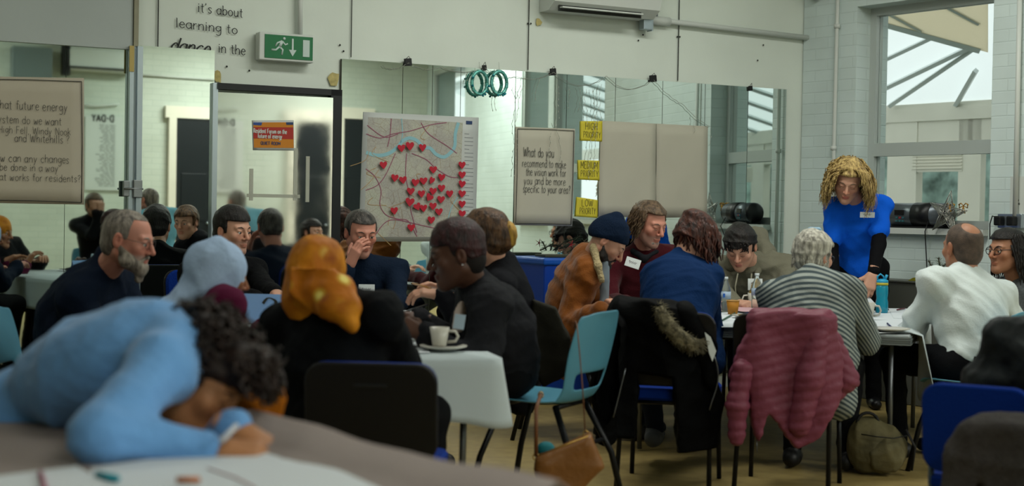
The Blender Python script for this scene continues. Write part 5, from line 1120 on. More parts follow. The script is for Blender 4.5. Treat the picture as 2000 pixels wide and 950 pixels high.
# tan handbag on the blue chair
m_tan = mat('tan_leather', '7d5226', .45, bump=.3, bscale=40, spec=.4); m_gold = mat('brass_ring', 'b08d4a', .3, .9); d = 5.3; O = P(1110, 905, d)
BG = empty('handbag', O, 0, 'tan leather shoulder bag hanging by its long strap from the pale blue chair', 'handbag')
Mo = Matrix.Translation(-O)
grid_obj('bag_body', m_tan, lambda s: drape(s, [(1046, 894), (1092, 874), (1152, 848), (1168, 880), (1181, 912), (1150, 940), (1118, 975), (1055, 975), (1040, 915)], d, .055, lambda X, Z: 0 * X, rnd=.03), [P(1040, 845, d), P(1182, 985, d)], disp=lambda p: wrinkle(p, .005, 1.4, 3), parent=BG, O=O)
g = G(); g.tube([P(1047, 892, d) - O, P(1047, 800, d) - O, P(1056, 770, d + .1) - O], .004, 6, flat=2.0); g.tube([P(1143, 846, d) - O, P(1138, 760, d) - O, P(1132, 690, d + .04) - O, P(1127, 636, d + .1) - O, P(1124, 630, d + .2) - O, P(1122, 640, d + .32) - O], .0075, 6, flat=.35); g.build('strap', mat('brown_strap', '6a4226', .5), BG)
g = G(); 
for p in (P(1046, 893, d), P(1144, 848, d), P(1056, 772, d + .1)): g.tube([p - O + Vector((.010 * math.cos(a), 0, .012 * math.sin(a))) for a in [k * .7 for k in range(10)]], .0025, 6)
g.build('strap_ring', m_gold, BG)
g = G(); g.tube([P(1052, 890, d - .057) - O, P(1150, 852, d - .057) - O], .0025, 6); g.build('zip', m_gold, BG)
o = grid_obj('teal_pouch', mat('teal_fabric', '0f6a74', .7), lambda s: s.el(P(1066, 878, d + .07), (.035, .03, .03)), [P(1066, 878, d + .07)], label='small teal pouch peeking out behind the tan handbag', cat='pouch', O=P(1066, 878, d + .07))
# backpack on the floor
d = 6.75; O = P(1710, 880, d); O.z = 0; BP = empty('backpack', O, 0, 'crumpled olive backpack standing on the floor under the right table', 'backpack'); m_ol = mat('olive_canvas', '4d482e', .8, bump=.6, bscale=30, c2='625b3e', var=.2, scale=8)
zf = lambda X, Y, Z: (Z - 0.004) + 0 * X + 0 * Y
grid_obj('bag_body', m_ol, lambda s: (s.el((O.x, O.y, .12), (.145, .10, .13), k=.04), s.el((O.x - .03, O.y + .02, .18), (.10, .09, .09), k=.04), s.fn(s.lo, s.lo + s.n * s.h, zf, .004, True)), [(O.x - .15, O.y - .12, 0), (O.x + .15, O.y + .12, .28)], disp=lambda p: wrinkle(p, .014, 1.6, 7), parent=BP, O=O)
grid_obj('front_pocket', m_ol, lambda s: s.el((O.x + .03, O.y - .07, .10), (.09, .05, .085), k=.04), [(O.x - .1, O.y - .14, .02), (O.x + .13, O.y, .2)], disp=lambda p: wrinkle(p, .010, 1.8, 8), parent=BP, O=O)
G().tube([(-.04 + .05 * math.cos(a), .0, .24 + .05 * math.sin(a)) for a in [k * .35 for k in range(10)]], .008, 6).build('handle', mat('black_webbing', '0f0f10', .7), BP); G().tube([(.13, -.04, .22), (.17, -.06, .14), (.16, -.05, .03)], .014, 8, flat=.4).build('strap', mat('black_webbing', '0f0f10', .7), BP)
g = G(); g.tube([(-.09, -.085, .20), (-.03, -.115, .195), (.05, -.125, .19), (.12, -.10, .2)], .003, 6); g.build('zip', m_blackleg, BP)
# ================================================================== lettering
GL = {   # single-stroke letters: list of strokes, x 0..w, baseline 0, x-height 1, ascender 1.6
'a': (.8, [[(.75,.8),(.45,1),(.1,.75),(.1,.25),(.4,0),(.75,.3)],[(.75,1),(.75,.1),(.85,0)]]), 'b': (.8, [[(.1,1.6),(.1,0)],[(.1,.3),(.4,0),(.75,.3),(.7,.8),(.4,1),(.1,.7)]]), 'c': (.7, [[(.7,.85),(.4,1),(.1,.7),(.1,.3),(.4,0),(.7,.15)]]),
'd': (.8, [[(.75,.3),(.4,0),(.1,.3),(.1,.7),(.4,1),(.75,.7)],[(.75,1.6),(.75,0)]]), 'e': (.75, [[(.1,.55),(.7,.6),(.55,.95),(.3,1),(.08,.6),(.15,.15),(.45,0),(.72,.2)]]), 'f': (.55, [[(.6,1.45),(.4,1.6),(.27,1.4),(.27,0)],[(.05,1),(.55,1)]]),
'g': (.8, [[(.75,.8),(.4,1),(.1,.7),(.15,.3),(.45,.15),(.75,.45)],[(.75,1),(.75,-.3),(.45,-.6),(.1,-.45)]]), 'h': (.8, [[(.1,1.6),(.1,0)],[(.1,.6),(.4,1),(.7,.8),(.72,0)]]), 'i': (.3, [[(.15,1),(.15,0)],[(.15,1.32),(.15,1.36)]]),
'j': (.3, [[(.2,1),(.2,-.4),(0,-.55)],[(.2,1.32),(.2,1.36)]]), 'k': (.7, [[(.1,1.6),(.1,0)],[(.6,1),(.1,.45)],[(.3,.6),(.68,0)]]), 'l': (.3, [[(.15,1.6),(.15,0)]]), 'm': (1.2, [[(.1,1),(.1,0)],[(.1,.7),(.35,1),(.58,.75),(.58,0)],[(.58,.7),(.85,1),(1.08,.75),(1.1,0)]]),
'n': (.8, [[(.1,1),(.1,0)],[(.1,.65),(.4,1),(.7,.8),(.72,0)]]), 'o': (.8, [[(.4,1),(.1,.75),(.1,.25),(.4,0),(.72,.25),(.72,.75),(.4,1)]]), 'p': (.8, [[(.1,1),(.1,-.6)],[(.1,.3),(.4,0),(.75,.3),(.7,.8),(.4,1),(.1,.7)]]),
'r': (.55, [[(.1,1),(.1,0)],[(.1,.6),(.3,.95),(.55,.95)]]), 's': (.65, [[(.6,.85),(.35,1),(.12,.8),(.3,.52),(.58,.3),(.4,0),(.08,.12)]]), 't': (.55, [[(.27,1.45),(.27,.15),(.5,0)],[(.03,1),(.52,1)]]), 'u': (.8, [[(.1,1),(.12,.2),(.4,0),(.7,.35)],[(.7,1),(.7,0)]]),
'v': (.7, [[(.05,1),(.35,0)],[(.35,0),(.65,1)]]), 'w': (1.0, [[(.05,1),(.28,0),(.5,.8)],[(.5,.8),(.72,0),(.95,1)]]), 'x': (.7, [[(.05,1),(.65,0)],[(.65,1),(.05,0)]]), 'y': (.75, [[(.08,1),(.38,.1)],[(.7,1),(.38,.1),(.1,-.6)]]), 'z': (.7, [[(.05,1),(.65,1)],[(.65,1),(.05,0)],[(.05,0),(.65,0)]]),
'W': (1.3, [[(.05,1.6),(.35,0),(.65,1.3)],[(.65,1.3),(.95,0),(1.25,1.6)]]), 'H': (1.0, [[(.1,1.6),(.1,0)],[(.9,1.6),(.9,0)],[(.1,.8),(.9,.8)]]), 'N': (1.0, [[(.1,0),(.1,1.6)],[(.1,1.6),(.9,0)],[(.9,0),(.9,1.6)]]), 'F': (.8, [[(.1,1.6),(.1,0)],[(.1,1.6),(.75,1.6)],[(.1,.85),(.6,.85)]]),
'P': (.85, [[(.1,1.6),(.1,0)],[(.1,1.6),(.6,1.55),(.75,1.15),(.5,.8),(.1,.75)]]), 'R': (.9, [[(.1,1.6),(.1,0)],[(.1,1.6),(.6,1.55),(.75,1.15),(.5,.8),(.1,.75)],[(.4,.78),(.85,0)]]), 'I': (.35, [[(.17,1.6),(.17,0)]]), 'O': (1.0, [[(.5,1.6),(.1,1.2),(.1,.4),(.5,0),(.9,.4),(.9,1.2),(.5,1.6)]]),
'T': (.9, [[(.05,1.6),(.85,1.6)],[(.45,1.6),(.45,0)]]), 'Y': (.9, [[(.05,1.6),(.45,.8)],[(.85,1.6),(.45,.8),(.45,0)]]), 'G': (1.0, [[(.9,1.35),(.5,1.6),(.1,1.2),(.1,.4),(.5,0),(.9,.3),(.9,.75)],[(.9,.75),(.55,.75)]]), 'M': (1.2, [[(.1,0),(.1,1.6)],[(.1,1.6),(.6,.5)],[(.6,.5),(1.1,1.6)],[(1.1,1.6),(1.1,0)]]),
'E': (.8, [[(.1,1.6),(.1,0)],[(.1,1.6),(.75,1.6)],[(.1,.85),(.6,.85)],[(.1,0),(.75,0)]]), 'D': (1.0, [[(.1,1.6),(.1,0)],[(.1,1.6),(.6,1.5),(.9,.8),(.6,.1),(.1,0)]]), 'U': (1.0, [[(.1,1.6),(.1,.4),(.5,0),(.9,.4),(.9,1.6)]]), 'L': (.75, [[(.1,1.6),(.1,0)],[(.1,0),(.7,0)]]), 'A': (1.0, [[(.05,0),(.5,1.6)],[(.5,1.6),(.95,0)],[(.22,.6),(.78,.6)]]),
'?': (.8, [[(.1,1.3),(.4,1.6),(.7,1.3),(.4,.8),(.4,.45)],[(.4,.06),(.4,.1)]]), ',': (.3, [[(.2,.1),(.08,-.25)]]), "'": (.3, [[(.15,1.6),(.1,1.3)]]), '-': (.6, [[(.1,.8),(.5,.8)]]), '2': (.85, [[(.1,1.2),(.4,1.6),(.75,1.2),(.6,.7),(.1,0)],[(.1,0),(.8,0)]]), 'S': (.9, [[(.8,1.35),(.45,1.6),(.12,1.25),(.4,.85),(.8,.5),(.5,0),(.1,.2)]]), 'C': (.9, [[(.85,1.35),(.5,1.6),(.1,1.2),(.1,.4),(.5,0),(.85,.25)]]), 'Q': (1.0, [[(.5,1.6),(.1,1.2),(.1,.4),(.5,0),(.9,.4),(.9,1.2),(.5,1.6)],[(.6,.4),(.95,-.1)]]), 'B': (.9, [[(.1,1.6),(.1,0)],[(.1,1.6),(.65,1.5),(.65,1.0),(.1,.85)],[(.1,.85),(.75,.7),(.7,.1),(.1,0)]])}
def catmull(p, n=4):
    if len(p) < 3: return p
    q = [p[0]] + list(p) + [p[-1]]; out = []
    for i in range(1, len(q) - 2):
        for k in range(n):
            t = k / n; out.append(tuple(.5 * ((2 * q[i][j]) + (-q[i - 1][j] + q[i + 1][j]) * t + (2 * q[i - 1][j] - 5 * q[i][j] + 4 * q[i + 1][j] - q[i + 2][j]) * t * t + (-q[i - 1][j] + 3 * q[i][j] - 3 * q[i + 1][j] + q[i + 2][j]) * t ** 3) for j in (0, 1)))
    return out + [p[-1]]
def text_w(s): return sum((GL[c][0] if c in GL else .45) + .18 for c in s)
def write(g, s, x, z, size, pen, y=0.0, jit=0.0, slant=0.0, serif=0.0, width=None, seed=1, rise=0.0, thick=None, mirror=False):
    """strokes as thin ribbons standing on the plane y; size = x-height; width = total width to fit"""
    rg = random.Random(seed); sx = size if width is None else width / text_w(s); cx = 0
    def rib(pts, p=pen):
        pts = [Vector((a, 0, b)) for a, b in pts]; vs = []
        for i, q in enumerate(pts):
            t = pts[min(i + 1, len(pts) - 1)] - pts[max(0, i - 1)]; t = t.normalized() if t.length > 1e-9 else Vector((1, 0, 0)); nrm = Vector((-t.z, 0, t.x)); w_ = p * (1 if thick is None else (1 + (thick - 1) * abs(t.z)))
            vs += [q + nrm * w_ / 2, q - nrm * w_ / 2]
        vs = [(v.x, y, v.z) for v in vs]; g.add(vs, [(2 * i, 2 * i + 1, 2 * i + 3, 2 * i + 2) for i in range(len(pts) - 1)])
    for c in s:
        if c in GL:
            w_, st = GL[c]; jx, jz = rg.uniform(-jit, jit), rg.uniform(-jit, jit)
            for p in st:
                pp = [(a + rg.uniform(-jit, jit) * .5, b + rg.uniform(-jit, jit) * .5) for a, b in p]; pp = catmull(pp)
                f = lambda a, b: (x + (cx + a + jx) * sx + slant * b * size, z + (b + jz) * size + rise * (cx + a) * sx)
                pp = [f(*q) for q in pp]; 
                if len(p) == 2 and math.dist(p[0], p[1]) < .1: pp = [(pp[0][0], pp[0][1] - pen * .6), (pp[-1][0], pp[-1][1] + pen * .6)]
                rib(pp)
                if serif:
                    for e in (p[0], p[-1]):
                        o_ = p[1] if e is p[0] else p[-2]
                        if abs(e[0] - o_[0]) < .12 and abs(e[1] - o_[1]) > .25: a_, b_ = f(*e); rib([(a_ - serif * size * (.9 if e[1] > .5 else 1), b_), (a_ + serif * size * (.2 if e[1] > .5 else 1), b_)], pen * .6)
            cx += w_ + .18
        else: cx += .63
    return g
# ================================================================== things on the mirror wall
m_flip = mat('flipchart_paper', 'b0a897', .75, var=.03, scale=3, bump=.12, bscale=7); m_flip2 = mat('flipchart_paper_pale', 'b2ae9f', .75, var=.03, scale=3, bump=.15, bscale=6)
m_marker = mat('black_marker', '2b2c2a', .7); m_tape = mat('black_tape', '0a0b0d', .5)
def wquad(px0, py0, px1, py1, px2=None, py2=None, F=A):
    u0, za = F(px0, py0); u1, zb = F(px1, py0 if py2 is None else py2); _, zc = F(px0, py1); return u0, u1, za, zc
def wsheet(name, label, cat, m, c4, off=.014, th=.002, group=None, bend=.006):
    """c4: four pixels TL TR BR BL; slightly cockled paper"""
    q = [A(*p) for p in c4]; u0 = min(a[0] for a in q); z0 = min(a[1] for a in q); N_ = 9; vs = []
    for i in range(N_):
        for j in range(N_):
            s_, t_ = i / (N_ - 1), j / (N_ - 1); a = (q[0][0] * (1 - s_) + q[1][0] * s_) * (1 - t_) + (q[3][0] * (1 - s_) + q[2][0] * s_) * t_; b = (q[0][1] * (1 - s_) + q[1][1] * s_) * (1 - t_) + (q[3][1] * (1 - s_) + q[2][1] * s_) * t_
            vs.append((a, -off - bend * abs(math.sin(s_ * 4 + t_ * 5)) * t_, b))
    cu = sum(v[0] for v in vs) / len(vs); cz = sum(v[2] for v in vs) / len(vs); vs = [(a - cu, b, c - cz) for a, b, c in vs]
    g = G().add(vs, [(i * N_ + j, i * N_ + j + 1, (i + 1) * N_ + j + 1, (i + 1) * N_ + j) for i in range(N_ - 1) for j in range(N_ - 1)], 0, True)
    o = g.build(name, m, M=MA @ Matrix.Translation((cu, 0, cz))); md = o.modifiers.new('t', 'SOLIDIFY'); md.thickness = th; md.offset = 1
    tag(o, label, cat, group); return o, (cu, cz), q
def wtext(o, c, lines, m=m_marker, off=.024, **k):
    g = G()
    for (s_, px, py, px2, xh) in lines:      # text, left px, baseline py, right px, x-height px
        u, z = A(px, py); u2, z2 = A(px2, py); sz = xh * 9.0 / 2800 * (abs(u2 - u) / max(1, px2 - px)) / (9 / 2800) * .92; kk = dict(k); kk.setdefault('pen', sz * .085); write(g, s_, u - c[0], z - c[1], sz, y=-off, width=abs(u2 - u), seed=len(s_) + py, **kk)
    return g.build('writing', m, o)
def border(o, c, c4, m=m_marker, off=.022, w_=.004):
    q = [A(*p) for p in c4]; g = G(); pts = [(a - c[0], b - c[1]) for a, b in q]
    for i in range(4):
        a, b = Vector((pts[i][0], -off, pts[i][1])), Vector((pts[(i + 1) % 4][0], -off, pts[(i + 1) % 4][1])); g.tube([a, (a + b) / 2 + Vector((.004, 0, .003)), b], w_ / 2, 4, flat=1)
    g.build('drawn_border', m, o)
o, c, q = wsheet('flipchart_sheet', 'large flipchart sheet with a question about a future energy system, cut by the left edge', 'flipchart sheet', m_flip, [(-60, 149), (163, 153), (163, 400), (-60, 396)])
border(o, c, [(-50, 155), (158, 160), (158, 396), (-50, 391)])
wtext(o, c, [('What future energy', -15, 212, 131, 12), ('system do we want', -12, 240, 120, 11), ('in High Fell, Windy Nook', -22, 259, 138, 10), ('and Whitehills ?', 27, 277, 136, 11), ('How can any changes', -20, 315, 135, 11), ('be done in a way', -2, 333, 113, 10), ('that works for residents?', -17, 352, 158, 10)], jit=.05)
o, c, q = wsheet('flipchart_sheet', 'flipchart sheet with a handwritten question, hanging between the map and the yellow notes', 'flipchart sheet', m_flip2, [(1004, 248), (1121, 252), (1115, 442), (1001, 440)])
border(o, c, [(1008, 252), (1118, 256), (1112, 439), (1004, 437)])
wtext(o, c, [('What do you', 1019, 306, 1080, 11), ('recommend to make', 1017, 326, 1103, 9), ('the vision work for', 1024, 343, 1103, 9), ('you and be more', 1020, 360, 1102, 9), ('specific to your area?', 1018, 376, 1112, 9)], jit=.05)
for c4, lb in (([(1171, 236), (1279, 242), (1277, 425), (1165, 424)], 'blank flipchart sheet beside the yellow notes, left of the two blank ones'), ([(1280, 242), (1380, 247), (1377, 424), (1278, 426)], 'blank flipchart sheet further from the yellow notes, with creases')): wsheet('flipchart_sheet', lb, 'flipchart sheet', m_flip2, c4, group='blank flipchart sheets', bend=.010)
m_note = mat('yellow_note', 'c8b935', .6)
for c4, ls, lb in (([(1131, 237), (1174, 237), (1173, 277), (1131, 275)], [('HIGH', 1140, 253, 1165, 8), ('PRIORITY', 1136, 269, 1171, 7)], 'yellow note reading HIGH PRIORITY'), ([(1126, 313), (1168, 314), (1168, 353), (1127, 351)], [('MEDIUM', 1131, 329, 1165, 8), ('PRIORITY', 1131, 345, 1166, 7)], 'yellow note reading MEDIUM PRIORITY'), ([(1124, 385), (1165, 391), (1164, 426), (1121, 423)], [('LOW', 1133, 403, 1156, 8), ('PRIORITY', 1129, 418, 1161, 7)], 'yellow note reading LOW PRIORITY')):
    o, c, q = wsheet('sticky_note', lb, 'note', m_note, c4, group='yellow priority notes', bend=.003, off=.016); wtext(o, c, ls, jit=.05, off=.0225)
# map poster
m_map = bpy.data.materials.new('street_map'); m_map.use_nodes = True; nt = m_map.node_tree; bs = nt.nodes['Principled BSDF']; bs.inputs['Roughness'].default_value = .5
tc = nt.nodes.new('ShaderNodeTexCoord')
def voro(scale, feat='DISTANCE_TO_EDGE'):
    v = nt.nodes.new('ShaderNodeTexVoronoi'); v.feature = feat; v.inputs['Scale'].default_value = scale; nt.links.new(tc.outputs['Object'], v.inputs['Vector']); return v
def ramp(src, stops):
    cr = nt.nodes.new('ShaderNodeValToRGB'); cr.color_ramp.elements[0].position = stops[0][0]; cr.color_ramp.elements[0].color = (*lin(stops[0][1]), 1); cr.color_ramp.elements[1].position = stops[-1][0]; cr.color_ramp.elements[1].color = (*lin(stops[-1][1]), 1)
    for p, c_ in stops[1:-1]: e = cr.color_ramp.elements.new(p); e.color = (*lin(c_), 1)
    nt.links.new(src, cr.inputs[0]); return cr
def mixc(a, b, f, mode='MIX', fac=None):
    mx = nt.nodes.new('ShaderNodeMix'); mx.data_type = 'RGBA'; mx.blend_type = mode; nt.links.new(a, mx.inputs[6]); nt.links.new(b, mx.inputs[7])
    if fac is not None: mx.inputs[0].default_value = fac
    else: nt.links.new(f, mx.inputs[0])
    return mx.outputs[2]
nz = nt.nodes.new('ShaderNodeTexNoise'); nz.inputs['Scale'].default_value = 5; nz.inputs['Detail'].default_value = 5; nt.links.new(tc.outputs['Object'], nz.inputs['Vector'])
base = ramp(nz.outputs['Fac'], [(.3, 'a3ab95'), (.45, 'a3a294'), (.52, '96938c'), (.6, '918e88'), (.7, 'a8a48f')])
v1 = voro(42); r1 = ramp(v1.outputs['Distance'], [(.0, '8f8a84'), (.06, 'c4c4ba')]); v2 = voro(14); r2 = ramp(v2.outputs['Distance'], [(.0, 'b48f6b'), (.02, 'ffffff')])
c_ = mixc(base.outputs[0], r1.outputs[0], None, 'MULTIPLY', .8); c_ = mixc(c_, r2.outputs[0], None, 'MULTIPLY', .8); 
br_ = nt.nodes.new('ShaderNodeGamma'); br_.inputs[1].default_value = .62; nt.links.new(c_, br_.inputs[0]); nt.links.new(br_.outputs[0], bs.inputs['Base Color'])
m_mapw = mat('map_margin', 'b9bdbb', .5)
o, c, q = wsheet('wall_map', 'large street map with a river and red paper hearts, hung on the mirror', 'map', m_mapw, [(708, 219), (933, 230), (926, 472), (699, 472)], bend=.0)
mapo, mc = o, c
def mp(px, py): a, b = A(px, py); return a - mc[0], b - mc[1]
def mquad(name, pts, m, y): g = G(); p = [mp(*a) for a in pts]; g.add([(a, y, b) for a, b in p] + [(a, y + .0012, b) for a, b in p], [(0, 1, 2, 3), (7, 6, 5, 4), (0, 4, 5, 1), (1, 5, 6, 2), (2, 6, 7, 3), (3, 7, 4, 0)]); return g.build(name, m, mapo)
mquad('map_sheet', [(717, 229), (902, 240), (893, 463), (709, 463)], m_map, -.0165)
def ribbon(g, pts, w0, y):
    pts = catmull([mp(*p) for p in pts], 6); vs = []
    for i, p in enumerate(pts):
        a = pts[max(0, i - 1)]; b = pts[min(len(pts) - 1, i + 1)]; l = math.dist(a, b) or 1; nx, nz_ = -(b[1] - a[1]) / l, (b[0] - a[0]) / l; w_ = w0 / 2; vs += [(p[0] + nx * w_, y, p[1] + nz_ * w_), (p[0] - nx * w_, y, p[1] - nz_ * w_)]
    g.add(vs, [(2 * i, 2 * i + 1, 2 * i + 3, 2 * i + 2) for i in range(len(pts) - 1)])
g = G(); ribbon(g, [(713, 298), (735, 304), (757, 300), (775, 287), (783, 277), (797, 270), (812, 275), (825, 288), (838, 290), (850, 302), (865, 307), (878, 298), (886, 285), (887, 262), (893, 240)], .022, -.0182); ribbon(g, [(782, 232), (784, 262), (780, 280)], .006, -.0182); ribbon(g, [(892, 385), (880, 405), (872, 430), (865, 450)], .006, -.0182); g.build('map_river', mat('map_blue', '86b4be', .5), mapo)
g = G(); rg = random.Random(12)
for pts in ([(713, 262), (740, 270), (765, 262), (800, 256), (840, 244), (870, 240)], [(762, 232), (760, 262), (755, 287)], [(712, 330), (730, 345), (742, 372), (740, 400), (752, 420), (775, 428), (795, 432), (812, 462)], [(802, 300), (830, 312), (850, 330), (875, 345), (892, 347)], [(712, 372), (735, 362), (752, 340), (770, 300)], [(792, 300), (790, 340), (795, 370), (800, 410), (812, 455)], [(715, 245), (748, 268), (775, 262)], [(820, 240), (835, 262), (870, 285), (890, 300)], [(730, 460), (760, 430), (820, 440), (870, 452)]): ribbon(g, pts, .005, -.0185)
g.build('map_roads', mat('map_magenta', '8e4f66', .5), mapo)
g = G()
for k in range(13):
    x = rg.uniform(712, 890); y = rg.uniform(235, 455); ribbon(g, [(x, y), (x + rg.uniform(-25, 25), y + rg.uniform(5, 25)), (x + rg.uniform(-40, 40), y + rg.uniform(15, 45))], .003, -.0184)
g.build('map_minor_roads', mat('map_ochre', 'ac8a5a', .5), mapo)
g = G()
for k in range(26):
    px, py = 905 + (k % 2) * 0, 262 + k * 7.5; a = mp(905, py); b = mp(922 if k % 4 else 914, py + 1); g.add([(a[0], -.0172, a[1]), (b[0], -.0172, b[1]), (b[0], -.0172, b[1] + .004), (a[0], -.0172, a[1] + .004)], [(0, 1, 2, 3)])
g.build('map_key_lines', mat('map_grey', '83878a', .6), mapo)
g = G(); a = mp(908, 243); b = mp(920, 237); g.box(((a[0] + b[0]) / 2, -.018, (a[1] + b[1]) / 2), (b[0] - a[0], .001, abs(b[1] - a[1]))); g.build('map_logo', mat('map_navy', '243b63', .5), mapo)
m_heart = mat('red_card', 'b0142c', .5, var=.06, scale=20)
hp = [(0, -.9)] + [(math.copysign(1, s_) * x, z) for s_, seq in ((1, [(.35, -.55), (.75, -.1), (.95, .3), (.85, .65), (.55, .82), (.22, .72)]),) for x, z in seq] + [(0, .48)] + [(-x, z) for x, z in [(.22, .72), (.55, .82), (.85, .65), (.95, .3), (.75, -.1), (.35, -.55)]]
H0 = None
hearts = [((780, 290), 'red heart left of the pair on the river bend'), ((796, 286), 'red heart on the river bend, right one of the touching pair'), ((821, 289), 'red heart just right of the river bend pair'), ((745, 323), 'lone red heart left of centre, below the river'), ((842, 332), 'red heart nearest below the river right of centre'), ((767, 348), 'red heart furthest left of the upper middle row'), ((783, 352), 'red heart second from left in the upper middle row'), ((807, 357), 'red heart at the top left of the dense cluster'), ((823, 354), 'red heart at the top of the dense cluster'), ((839, 353), 'red heart overlapping sideways at the top right of the cluster'), ((858, 347), 'red heart at the upper right shoulder of the cluster'), ((798, 374), 'red heart at the left edge of the cluster, middle height'), ((819, 379), 'red heart in the very middle of the cluster'), ((841, 374), 'red heart right of the cluster middle'), ((834, 386), 'tilted red heart tucked under another at the cluster middle'), ((858, 368), 'red heart on the right side of the cluster'), ((874, 379), 'red heart furthest right outside the cluster'), ((796, 395), 'red heart at the lower left of the cluster'), ((811, 404), 'tilted red heart at the bottom left of the cluster'), ((823, 407), 'red heart at the bottom of the cluster'), ((841, 403), 'red heart at the bottom right of the cluster'), ((857, 390), 'red heart below right of the cluster'), ((853, 414), 'red heart under the cluster on the right'), ((838, 430), 'red heart second lowest on the map'), ((766, 412), 'lone red heart at the lower left of the map'), ((799, 445), 'red heart lowest on the map'), ((898, 323), 'top red heart of the column in the map margin'), ((898, 342), 'second red heart down the margin column'), ((898, 360), 'third red heart down the margin column'), ((898, 379), 'fourth red heart down the margin column'), ((898, 399), 'fifth red heart down the margin column'), ((898, 418), 'sixth red heart down the margin column'), ((897, 437), 'lowest red heart of the margin column, half hidden by hair')]
for i, ((px, py), lb) in enumerate(hearts):
    if H0 is None: H0 = G().prism(hp, -.001, .001).build('paper_heart', m_heart); o = H0
    else: o = H0.copy(); col.objects.link(o)
    a, b = A(px, py); s_ = .0275 * (1.15 if px == 796 else 1); tl = R({839: 25, 834: 30, 811: -25}.get(px, rg.uniform(-8, 8)))
    o.matrix_world = MA @ Matrix.Translation((a, -.037 if px in (834, 841, 796) else -.034, b)) @ Matrix.Rotation(tl, 4, 'Y') @ Matrix.Rotation(R(rg.uniform(-6, 6)), 4, 'Z') @ Matrix.Diagonal((s_ * (.7 if px == 839 else 1), 1, s_, 1)); tag(o, lb, 'paper heart', 'red paper hearts on the map')
# black clips holding string lights on the mirror edge
CL = [(794, 122, 14, 'leftmost black clip on the mirror top above the map'), (943, 133, 8, 'thin black clip above the tinsel rings'), (1077, 141, 12, 'black clip above the question sheet'), (1272, 154, 15, 'widest black clip above the blank sheets'), (1462, 173, 8, 'small black clip furthest right on the mirror top')]
for px, py, w_, lb in CL:
    a, b = A(px, py); s_ = w_ / 300
    o = G().box((0, 0, 0), (s_, .02, .045 if w_ > 8 else .035), bev=.003).tube([(-s_ * .3, -.008, .02), (0, -.02, .035), (s_ * .3, -.008, .02)], .002, 5).build('binder_clip', m_tape, M=MA @ Matrix.Translation((a, -.022, b)) @ Matrix.Rotation(R(-6), 4, 'Y')); tag(o, lb, 'clip', 'black clips along the mirror top')
m_wire = mat('clear_wire', '8d8e84', .4); m_bulb = mat('tiny_bulb', 'c2c4b8', .2)
def garland(pts, sag, label, drops=(), seed=1):
    rg = random.Random(seed); t = empty('string_lights', M=MA, label=label, cat='string lights', group='unlit string lights on the mirror'); g = G(); gb = G(); pos = []
    for (p, q_) in zip(pts[:-1], pts[1:]):
        seg = []
        for k in range(15):
            s_ = k / 14; px = p[0] + (q_[0] - p[0]) * s_; py = p[1] + (q_[1] - p[1]) * s_ + sag * 4 * s_ * (1 - s_); a, b = A(px, py); seg.append((a, -.03 + rg.uniform(-.004, .004), b + rg.uniform(-.004, .004))); pos.append((px, py))
        g.tube(seg, .0016, 5)
    for (px, py, L) in drops:
        seg = []; x = px
        for k in range(int(L / 6) + 2):
            a, b = A(x, py + k * 6); seg.append((a, -.034, b)); x += rg.uniform(-3, 3)
            if k % 2: gb.lathe([(.0005, -.006), (.0028, 0), (.0005, .006)], 6, M=Matrix.Translation((a, -.036, b)))
        g.tube(seg, .0011, 4)
    g.build('wire', m_wire, t); 
    if gb.v: o = gb.build('bulbs', m_bulb, t); o['kind'] = 'stuff'
garland([(744, 130), (794, 123), (860, 132), (943, 134), (1003, 150), (1077, 142)], 9, 'fine unlit string lights sagging along the mirror top left of centre', [(915, 140, 20), (955, 150, 60), (1020, 150, 40), (1050, 152, 45), (1003, 170, 170)], 2)
garland([(1077, 142), (1180, 150), (1272, 156)], 22, 'unlit icicle string lights sagging above the yellow notes', [(1085, 165, 70), (1105, 170, 40), (1125, 172, 45), (1140, 175, 60), (1152, 175, 90), (1163, 172, 160), (1150, 270, 80), (1170, 165, 60), (1072, 260, 60), (1078, 240, 90)], 3)
garland([(1272, 156), (1330, 205), (1385, 248)], 6, 'unlit string lights hanging diagonally down to the blank sheets', [(1350, 225, 30), (1383, 250, 30)], 4)
# tinsel rings
m_tins = mat('teal_tinsel', '3f8f8a', .35, .4, c2='6fb7ac', var=.3, scale=60); m_bau = mat('teal_bauble', '1f7f8e', .2, .6)
for px, lb in ((930, 'left teal tinsel ring with baubles hanging on the mirror'), (968, 'right teal tinsel ring with baubles hanging on the mirror')):
    a, b = A(px, 163); t = empty('tinsel_ring', M=MA @ Matrix.Translation((a, -.05, b)), label=lb, cat='tinsel ring', group='teal tinsel rings'); g = G(); rg = random.Random(px); rx, rz = .055, .074
    for k in range(520):
        an = rg.uniform(0, 6.283); p = Vector((rx * math.cos(an), 0, rz * math.sin(an))); d_ = Vector((rg.uniform(-1, 1), rg.uniform(-1, 1), rg.uniform(-1, 1))).normalized() * rg.uniform(.010, .022); g.tube([p, p + d_], [.0014, .0006], 3, caps=False)
    g.tube([(rx * math.cos(k * .35), 0, rz * math.sin(k * .35)) for k in range(19)], .011, 6); g.build('tinsel', m_tins, t)
    for k in range(6):
        an = rg.uniform(2.6, 6.2); s_ = .008; G().lathe([(.0005, -s_), (s_ * .7, -s_ * .7), (s_, 0), (s_ * .7, s_ * .7), (.0005, s_)], 10, M=Matrix.Translation((rx * math.cos(an) * 1.1, -.02, rz * math.sin(an) * 1.15))).build('bauble', m_bau, t)
    G().tube([(0, 0, rz), (.0, .01, rz + .06)], .001, 5).build('hanging_thread', m_wire, t)
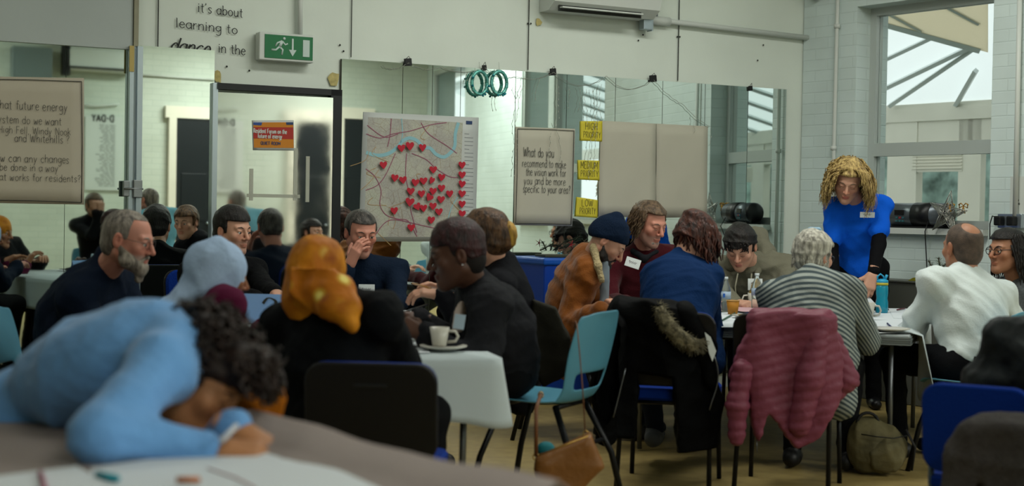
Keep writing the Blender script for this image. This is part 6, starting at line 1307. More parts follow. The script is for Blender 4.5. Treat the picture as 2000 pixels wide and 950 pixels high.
# exit sign
a, b = A(552, 95); t = empty('exit_sign', M=MA @ Matrix.Translation((a, -.04, b)), label='green emergency exit sign with running figure, down arrow and door', cat='sign')
ua, ub = A(500, 95)[0], A(606, 95)[0]; sw = ub - ua; sh = A(553, 68)[1] - A(553, 122)[1]
G().box((0, 0, 0), (sw, .08, sh), bev=.006).build('housing', m_white, t)
G().box((.012, -.042, .0), (sw * .88, .004, sh * .84), bev=.001).build('panel', mat('sign_green', '0b6a3c', .35), t)
g = G(); y0, y1 = -.0465, -.0445; k = sh * .84 / 1.0
def pz(poly): g.prism([(x * k + .012, z * k) for x, z in poly], y0, y1)
pz([(.62, -.36), (.92, -.36), (.92, .36), (.62, .36)]); pz([(.12, .38), (.20, .38), (.20, -.10), (.33, -.10), (.16, -.38), (-.01, -.10), (.12, -.10)])
g.lathe([(.001, -.001), (.06 * k, -.001), (.06 * k, .001), (.001, .001)], 14, M=Matrix.Translation((-.22 * k + .012, -.0455, .36 * k)) @ Matrix.Rotation(R(90), 4, 'X'))
for pl, r_ in (([(-.30, .26), (-.42, .0)], .055), ([(-.30, .24), (-.16, .10), (-.06, .16)], .028), ([(-.34, .24), (-.52, .16), (-.60, .02)], .028), ([(-.42, .0), (-.28, -.12), (-.32, -.34)], .034), ([(-.43, .0), (-.58, -.14), (-.78, -.14)], .034)): g.tube([(x * k + .012, -.0455, z * k) for x, z in pl], r_ * k * 1.2, 8, flat=.08, up=(0, 1, 0))
g.build('pictogram', mat('sign_white', 'b9c9c4', .4), t)
# wall lettering above the door
LT = empty('wall_lettering', M=MA, label="black lettering 'it's about learning to dance in the' on the wall above the door", cat='lettering')
def let(s_, px, py, px2, xh, **k): u, z = A(px, py); u2, _ = A(px2, py); g = G(); sz = xh * (u2 - u) / (px2 - px); write(g, s_, u, z, sz, sz * .11, y=-.003, width=u2 - u, **k); g.build('text_line', mat('black_vinyl', '1b1e1c', .5), LT)
let("it's about", 386, 23, 476, 11, serif=.16, thick=1.5, rise=-.05); let('learning to', 343, 53, 466, 11, serif=.16, thick=1.5, rise=-.04); let('in the', 426, 102, 481, 11, serif=.16, thick=1.5, rise=-.04); let('dance', 331, 100, 410, 17, slant=.35, thick=1.9, rise=-.04)
g = G(); wbox(g, 308, -60, 310, 95, .004); struct(g.build('trim_11', m_seam, M=MA))
g = G(); wbox(g, 586, -60, 588, 66, .003); struct(g.build('trim_12', m_white, M=MA))
# quiet room poster on the door leaf
o, c, q = wsheet('door_poster', 'orange and red quiet room poster taped to the mirrored door', 'poster', m_mapw, [(489, 236), (568, 236), (569, 295), (491, 294)], off=.03, bend=0)
def pq(name, pts, m, y, par=None): 
    g = G(); p = [A(*a) for a in pts]; p = [(a - c[0], b - c[1]) for a, b in p]; g.prism(p, y, y + .001); return g.build(name, m, o)
pq('orange_field', [(491, 240), (567, 240), (568, 290), (492, 289)], mat('poster_orange', 'c27a1a', .5), -.0335); pq('red_band', [(491, 249), (567, 250), (567, 273), (491, 271)], mat('poster_red', 'a32a22', .5), -.0345); pq('logo_blue', [(491, 240), (508, 240), (506, 246), (491, 245)], mat('poster_blue', '2c4a8c', .5), -.0345); pq('logo_navy', [(553, 240), (567, 240), (567, 245), (554, 245)], mat('map_navy', '243b63', .5), -.0345)
wtext(o, c, [('Resident Forum on the', 491, 260, 555, 5.5), ('future of energy', 499, 270, 546, 5.5)], m=mat('poster_white', 'c9c9c4', .5), off=.0365, thick=1.2, pen=.0035); wtext(o, c, [('QUIET ROOM', 505, 283, 543, 4)], m=mat('map_navy', '243b63', .5), off=.0365, pen=.003)
o.matrix_world = MA @ Mleaf @ Matrix.Translation((c[0] - u_leaf, .0195, c[1]))
# air conditioner
a, b = A(1156, 10); ua, ub = A(1054, 10)[0], A(1258, 10)[0]; zb = A(1156, 33)[1]
t = empty('air_conditioner', M=MA @ Matrix.Translation(((ua + ub) / 2, 0, zb)), label='white wall-mounted air conditioner cut by the top edge of the picture', cat='air conditioner'); L = ub - ua
prof = [(0, 0), (-.12, .0), (-.20, .05), (-.22, .12), (-.21, .27), (-.18, .30), (0, .30)]
n = len(prof); vs = [(-L / 2, y, z) for y, z in prof] + [(L / 2, y, z) for y, z in prof]; g = G().add(vs, [tuple(range(n)), tuple(reversed(range(n, 2 * n)))] + [(i, n + i, n + (i + 1) % n, (i + 1) % n) for i in range(n)]); g.build('housing', m_white, t)
G().box((-.04, -.155, .02), (L * .78, .008, .055), M=Matrix.Rotation(R(0), 4, 'X')).build('outlet_slot', m_seam, t, Matrix.Translation((0, -.012, .0)) @ Matrix.Identity(4)); G().box((-.04, -.185, .015), (L * .76, .05, .008)).build('louvre', m_white, t)
G().tube([(L / 2 - .03, -.10, .02), (L / 2 - .005, -.13, .10), (L / 2 + .01, -.10, .28)], .022, 8).build('cable', m_tape, t); G().box((L / 2 - .02, -.06, -.03), (.07, .06, .07), bev=.004).box((L / 2 + .02, -.05, .0), (.012, .06, .14)).build('bracket', m_alu, t); G().box((L / 2 + .06, -.03, .07), (.05, .02, .02)).box((L / 2 + .08, -.03, .04), (.015, .02, .08)).build('wall_bracket', m_leg, t)
a, b = A(1575, 3); o = G().lathe([(.001, -.04), (.03, -.035), (.04, 0), (.03, .035), (.001, .04)], 14).tube([(0, .02, 0), (0, .12, .03)], .008, 6).build('wall_camera', m_tape, M=MA @ Matrix.Translation((a - .04, -.14, b + .03))); tag(o, 'small black dome device at the top of the wall corner', 'sensor')

# ================================================================== window wall things
# CD radio on the sill
u, z = B(1800, 440, -.02); t = empty('cd_radio', M=MB_ @ Matrix.Translation((B(1790, 420)[0], .03, WZ0 + .003)), label='grey portable CD radio lying along the window sill', cat='radio')
m_rad = mat('silver_plastic', '5b6268', .3, .4); m_radd = mat('radio_black', '101114', .4); rl = B(1845, 420)[0] - B(1742, 420)[0]; h_ = .16
g = G().tube([(-rl / 2, 0, h_ / 2 + .005), (rl / 2, 0, h_ / 2 + .005)], h_ / 2, 20); g.build('body', m_rad, t)
for s_ in (-1, 1): G().lathe([(.001, -.02), (.065, -.018), (.078, 0), (.078, .02), (.001, .02)], 22, M=Matrix.Translation((s_ * rl / 2, 0, h_ / 2 + .005)) @ Matrix.Rotation(R(90), 4, 'Y')).build('speaker', m_radd, t)
G().tube([(-.02 + .0, 0, h_ / 2 + .005), (.13, 0, h_ / 2 + .005)], h_ / 2 + .004, 20).build('speaker_sleeve', m_radd, t)
g = G().box((-rl / 2 + .11, -.078, .10), (.075, .012, .035)); g.build('display', mat('display_black', '0a0c12', .15), t)
for k in range(6): G().box((-rl / 2 + .09 + (k % 3) * .025, -.080, .065 - (k // 3) * .022), (.016, .012, .012), bev=.002).build('button', mat('red_button', '8c2530', .4) if k == 1 else mat('teal_button', '2d5f66', .4), t)
G().box((0, .0, .004), (rl * .95, .12, .010)).build('foot', m_radd, t)
g = G(); p0 = B(1822, 445)[0]; g.tube([(p0, -.05, WZ0 + .05), (p0 + .005, -.09, WZ0 - .02), (p0 - .02, -.04, WZ0 - .15), (p0 + .0, -.03, WZ0 - .45), (p0 + .01, -.03, WZ0 - .75)], .004, 6); tag(g.build('power_cable', m_tape, M=MB_), 'black power cable hanging from the radio down the painted brick', 'cable')
# wire star
a, b = B(1850, 418, -.10); t = tag(bpy.data.objects.new('wire_star', None), 'silver wire mesh star decoration standing on the window sill', 'star decoration'); col.objects.link(t); t.matrix_world = MB_ @ Matrix.Translation((a, -.10, b)) @ Matrix.Rotation(R(10), 4, 'Y'); g = G(); rg = random.Random(4); pts = []
for k in range(10): an = R(90 + 36 * k); r_ = (.155 if k % 2 == 0 else .06); pts.append((r_ * math.cos(an), r_ * math.sin(an)))
for k in range(10):
    p, q_ = pts[k], pts[(k + 1) % 10]; g.tube([(p[0], 0, p[1]), (q_[0], 0, q_[1])], .0022, 5)
    for s_ in (-1, 1): g.tube([(p[0], 0, p[1]), (0, s_ * .045, 0)], .0016, 5)
for k in range(420):
    i = rg.randrange(10); p, q_ = Vector((pts[i][0], 0, pts[i][1])), Vector((pts[(i + 1) % 10][0], 0, pts[(i + 1) % 10][1])); c0 = Vector((0, rg.choice((-.045, .045)), 0))
    def rp():
        a_, b_ = rg.random(), rg.random()
        if a_ + b_ > 1: a_, b_ = 1 - a_, 1 - b_
        return c0 + (p - c0) * a_ + (q_ - c0) * b_
    g.tube([rp(), rp()], .0009, 3, caps=False)
g.build('wire_mesh', mat('silver_wire', 'a9a9a2', .25, .9), t)
for px, lb in ((1852, 'left gold bow behind the wire star on the sill'), (1878, 'right gold bow behind the wire star, at the window edge')):
    a, b = B(px, 402, 0); g = G()
    for s_ in (-1, 1): g.tube([(0, 0, 0), (s_ * .018, 0, .016), (s_ * .034, 0, .008), (s_ * .03, 0, -.014), (0, 0, 0)], [.004, .007, .009, .007, .004], 7, flat=.5); g.tube([(0, 0, 0), (s_ * .012, 0, -.05)], [.005, .009], 6, flat=.3)
    tag(g.build('gold_bow', mat('gold_ribbon', 'a8791c', .35, .3), M=MB_ @ Matrix.Translation((a, .02, max(b, WZ0 + .06)))), lb, 'bow', 'gold bows on the window sill')
# sockets
a, b = B(1978, 432); t = empty('wall_socket', M=MB_ @ Matrix.Translation((a, -.02, b)), label='double wall socket with two black plugs above the woman with black hair', cat='socket'); G().box((0, 0, 0), (.17, .035, .09), bev=.004).build('faceplate', m_alu, t)
for x in (-.055, .035): G().box((x, -.045, .0), (.05, .05, .06), bev=.008).build('plug', m_tape, t)
G().tube([(-.055, -.06, .02), (-.10, -.05, .03), (-.13, -.03, -.02), (-.135, -.02, -.12)], .004, 6).build('flex', m_tape, t)
ST = empty('wall_sign', M=MB_, label='pale wall notice with small black text cut by the right edge', cat='sign'); a, b = B(1996, 395); G().box((a, -.004, b), (.16, .008, .32)).build('board', m_white, ST)
g = G(); 
for k, s_ in enumerate(('a', 'you', 'a ba', 'a')): u_, z_ = B(1984, 386 + k * 7); write(g, s_, u_, z_, .010, .003, y=-.0095)
g.build('text', m_marker, ST)
# grey crate and greenery against the wall
a0, a1 = B(1735, 560)[0], B(1905, 560)[0]; zt = B(1760, 553, -.35)[1]; t = empty('storage_box', M=MB_, label='low grey storage cabinet against the wall behind the standing woman', cat='cabinet'); m_gr = mat('grey_laminate', '585a54', .5)
G().box(((a0 + a1) / 2, -.14, zt / 2), (a1 - a0 + .3, .24, zt - .002), bev=.006).build('body', m_gr, t); G().box(((a0 + a1) / 2, -.14, zt + .004), (a1 - a0 + .32, .26, .012), bev=.003).build('lid', m_gr, t)
a, b = B(1790, 552, -.3); o = G().prism([(-.13, 0), (-.09, .02), (.0, .035), (.10, .02), (.14, 0)], -.06, .06).build('yellow_cloth', mat('yellow_duster', '8f8a1c', .8), M=MB_ @ Matrix.Translation((a, -.16, zt + .011))); tag(o, 'folded yellow cloth on the grey cabinet', 'cloth')
m_fir = mat('fir_green', '26382a', .7, c2='4b5a40', var=.4, scale=30); m_twig = mat('twig_brown', '3d3022', .8)
def fir(name, label, M, stems, seed=1, nl=.026, cat='greenery'):
    rg = random.Random(seed); t = empty(name, M=M, label=label, cat=cat); g = G(); gw = G()
    for s_ in stems:
        s_ = [Vector(p) for p in s_]; gw.tube(s_, [.004] * len(s_), 5)
        for i in range(len(s_) - 1):
            L = (s_[i + 1] - s_[i]).length
            for k in range(int(L / .0022)):
                p = s_[i].lerp(s_[i + 1], rg.random()); d_ = (s_[i + 1] - s_[i]).normalized() * .7 + Vector((rg.uniform(-1, 1), rg.uniform(-1, 1), rg.uniform(-1, 1))).normalized(); g.tube([p, p + d_.normalized() * nl * rg.uniform(.7, 1.2)], [.0016, .0008], 3, caps=False)
    g.build('needles', m_fir, t)['kind'] = 'stuff'; gw.build('twigs', m_twig, t); return t
a, b = B(1812, 530, -.25); Mx = MB_ @ Matrix.Translation((a, -.15, zt + .015)); rg = random.Random(9)
fir('fir_branches', 'artificial fir branches lying on the grey cabinet beside the shaved-headed man', Mx, [[(0, 0, .02), (.06, .02, .10), (.12, .0, .22)], [(0, 0, .02), (-.05, .02, .08), (-.07, 0, .13)], [(0, 0, .02), (.08, 0, .06), (.16, .03, .09)], [(0, 0, .02), (.02, 0, .1), (-.01, .02, .15)], [(0, 0, .02), (.12, -.03, .03), (.2, 0, .05)], [(-.02, 0, .02), (-.07, -.02, .03), (-.1, 0, .05)], [(0, 0, .02), (.1, .03, .09), (.2, .03, .1)], [(.02, 0, .02), (.05, -.03, .09), (.09, -.02, .12)]])
# blue padded bench by the mirror with garland
a0, z0 = A(1012, 500); a1, _ = A(1150, 500); zb = A(1060, 494)[1] - .02; D_ = .35
t = empty('blue_bench', M=MA, label='blue padded box bench standing against the mirror under the fir garland', cat='bench'); m_bb = mat('blue_vinyl', '0a3a9a', .4); L = a1 - a0 + .25
G().box(((a0 + a1) / 2 + .1, -.22, zb / 2), (L, .38, zb - .06), bev=.015).build('base', m_bb, t); G().box(((a0 + a1) / 2 + .1, -.22, zb - .025), (L + .02, .40, .045), bev=.012).build('lid', mat('blue_vinyl_lid', '1450ac', .35), t)
a, b = A(1105, 480); t = fir('garland', 'fir garland with red berries lying on the blue bench', MA @ Matrix.Translation((a, -.2, zb + .01)), [[(-.10, 0, .02), (-.02, .02, .06), (.06, 0, .05)], [(.0, 0, .02), (.08, .02, .08), (.16, 0, .10)], [(-.05, 0, .02), (-.08, 0, .08)], [(.05, 0, .03), (.14, -.04, .06), (.22, 0, .09)], [(-.02, 0, .02), (.02, -.02, .10)], [(.1, 0, .04), (.2, .02, .12)]], 5, cat='garland')
g = G()
for k in range(5): an = k * 1.257; g.tube([(-.09, -.03, .07), (-.09 + .03 * math.cos(an), -.035, .07 + .03 * math.sin(an))], [.008, .002], 5, flat=.4)
g.build('red_flower', mat('red_berry', '8c1c22', .4), t)
a, b = A(1050, 488); tag(G().box((0, 0, .008), (.20, .14, .016), bev=.002).build('thin_book', mat('olive_cover', '3c3d2c', .5), M=MA @ Matrix.Translation((a, -.22, zb + .001))), 'thin dark folder lying on the left of the blue bench', 'folder')
# ================================================================== things on the tables
m_china = mat('white_china', 'bfbdb3', .25, spec=.6); m_tea = mat('tea', '3b2412', .2)
def local(o, c): g = G(); g.v = [tuple(Vector(v) - Vector(c)) for v in o.v]; g.f, g.mi, g.sm = o.f, o.mi, o.sm; return g
def mug(p, label, r=.040, h=.09, taper=.85, ang=0, group=None, s_=1.0, name='mug', cat='mug'):
    t = empty(name, p, ang, label, cat, group); t.scale = (s_,) * 3
    G().lathe([(.001, .003), (r * taper * .9, .002), (r * taper, .008), (r, h), (r * .93, h), (r * taper * .9, .012), (.001, .012)], 26).build('cup_body', m_china, t)
    G().tube([(r * .9, 0, h * .82), (r + .022, 0, h * .8), (r + .032, 0, h * .55), (r + .022, 0, h * .3), (r * .85, 0, h * .25)], .0055, 8).build('handle', m_china, t)
    G().lathe([(.001, h * .8), (r * .9, h * .8), (.001, h * .801)], 20, close=False).build('tea', m_tea, t); return t
def plate(p, label, r=.085, name='plate', m=None):
    o = G().lathe([(.001, .004), (r * .6, .004), (r * .7, .006), (r, .014), (r, .018), (r * .68, .011), (.001, .010)], 32).build(name, m or m_china, M=Matrix.Translation(p)); return tag(o, label, 'plate')
p = PZ(866, 684, TZ2 + .012); plate(p, 'white saucer plate under the white cup at the corner of the number 2 table', .088); mug(p + Vector((-.015, 0, .012)), 'white coffee cup on a plate at the near corner of the number 2 table', .037, .072, .72, ang=R(-5), name='coffee_cup', cat='cup')
z = TZ2 + .010
sheet([(735, 620), (800, 622), (840, 690), (760, 690)], z, 'white paper in front of the woman in the charcoal coat', group=None)
sheet([(755, 606), (808, 607), (822, 628), (765, 630)], z + .003, 'white paper under the yellow folder', group=None)
sheet([(730, 604), (772, 604), (775, 610), (733, 612)], z + .006, 'yellow folder at the far end of the number 2 table', mat('yellow_card', 'b8a51a', .5), 'folder', .006, cat='folder')
stroke([(752, 656), (770, 655)], z + .003, mat('blue_pen', '14235c', .4), 'short blue pen on the white paper of the number 2 table')
stroke([(775, 633), (800, 630)], z + .005, m_tape, 'black pen beside the yellow folder')
stroke([(790, 612), (838, 596)], z + .1, m_tape, 'pen held by the woman in the charcoal coat'); stroke([(806, 556), (842, 566)], TZ2 + .2, mat('orange_barrel', 'a8702a', .4), 'orange tipped pen held by the person with the hair clip')
p = PZ(785, 684, z); t = empty('spectacles', p, .3, 'black folded spectacles lying on the white cloth', 'spectacles'); g = G()
for s_ in (-1, 1): g.tube([(s_ * .032 + .026 * math.cos(a), .02 * math.sin(a), .012) for a in [k * .45 for k in range(15)]], .003, 6)
g.tube([(-.058, 0, .012), (.0, .035, .01), (.06, .04, .006)], .003, 6); g.tube([(.058, 0, .012), (.02, .05, .016), (-.05, .045, .01)], .003, 6); g.build('frame', m_tape, t)
o = grid_obj('key_pouch', mat('black_pouch', '0e0f12', .5), lambda s: s.el(PZ(768, 680, z) + Vector((0, 0, .014)), (.035, .022, .014)), [PZ(768, 680, z)], label='small black pouch beside the spectacles', cat='pouch', pad=.07, O=PZ(768, 680, z), h=.005)
# number 2 sign: folded blue card
p = PZ(528, 632, TZ2 + .01); w_ = .15; h_ = .125; t = empty('table_number_card', p, R(-6), 'pale blue folded card with a black 2 on the number 2 table', 'sign'); t.scale = (1.05,) * 3
m_bc = mat('pale_blue_card', '7fa4d6', .6); g = G(); g.add([(-w_, -.03, 0), (w_ * .55, -.03, 0), (w_ * .62, .0, h_), (-w_, .0, h_), (-w_, .05, 0), (w_ * .6, .05, 0)], [(0, 1, 2, 3), (3, 2, 5, 4)]); o = g.build('card', m_bc, t); o.modifiers.new('t', 'SOLIDIFY').thickness = .003
g = G(); pts = catmull([(-.03, .085), (-.01, .108), (.02, .10), (.025, .08), (.0, .05), (-.035, .02), (-.045, .012), (-.02, .022), (.01, .008), (.04, .02)], 5); vs = []
for i, p_ in enumerate(pts):
    a = Vector(pts[max(i - 1, 0)]); b = Vector(pts[min(i + 1, len(pts) - 1)]); t_ = (b - a).normalized(); n_ = Vector((-t_.y, t_.x)); wd = .0022 + .0055 * abs(t_.y) ** 2
    for s_ in (1, -1): q_ = Vector(p_) + n_ * wd * s_; vs.append((q_.x, -.0335 + .03 * q_.y / h_, q_.y))
g.add(vs, [(2 * i, 2 * i + 1, 2 * i + 3, 2 * i + 2) for i in range(len(pts) - 1)]); g.build('numeral', m_marker, t)
# ---- right table
z = TZ3 + .004; m_pet = mat('clear_plastic', (.93, .97, .98), .06, trans=.92, ior=1.15, spec=.5); m_water = mat('water', (.9, .97, 1), .02, trans=1, ior=1.33)
def bottle(p, label, r=.031, h=.20, lab=True):
    t = empty('water_bottle', p, 0, label, 'bottle', 'clear water bottles')
    G().lathe([(.001, .0), (r * .9, .0), (r, .01), (r, .055), (r * .94, .06), (r, .066), (r, h * .58), (r * .9, h * .68), (r * .45, h * .86), (r * .38, h * .9), (r * .38, h * .94), (.001, h * .94)], 22).build('bottle_body', m_pet, t)
    G().lathe([(.001, h * .93), (r * .46, h * .93), (r * .46, h), (.001, h)], 16).build('cap', mat('white_cap', 'c4ccd0', .4), t)
    G().lathe([(r * 1.01, h * .38), (r * 1.03, h * .38), (r * 1.03, h * .58), (r * 1.01, h * .58)], 22).build('bottle_label', mat('bottle_label', 'a3b6cc', .5, alpha=.85), t)
    G().box((-.012, -r * 1.03, h * .48), (.012, .003, .022)).build('label_mark', mat('label_blue', '1d56a8', .5), t); return t
bottle(PZ(1416, 610, z), 'clear water bottle with white cap left of the orange paper cup'); bottle(PZ(1483, 606, z) + Vector((0, .1, 0)), 'clear water bottle behind the mug with the snack bag', h=.21)
p = PZ(1431, 615, z); t = empty('paper_cup', p, 0, 'orange ribbed paper cup on the right table', 'cup'); prof = []
G().lathe([(.001, 0), (.026, 0), (.036, .078), (.033, .078), (.024, .006), (.001, .006)], 28).build('cup_wall', mat('orange_paper', 'a8701c', .6), t); G().tube([(.036 * math.cos(k * .3), .036 * math.sin(k * .3), .078) for k in range(22)], .0022, 6).build('rim', mat('rim_cream', 'b08a50', .5), t)
t = mug(PZ(1472, 600, z), 'white mug holding a black and yellow snack bag', .038, .085, .75, ang=R(180)); 
p = PZ(1472, 600, z) + Vector((.0, 0, .088)); o = grid_obj('snack_bag', mat('black_yellow_foil', '0d0c08', .3, c2='b08a10', var=.1, scale=22, spec=.6), lambda s: (s.rc(p + Vector((-.005, 0, -.01)), p + Vector((.01, 0, .045)), .030, .028, k=.02, ax=(0, 1, 0), q=.5)), [p, p + Vector((0, 0, .05))], label='black and yellow foil snack bag standing in the white mug', cat='snack bag', pad=.06, h=.005, disp=lambda q_: wrinkle(q_, .006, 3, 4), O=p)
mug(PZ(1693, 626, z), 'large white mug beside the turquoise sports bottle', .042, .095, .72, ang=R(0), s_=1.0)
# sports bottle
p = PZ(1722, 612, z); t = empty('sports_bottle', p, 0, 'turquoise sports bottle with a yellow ring and loop handle', 'bottle'); m_turq = mat('turquoise_tritan', '1f9bb8', .15, trans=.35, spec=.5)
G().lathe([(.001, 0), (.032, 0), (.036, .01), (.036, .06), (.031, .085), (.035, .115), (.034, .15), (.030, .165), (.001, .165)], 26).build('bottle_body', m_turq, t); G().lathe([(.001, .162), (.034, .162), (.034, .176), (.001, .176)], 24).build('ring', mat('yellow_ring', 'b5a834', .4), t); G().lathe([(.001, .175), (.034, .175), (.033, .19), (.012, .198), (.001, .198)], 24).build('lid', mat('turquoise_lid', '2596c0', .3), t); G().tube([(-.026, 0, .19), (-.030, 0, .21), (-.012, 0, .226), (.006, 0, .212), (.01, 0, .195)], .005, 8).tube([(.016, 0, .19), (.026, 0, .222)], [.006, .008], 8).build('loop_handle', mat('turquoise_lid', '2596c0', .3), t)
def paper(pxs, lb, dz=0, m=m_paper, **k): return sheet(pxs, z + dz, lb, m, **k)
paper([(1640, 570), (1690, 572), (1715, 600), (1655, 596)], 'white sheet under the standing woman\'s hand', .06)
paper([(1700, 608), (1770, 606), (1790, 640), (1715, 646)], 'loose white sheet right of the sports bottle'); paper([(1735, 603), (1800, 604), (1800, 625), (1745, 622)], 'white sheet near the elbow of the man in white', .002)
paper([(1685, 636), (1750, 634), (1765, 650), (1690, 652)], 'white sheet at the front edge under the round plate', .003); paper([(1398, 612), (1440, 610), (1450, 636), (1396, 638)], 'white sheet under the orange cup'); paper([(1400, 616), (1470, 622), (1478, 640), (1410, 640)], 'printed leaflet sheet at the front edge of the right table', .003)
paper([(1443, 597), (1496, 598), (1497, 610), (1441, 609)], 'pink card on the right table', .004, m_paper2, name='pink_card', cat='card'); paper([(1455, 588), (1540, 590), (1535, 600), (1450, 598)], 'white sheet in front of the teenager in grey')
p = PZ(1457, 622, z + .004); plate(p, 'white paper plate with a leftover snack in front of the pink card', .075); o = grid_obj('flatbread', mat('brown_food', '6b5230', .7, c2='8f7a48', var=.3, scale=40), lambda s: s.el(p + Vector((0, 0, .016)), (.045, .035, .010)), [p], label='brown snack leftovers on the paper plate', cat='food', pad=.07, h=.005, O=p, disp=lambda q_: wrinkle(q_, .003, 4, 2))
plate(PZ(1738, 648, z + .004), 'cream round plate at the right front corner of the right table', .095); stroke([(1733, 634), (1742, 642)], z + .006, mat('blue_pen', '14235c', .4), 'blue pen right of the big white mug'); stroke([(1752, 607), (1768, 604)], z + .006, mat('dark_red_pen', '5c2230', .4), 'dark red pen right of the sports bottle')
stroke([(1442, 611), (1466, 615)], z + .008, m_tape, 'black pen in front of the pink card'); stroke([(1410, 628), (1438, 612)], z + .006, mat('green_pen', '3c5c4c', .4), 'green pen on the leaflet sheet')
paper([(1166, 600), (1196, 597), (1200, 614), (1168, 618)], 'folded white paper in the hand of the man in the beanie', .02, name='folded_paper')
p = PZ(1208, 596, z); t = empty('drinking_glass', p, 0, 'glass with a white inside and dark rim beside the parka', 'glass'); G().lathe([(.001, 0), (.03, 0), (.036, .09), (.034, .09), (.028, .006), (.001, .006)], 22).build('tumbler', m_china, t); G().lathe([(.0365, .075), (.038, .075), (.038, .092), (.0365, .092)], 22).build('rim', m_tape, t)
p = P(1548, 520, 9.6); o = G().lathe([(.001, 0), (.028, 0), (.03, .03), (.02, .07), (.001, .07)], 16).build('red_baubles', mat('red_gloss', '8c1c22', .3), M=Matrix.Translation((p.x, p.y, .72))); 
bpy.data.objects.remove(o)

# ================================================================== what the mirrors show of the far side of the room
def RW(px, py):
    """(along, z) on the rear wall as the mirror shows it at a pixel"""
    p, d_ = reflect_ray(px, py); n = np.array([-(-DA)[1], (-DA)[0], 0]); t_ = np.dot(C3 - p, n) / np.dot(d_, n); q_ = p + d_ * t_; return float(np.dot(q_ - C3, -DA)), float(q_[2])
def rbox(nm, label, cat, pa, pb, depth, m, off=0.0, parent=None):
    a, b = RW(*pa), RW(*pb); u0, u1 = sorted((a[0], b[0])); z0, z1 = sorted((a[1], b[1])); return ((u0 + u1) / 2, -off - depth / 2, (z0 + z1) / 2), (u1 - u0, depth, z1 - z0)
m_darkdoor = mat('black_door_paint', '141a1e', .4)
def rear_door(n, x0, y0, x1, y1):
    t = struct(empty('door_%d' % n, M=MR)); c_, d_ = rbox('', '', '', (x0, y0), (x1, y1), .05, None); zt = c_[2] + d_[2] / 2; G().box((c_[0], -.03, zt / 2), (d_[0], .04, zt)).build('door_leaf', m_darkdoor, t)
    for s_ in (-1, 1): G().box((c_[0] + s_ * (d_[0] / 2 + .05), -.04, zt / 2), (.10, .08, zt)).build('door_frame', m_cream, t)
    G().box((c_[0], -.04, zt + .08), (d_[0] + .3, .08, .16)).build('door_head', m_cream, t)
    for zz in (.5, 1.35): G().box((c_[0], -.055, zz), (d_[0] * .7, .012, .65), bev=.004).build('door_panel', m_darkdoor, t)
    G().lathe([(.001, -.02), (.03, 0), (.001, .02)], 12).build('door_knob', m_alu, t, Matrix.Translation((c_[0] - d_[0] * .38, -.09, 1.0)))
rear_door(2, 342, 231, 409, 460); rear_door(3, 668, 232, 705, 460)
c_, d_ = rbox('', '', '', (132, 93), (246, 148), .22, None); acw = d_[0]
def racp(x, z_, lb): 
    t = empty('air_conditioner', M=MR @ Matrix.Translation((x, 0, z_)), label=lb, cat='air conditioner'); G().box((0, -.11, 0), (.95, .22, .30), bev=.03).build('housing', m_white, t); G().box((0, -.225, -.11), (.8, .02, .03)).build('outlet_slot', m_seam, t)
racp(c_[0], c_[2], 'white air conditioner on the far wall, seen in the left mirror'); 
c2_, d2_ = rbox('', '', '', (20, 93), (95, 160), .2, None); t = empty('wall_cabinet', M=MR @ Matrix.Translation((c2_[0], 0, c2_[2])), label='grey metal wall cabinet on the far wall, seen in the left mirror', cat='cabinet'); G().box((0, -.12, 0), (d2_[0], .24, d2_[2]), bev=.006).build('body', mat('grey_metal_cabinet', '6f7c7c', .4, .2), t); G().box((0, -.245, 0), (d2_[0] - .04, .01, d2_[2] - .04)).build('door', mat('grey_metal_cabinet', '6f7c7c', .4, .2), t)
a, z_ = RW(124, 118); t = empty('wall_speaker', M=MR @ Matrix.Translation((a, 0, z_)), label='narrow black loudspeaker on the far wall, seen in the left mirror', cat='loudspeaker'); G().box((0, -.14, 0), (.10, .16, .42), bev=.01).build('cabinet', m_tape, t); G().box((0, -.04, .1), (.04, .08, .04)).build('bracket', m_leg, t)
# text panel with the headline
a0, z0 = RW(206, 235); a1, z1 = RW(165, 235); t = empty('wall_text_panel', M=MR, label='white wall text panel headed D-DAY, seen reversed in the left mirror', cat='sign'); aL, aR = sorted((RW(238, 300)[0], RW(165, 300)[0])); zt, zb_ = RW(200, 228)[1], RW(200, 372)[1]
G().box(((aL + aR) / 2, -.01, (zt + zb_) / 2), (aR - aL, .02, zt - zb_)).build('board', m_white, t); g = G(); hh = (zt - zb_); write(g, 'D-DAY', aL + .12, zt - hh * .07, .055, .022, y=-.0215); g.build('headline', m_marker, t)
g = G(); rg = random.Random(2)
for k in range(34):
    x = aL + .10; zz = zt - hh * (.12 + .025 * k)
    while x < aR - .16 - rg.uniform(0, .1): w_ = rg.uniform(.03, .08); g.add([(x, -.0212, zz), (x + w_, -.0212, zz), (x + w_, -.0212, zz + .010), (x, -.0212, zz + .010)], [(0, 1, 2, 3)]); x += w_ + .015
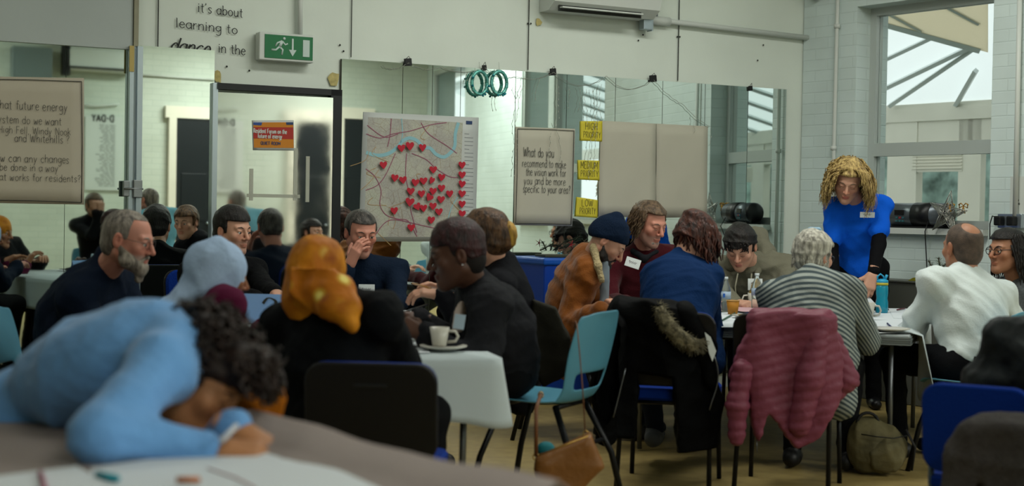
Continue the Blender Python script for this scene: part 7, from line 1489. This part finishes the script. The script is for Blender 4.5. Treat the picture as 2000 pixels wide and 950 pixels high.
o = g.build('small_print', mat('faded_print', '6b6f6b', .7), t); o['kind'] = 'stuff'
g = G(); pp = [RW(160, 205), (RW(185, 208)), RW(215, 206), RW(232, 204)]; g.tube([(p_[0], -.03, p_[1]) for p_ in pp], .012, 6); struct(g.build('trim_13', m_white, M=MR))
g = G(); pp = [RW(246, 145), RW(418, 156)]; g.tube([(p_[0], -.03, p_[1]) for p_ in pp], .014, 6); struct(g.build('trim_14', m_white, M=MR))
# christmas tree that the mirror shows right of the sheets
tp = VR(1270, 400, 12.5) - Vector(NB) * .12; print('TREE', tp, 1000 + 2800 * tp.x / tp.y); t = empty('christmas_tree', (tp.x, tp.y, 0), 0, 'dark christmas tree with coloured lights, seen in the mirror beside the blank sheets', 'christmas tree')
g = G(); rg = random.Random(8); H_ = 1.32
for k in range(2600):
    hz = rg.uniform(.25, H_); rr = .20 * (1 - hz / (H_ + .05)); an = rg.uniform(0, 6.283); r0 = rr * rg.uniform(.5, 1); p_ = Vector((r0 * math.cos(an), r0 * math.sin(an), hz)); d_ = Vector((math.cos(an), math.sin(an), rg.uniform(-.5, .3))).normalized() * rg.uniform(.04, .07); g.tube([p_, p_ + d_], [.006, .001], 3, caps=False)
g.lathe([(.10, .22), (.14, .3), (.03, 1.15), (.001, 1.2)], 12); g.build('foliage', mat('dark_fir', '0c1210', .8), t)['kind'] = 'stuff'
G().tube([(0, 0, 0), (0, 0, 1.1)], .02, 8).build('trunk', m_twig, t); G().lathe([(.001, 0), (.12, 0), (.15, .2), (.001, .22)], 16).build('pot', m_tape, t)
cols = [('ff3a20', 'red'), ('2e58ff', 'blue'), ('30e070', 'green'), ('ffc040', 'amber'), ('f5f0ff', 'white')]
for k in range(60):
    hz = rg.uniform(.35, H_ - .1); rr = .20 * (1 - hz / (H_ + .05)) + .04; an = k * 2.4; cc, nm = cols[k % 5]; G().lathe([(.0005, -.012), (.009, 0), (.0005, .012)], 6, M=Matrix.Translation((rr * math.cos(an), rr * math.sin(an), hz))).build('fairy_light', mat('light_' + nm, cc, .3, emit=9), t)
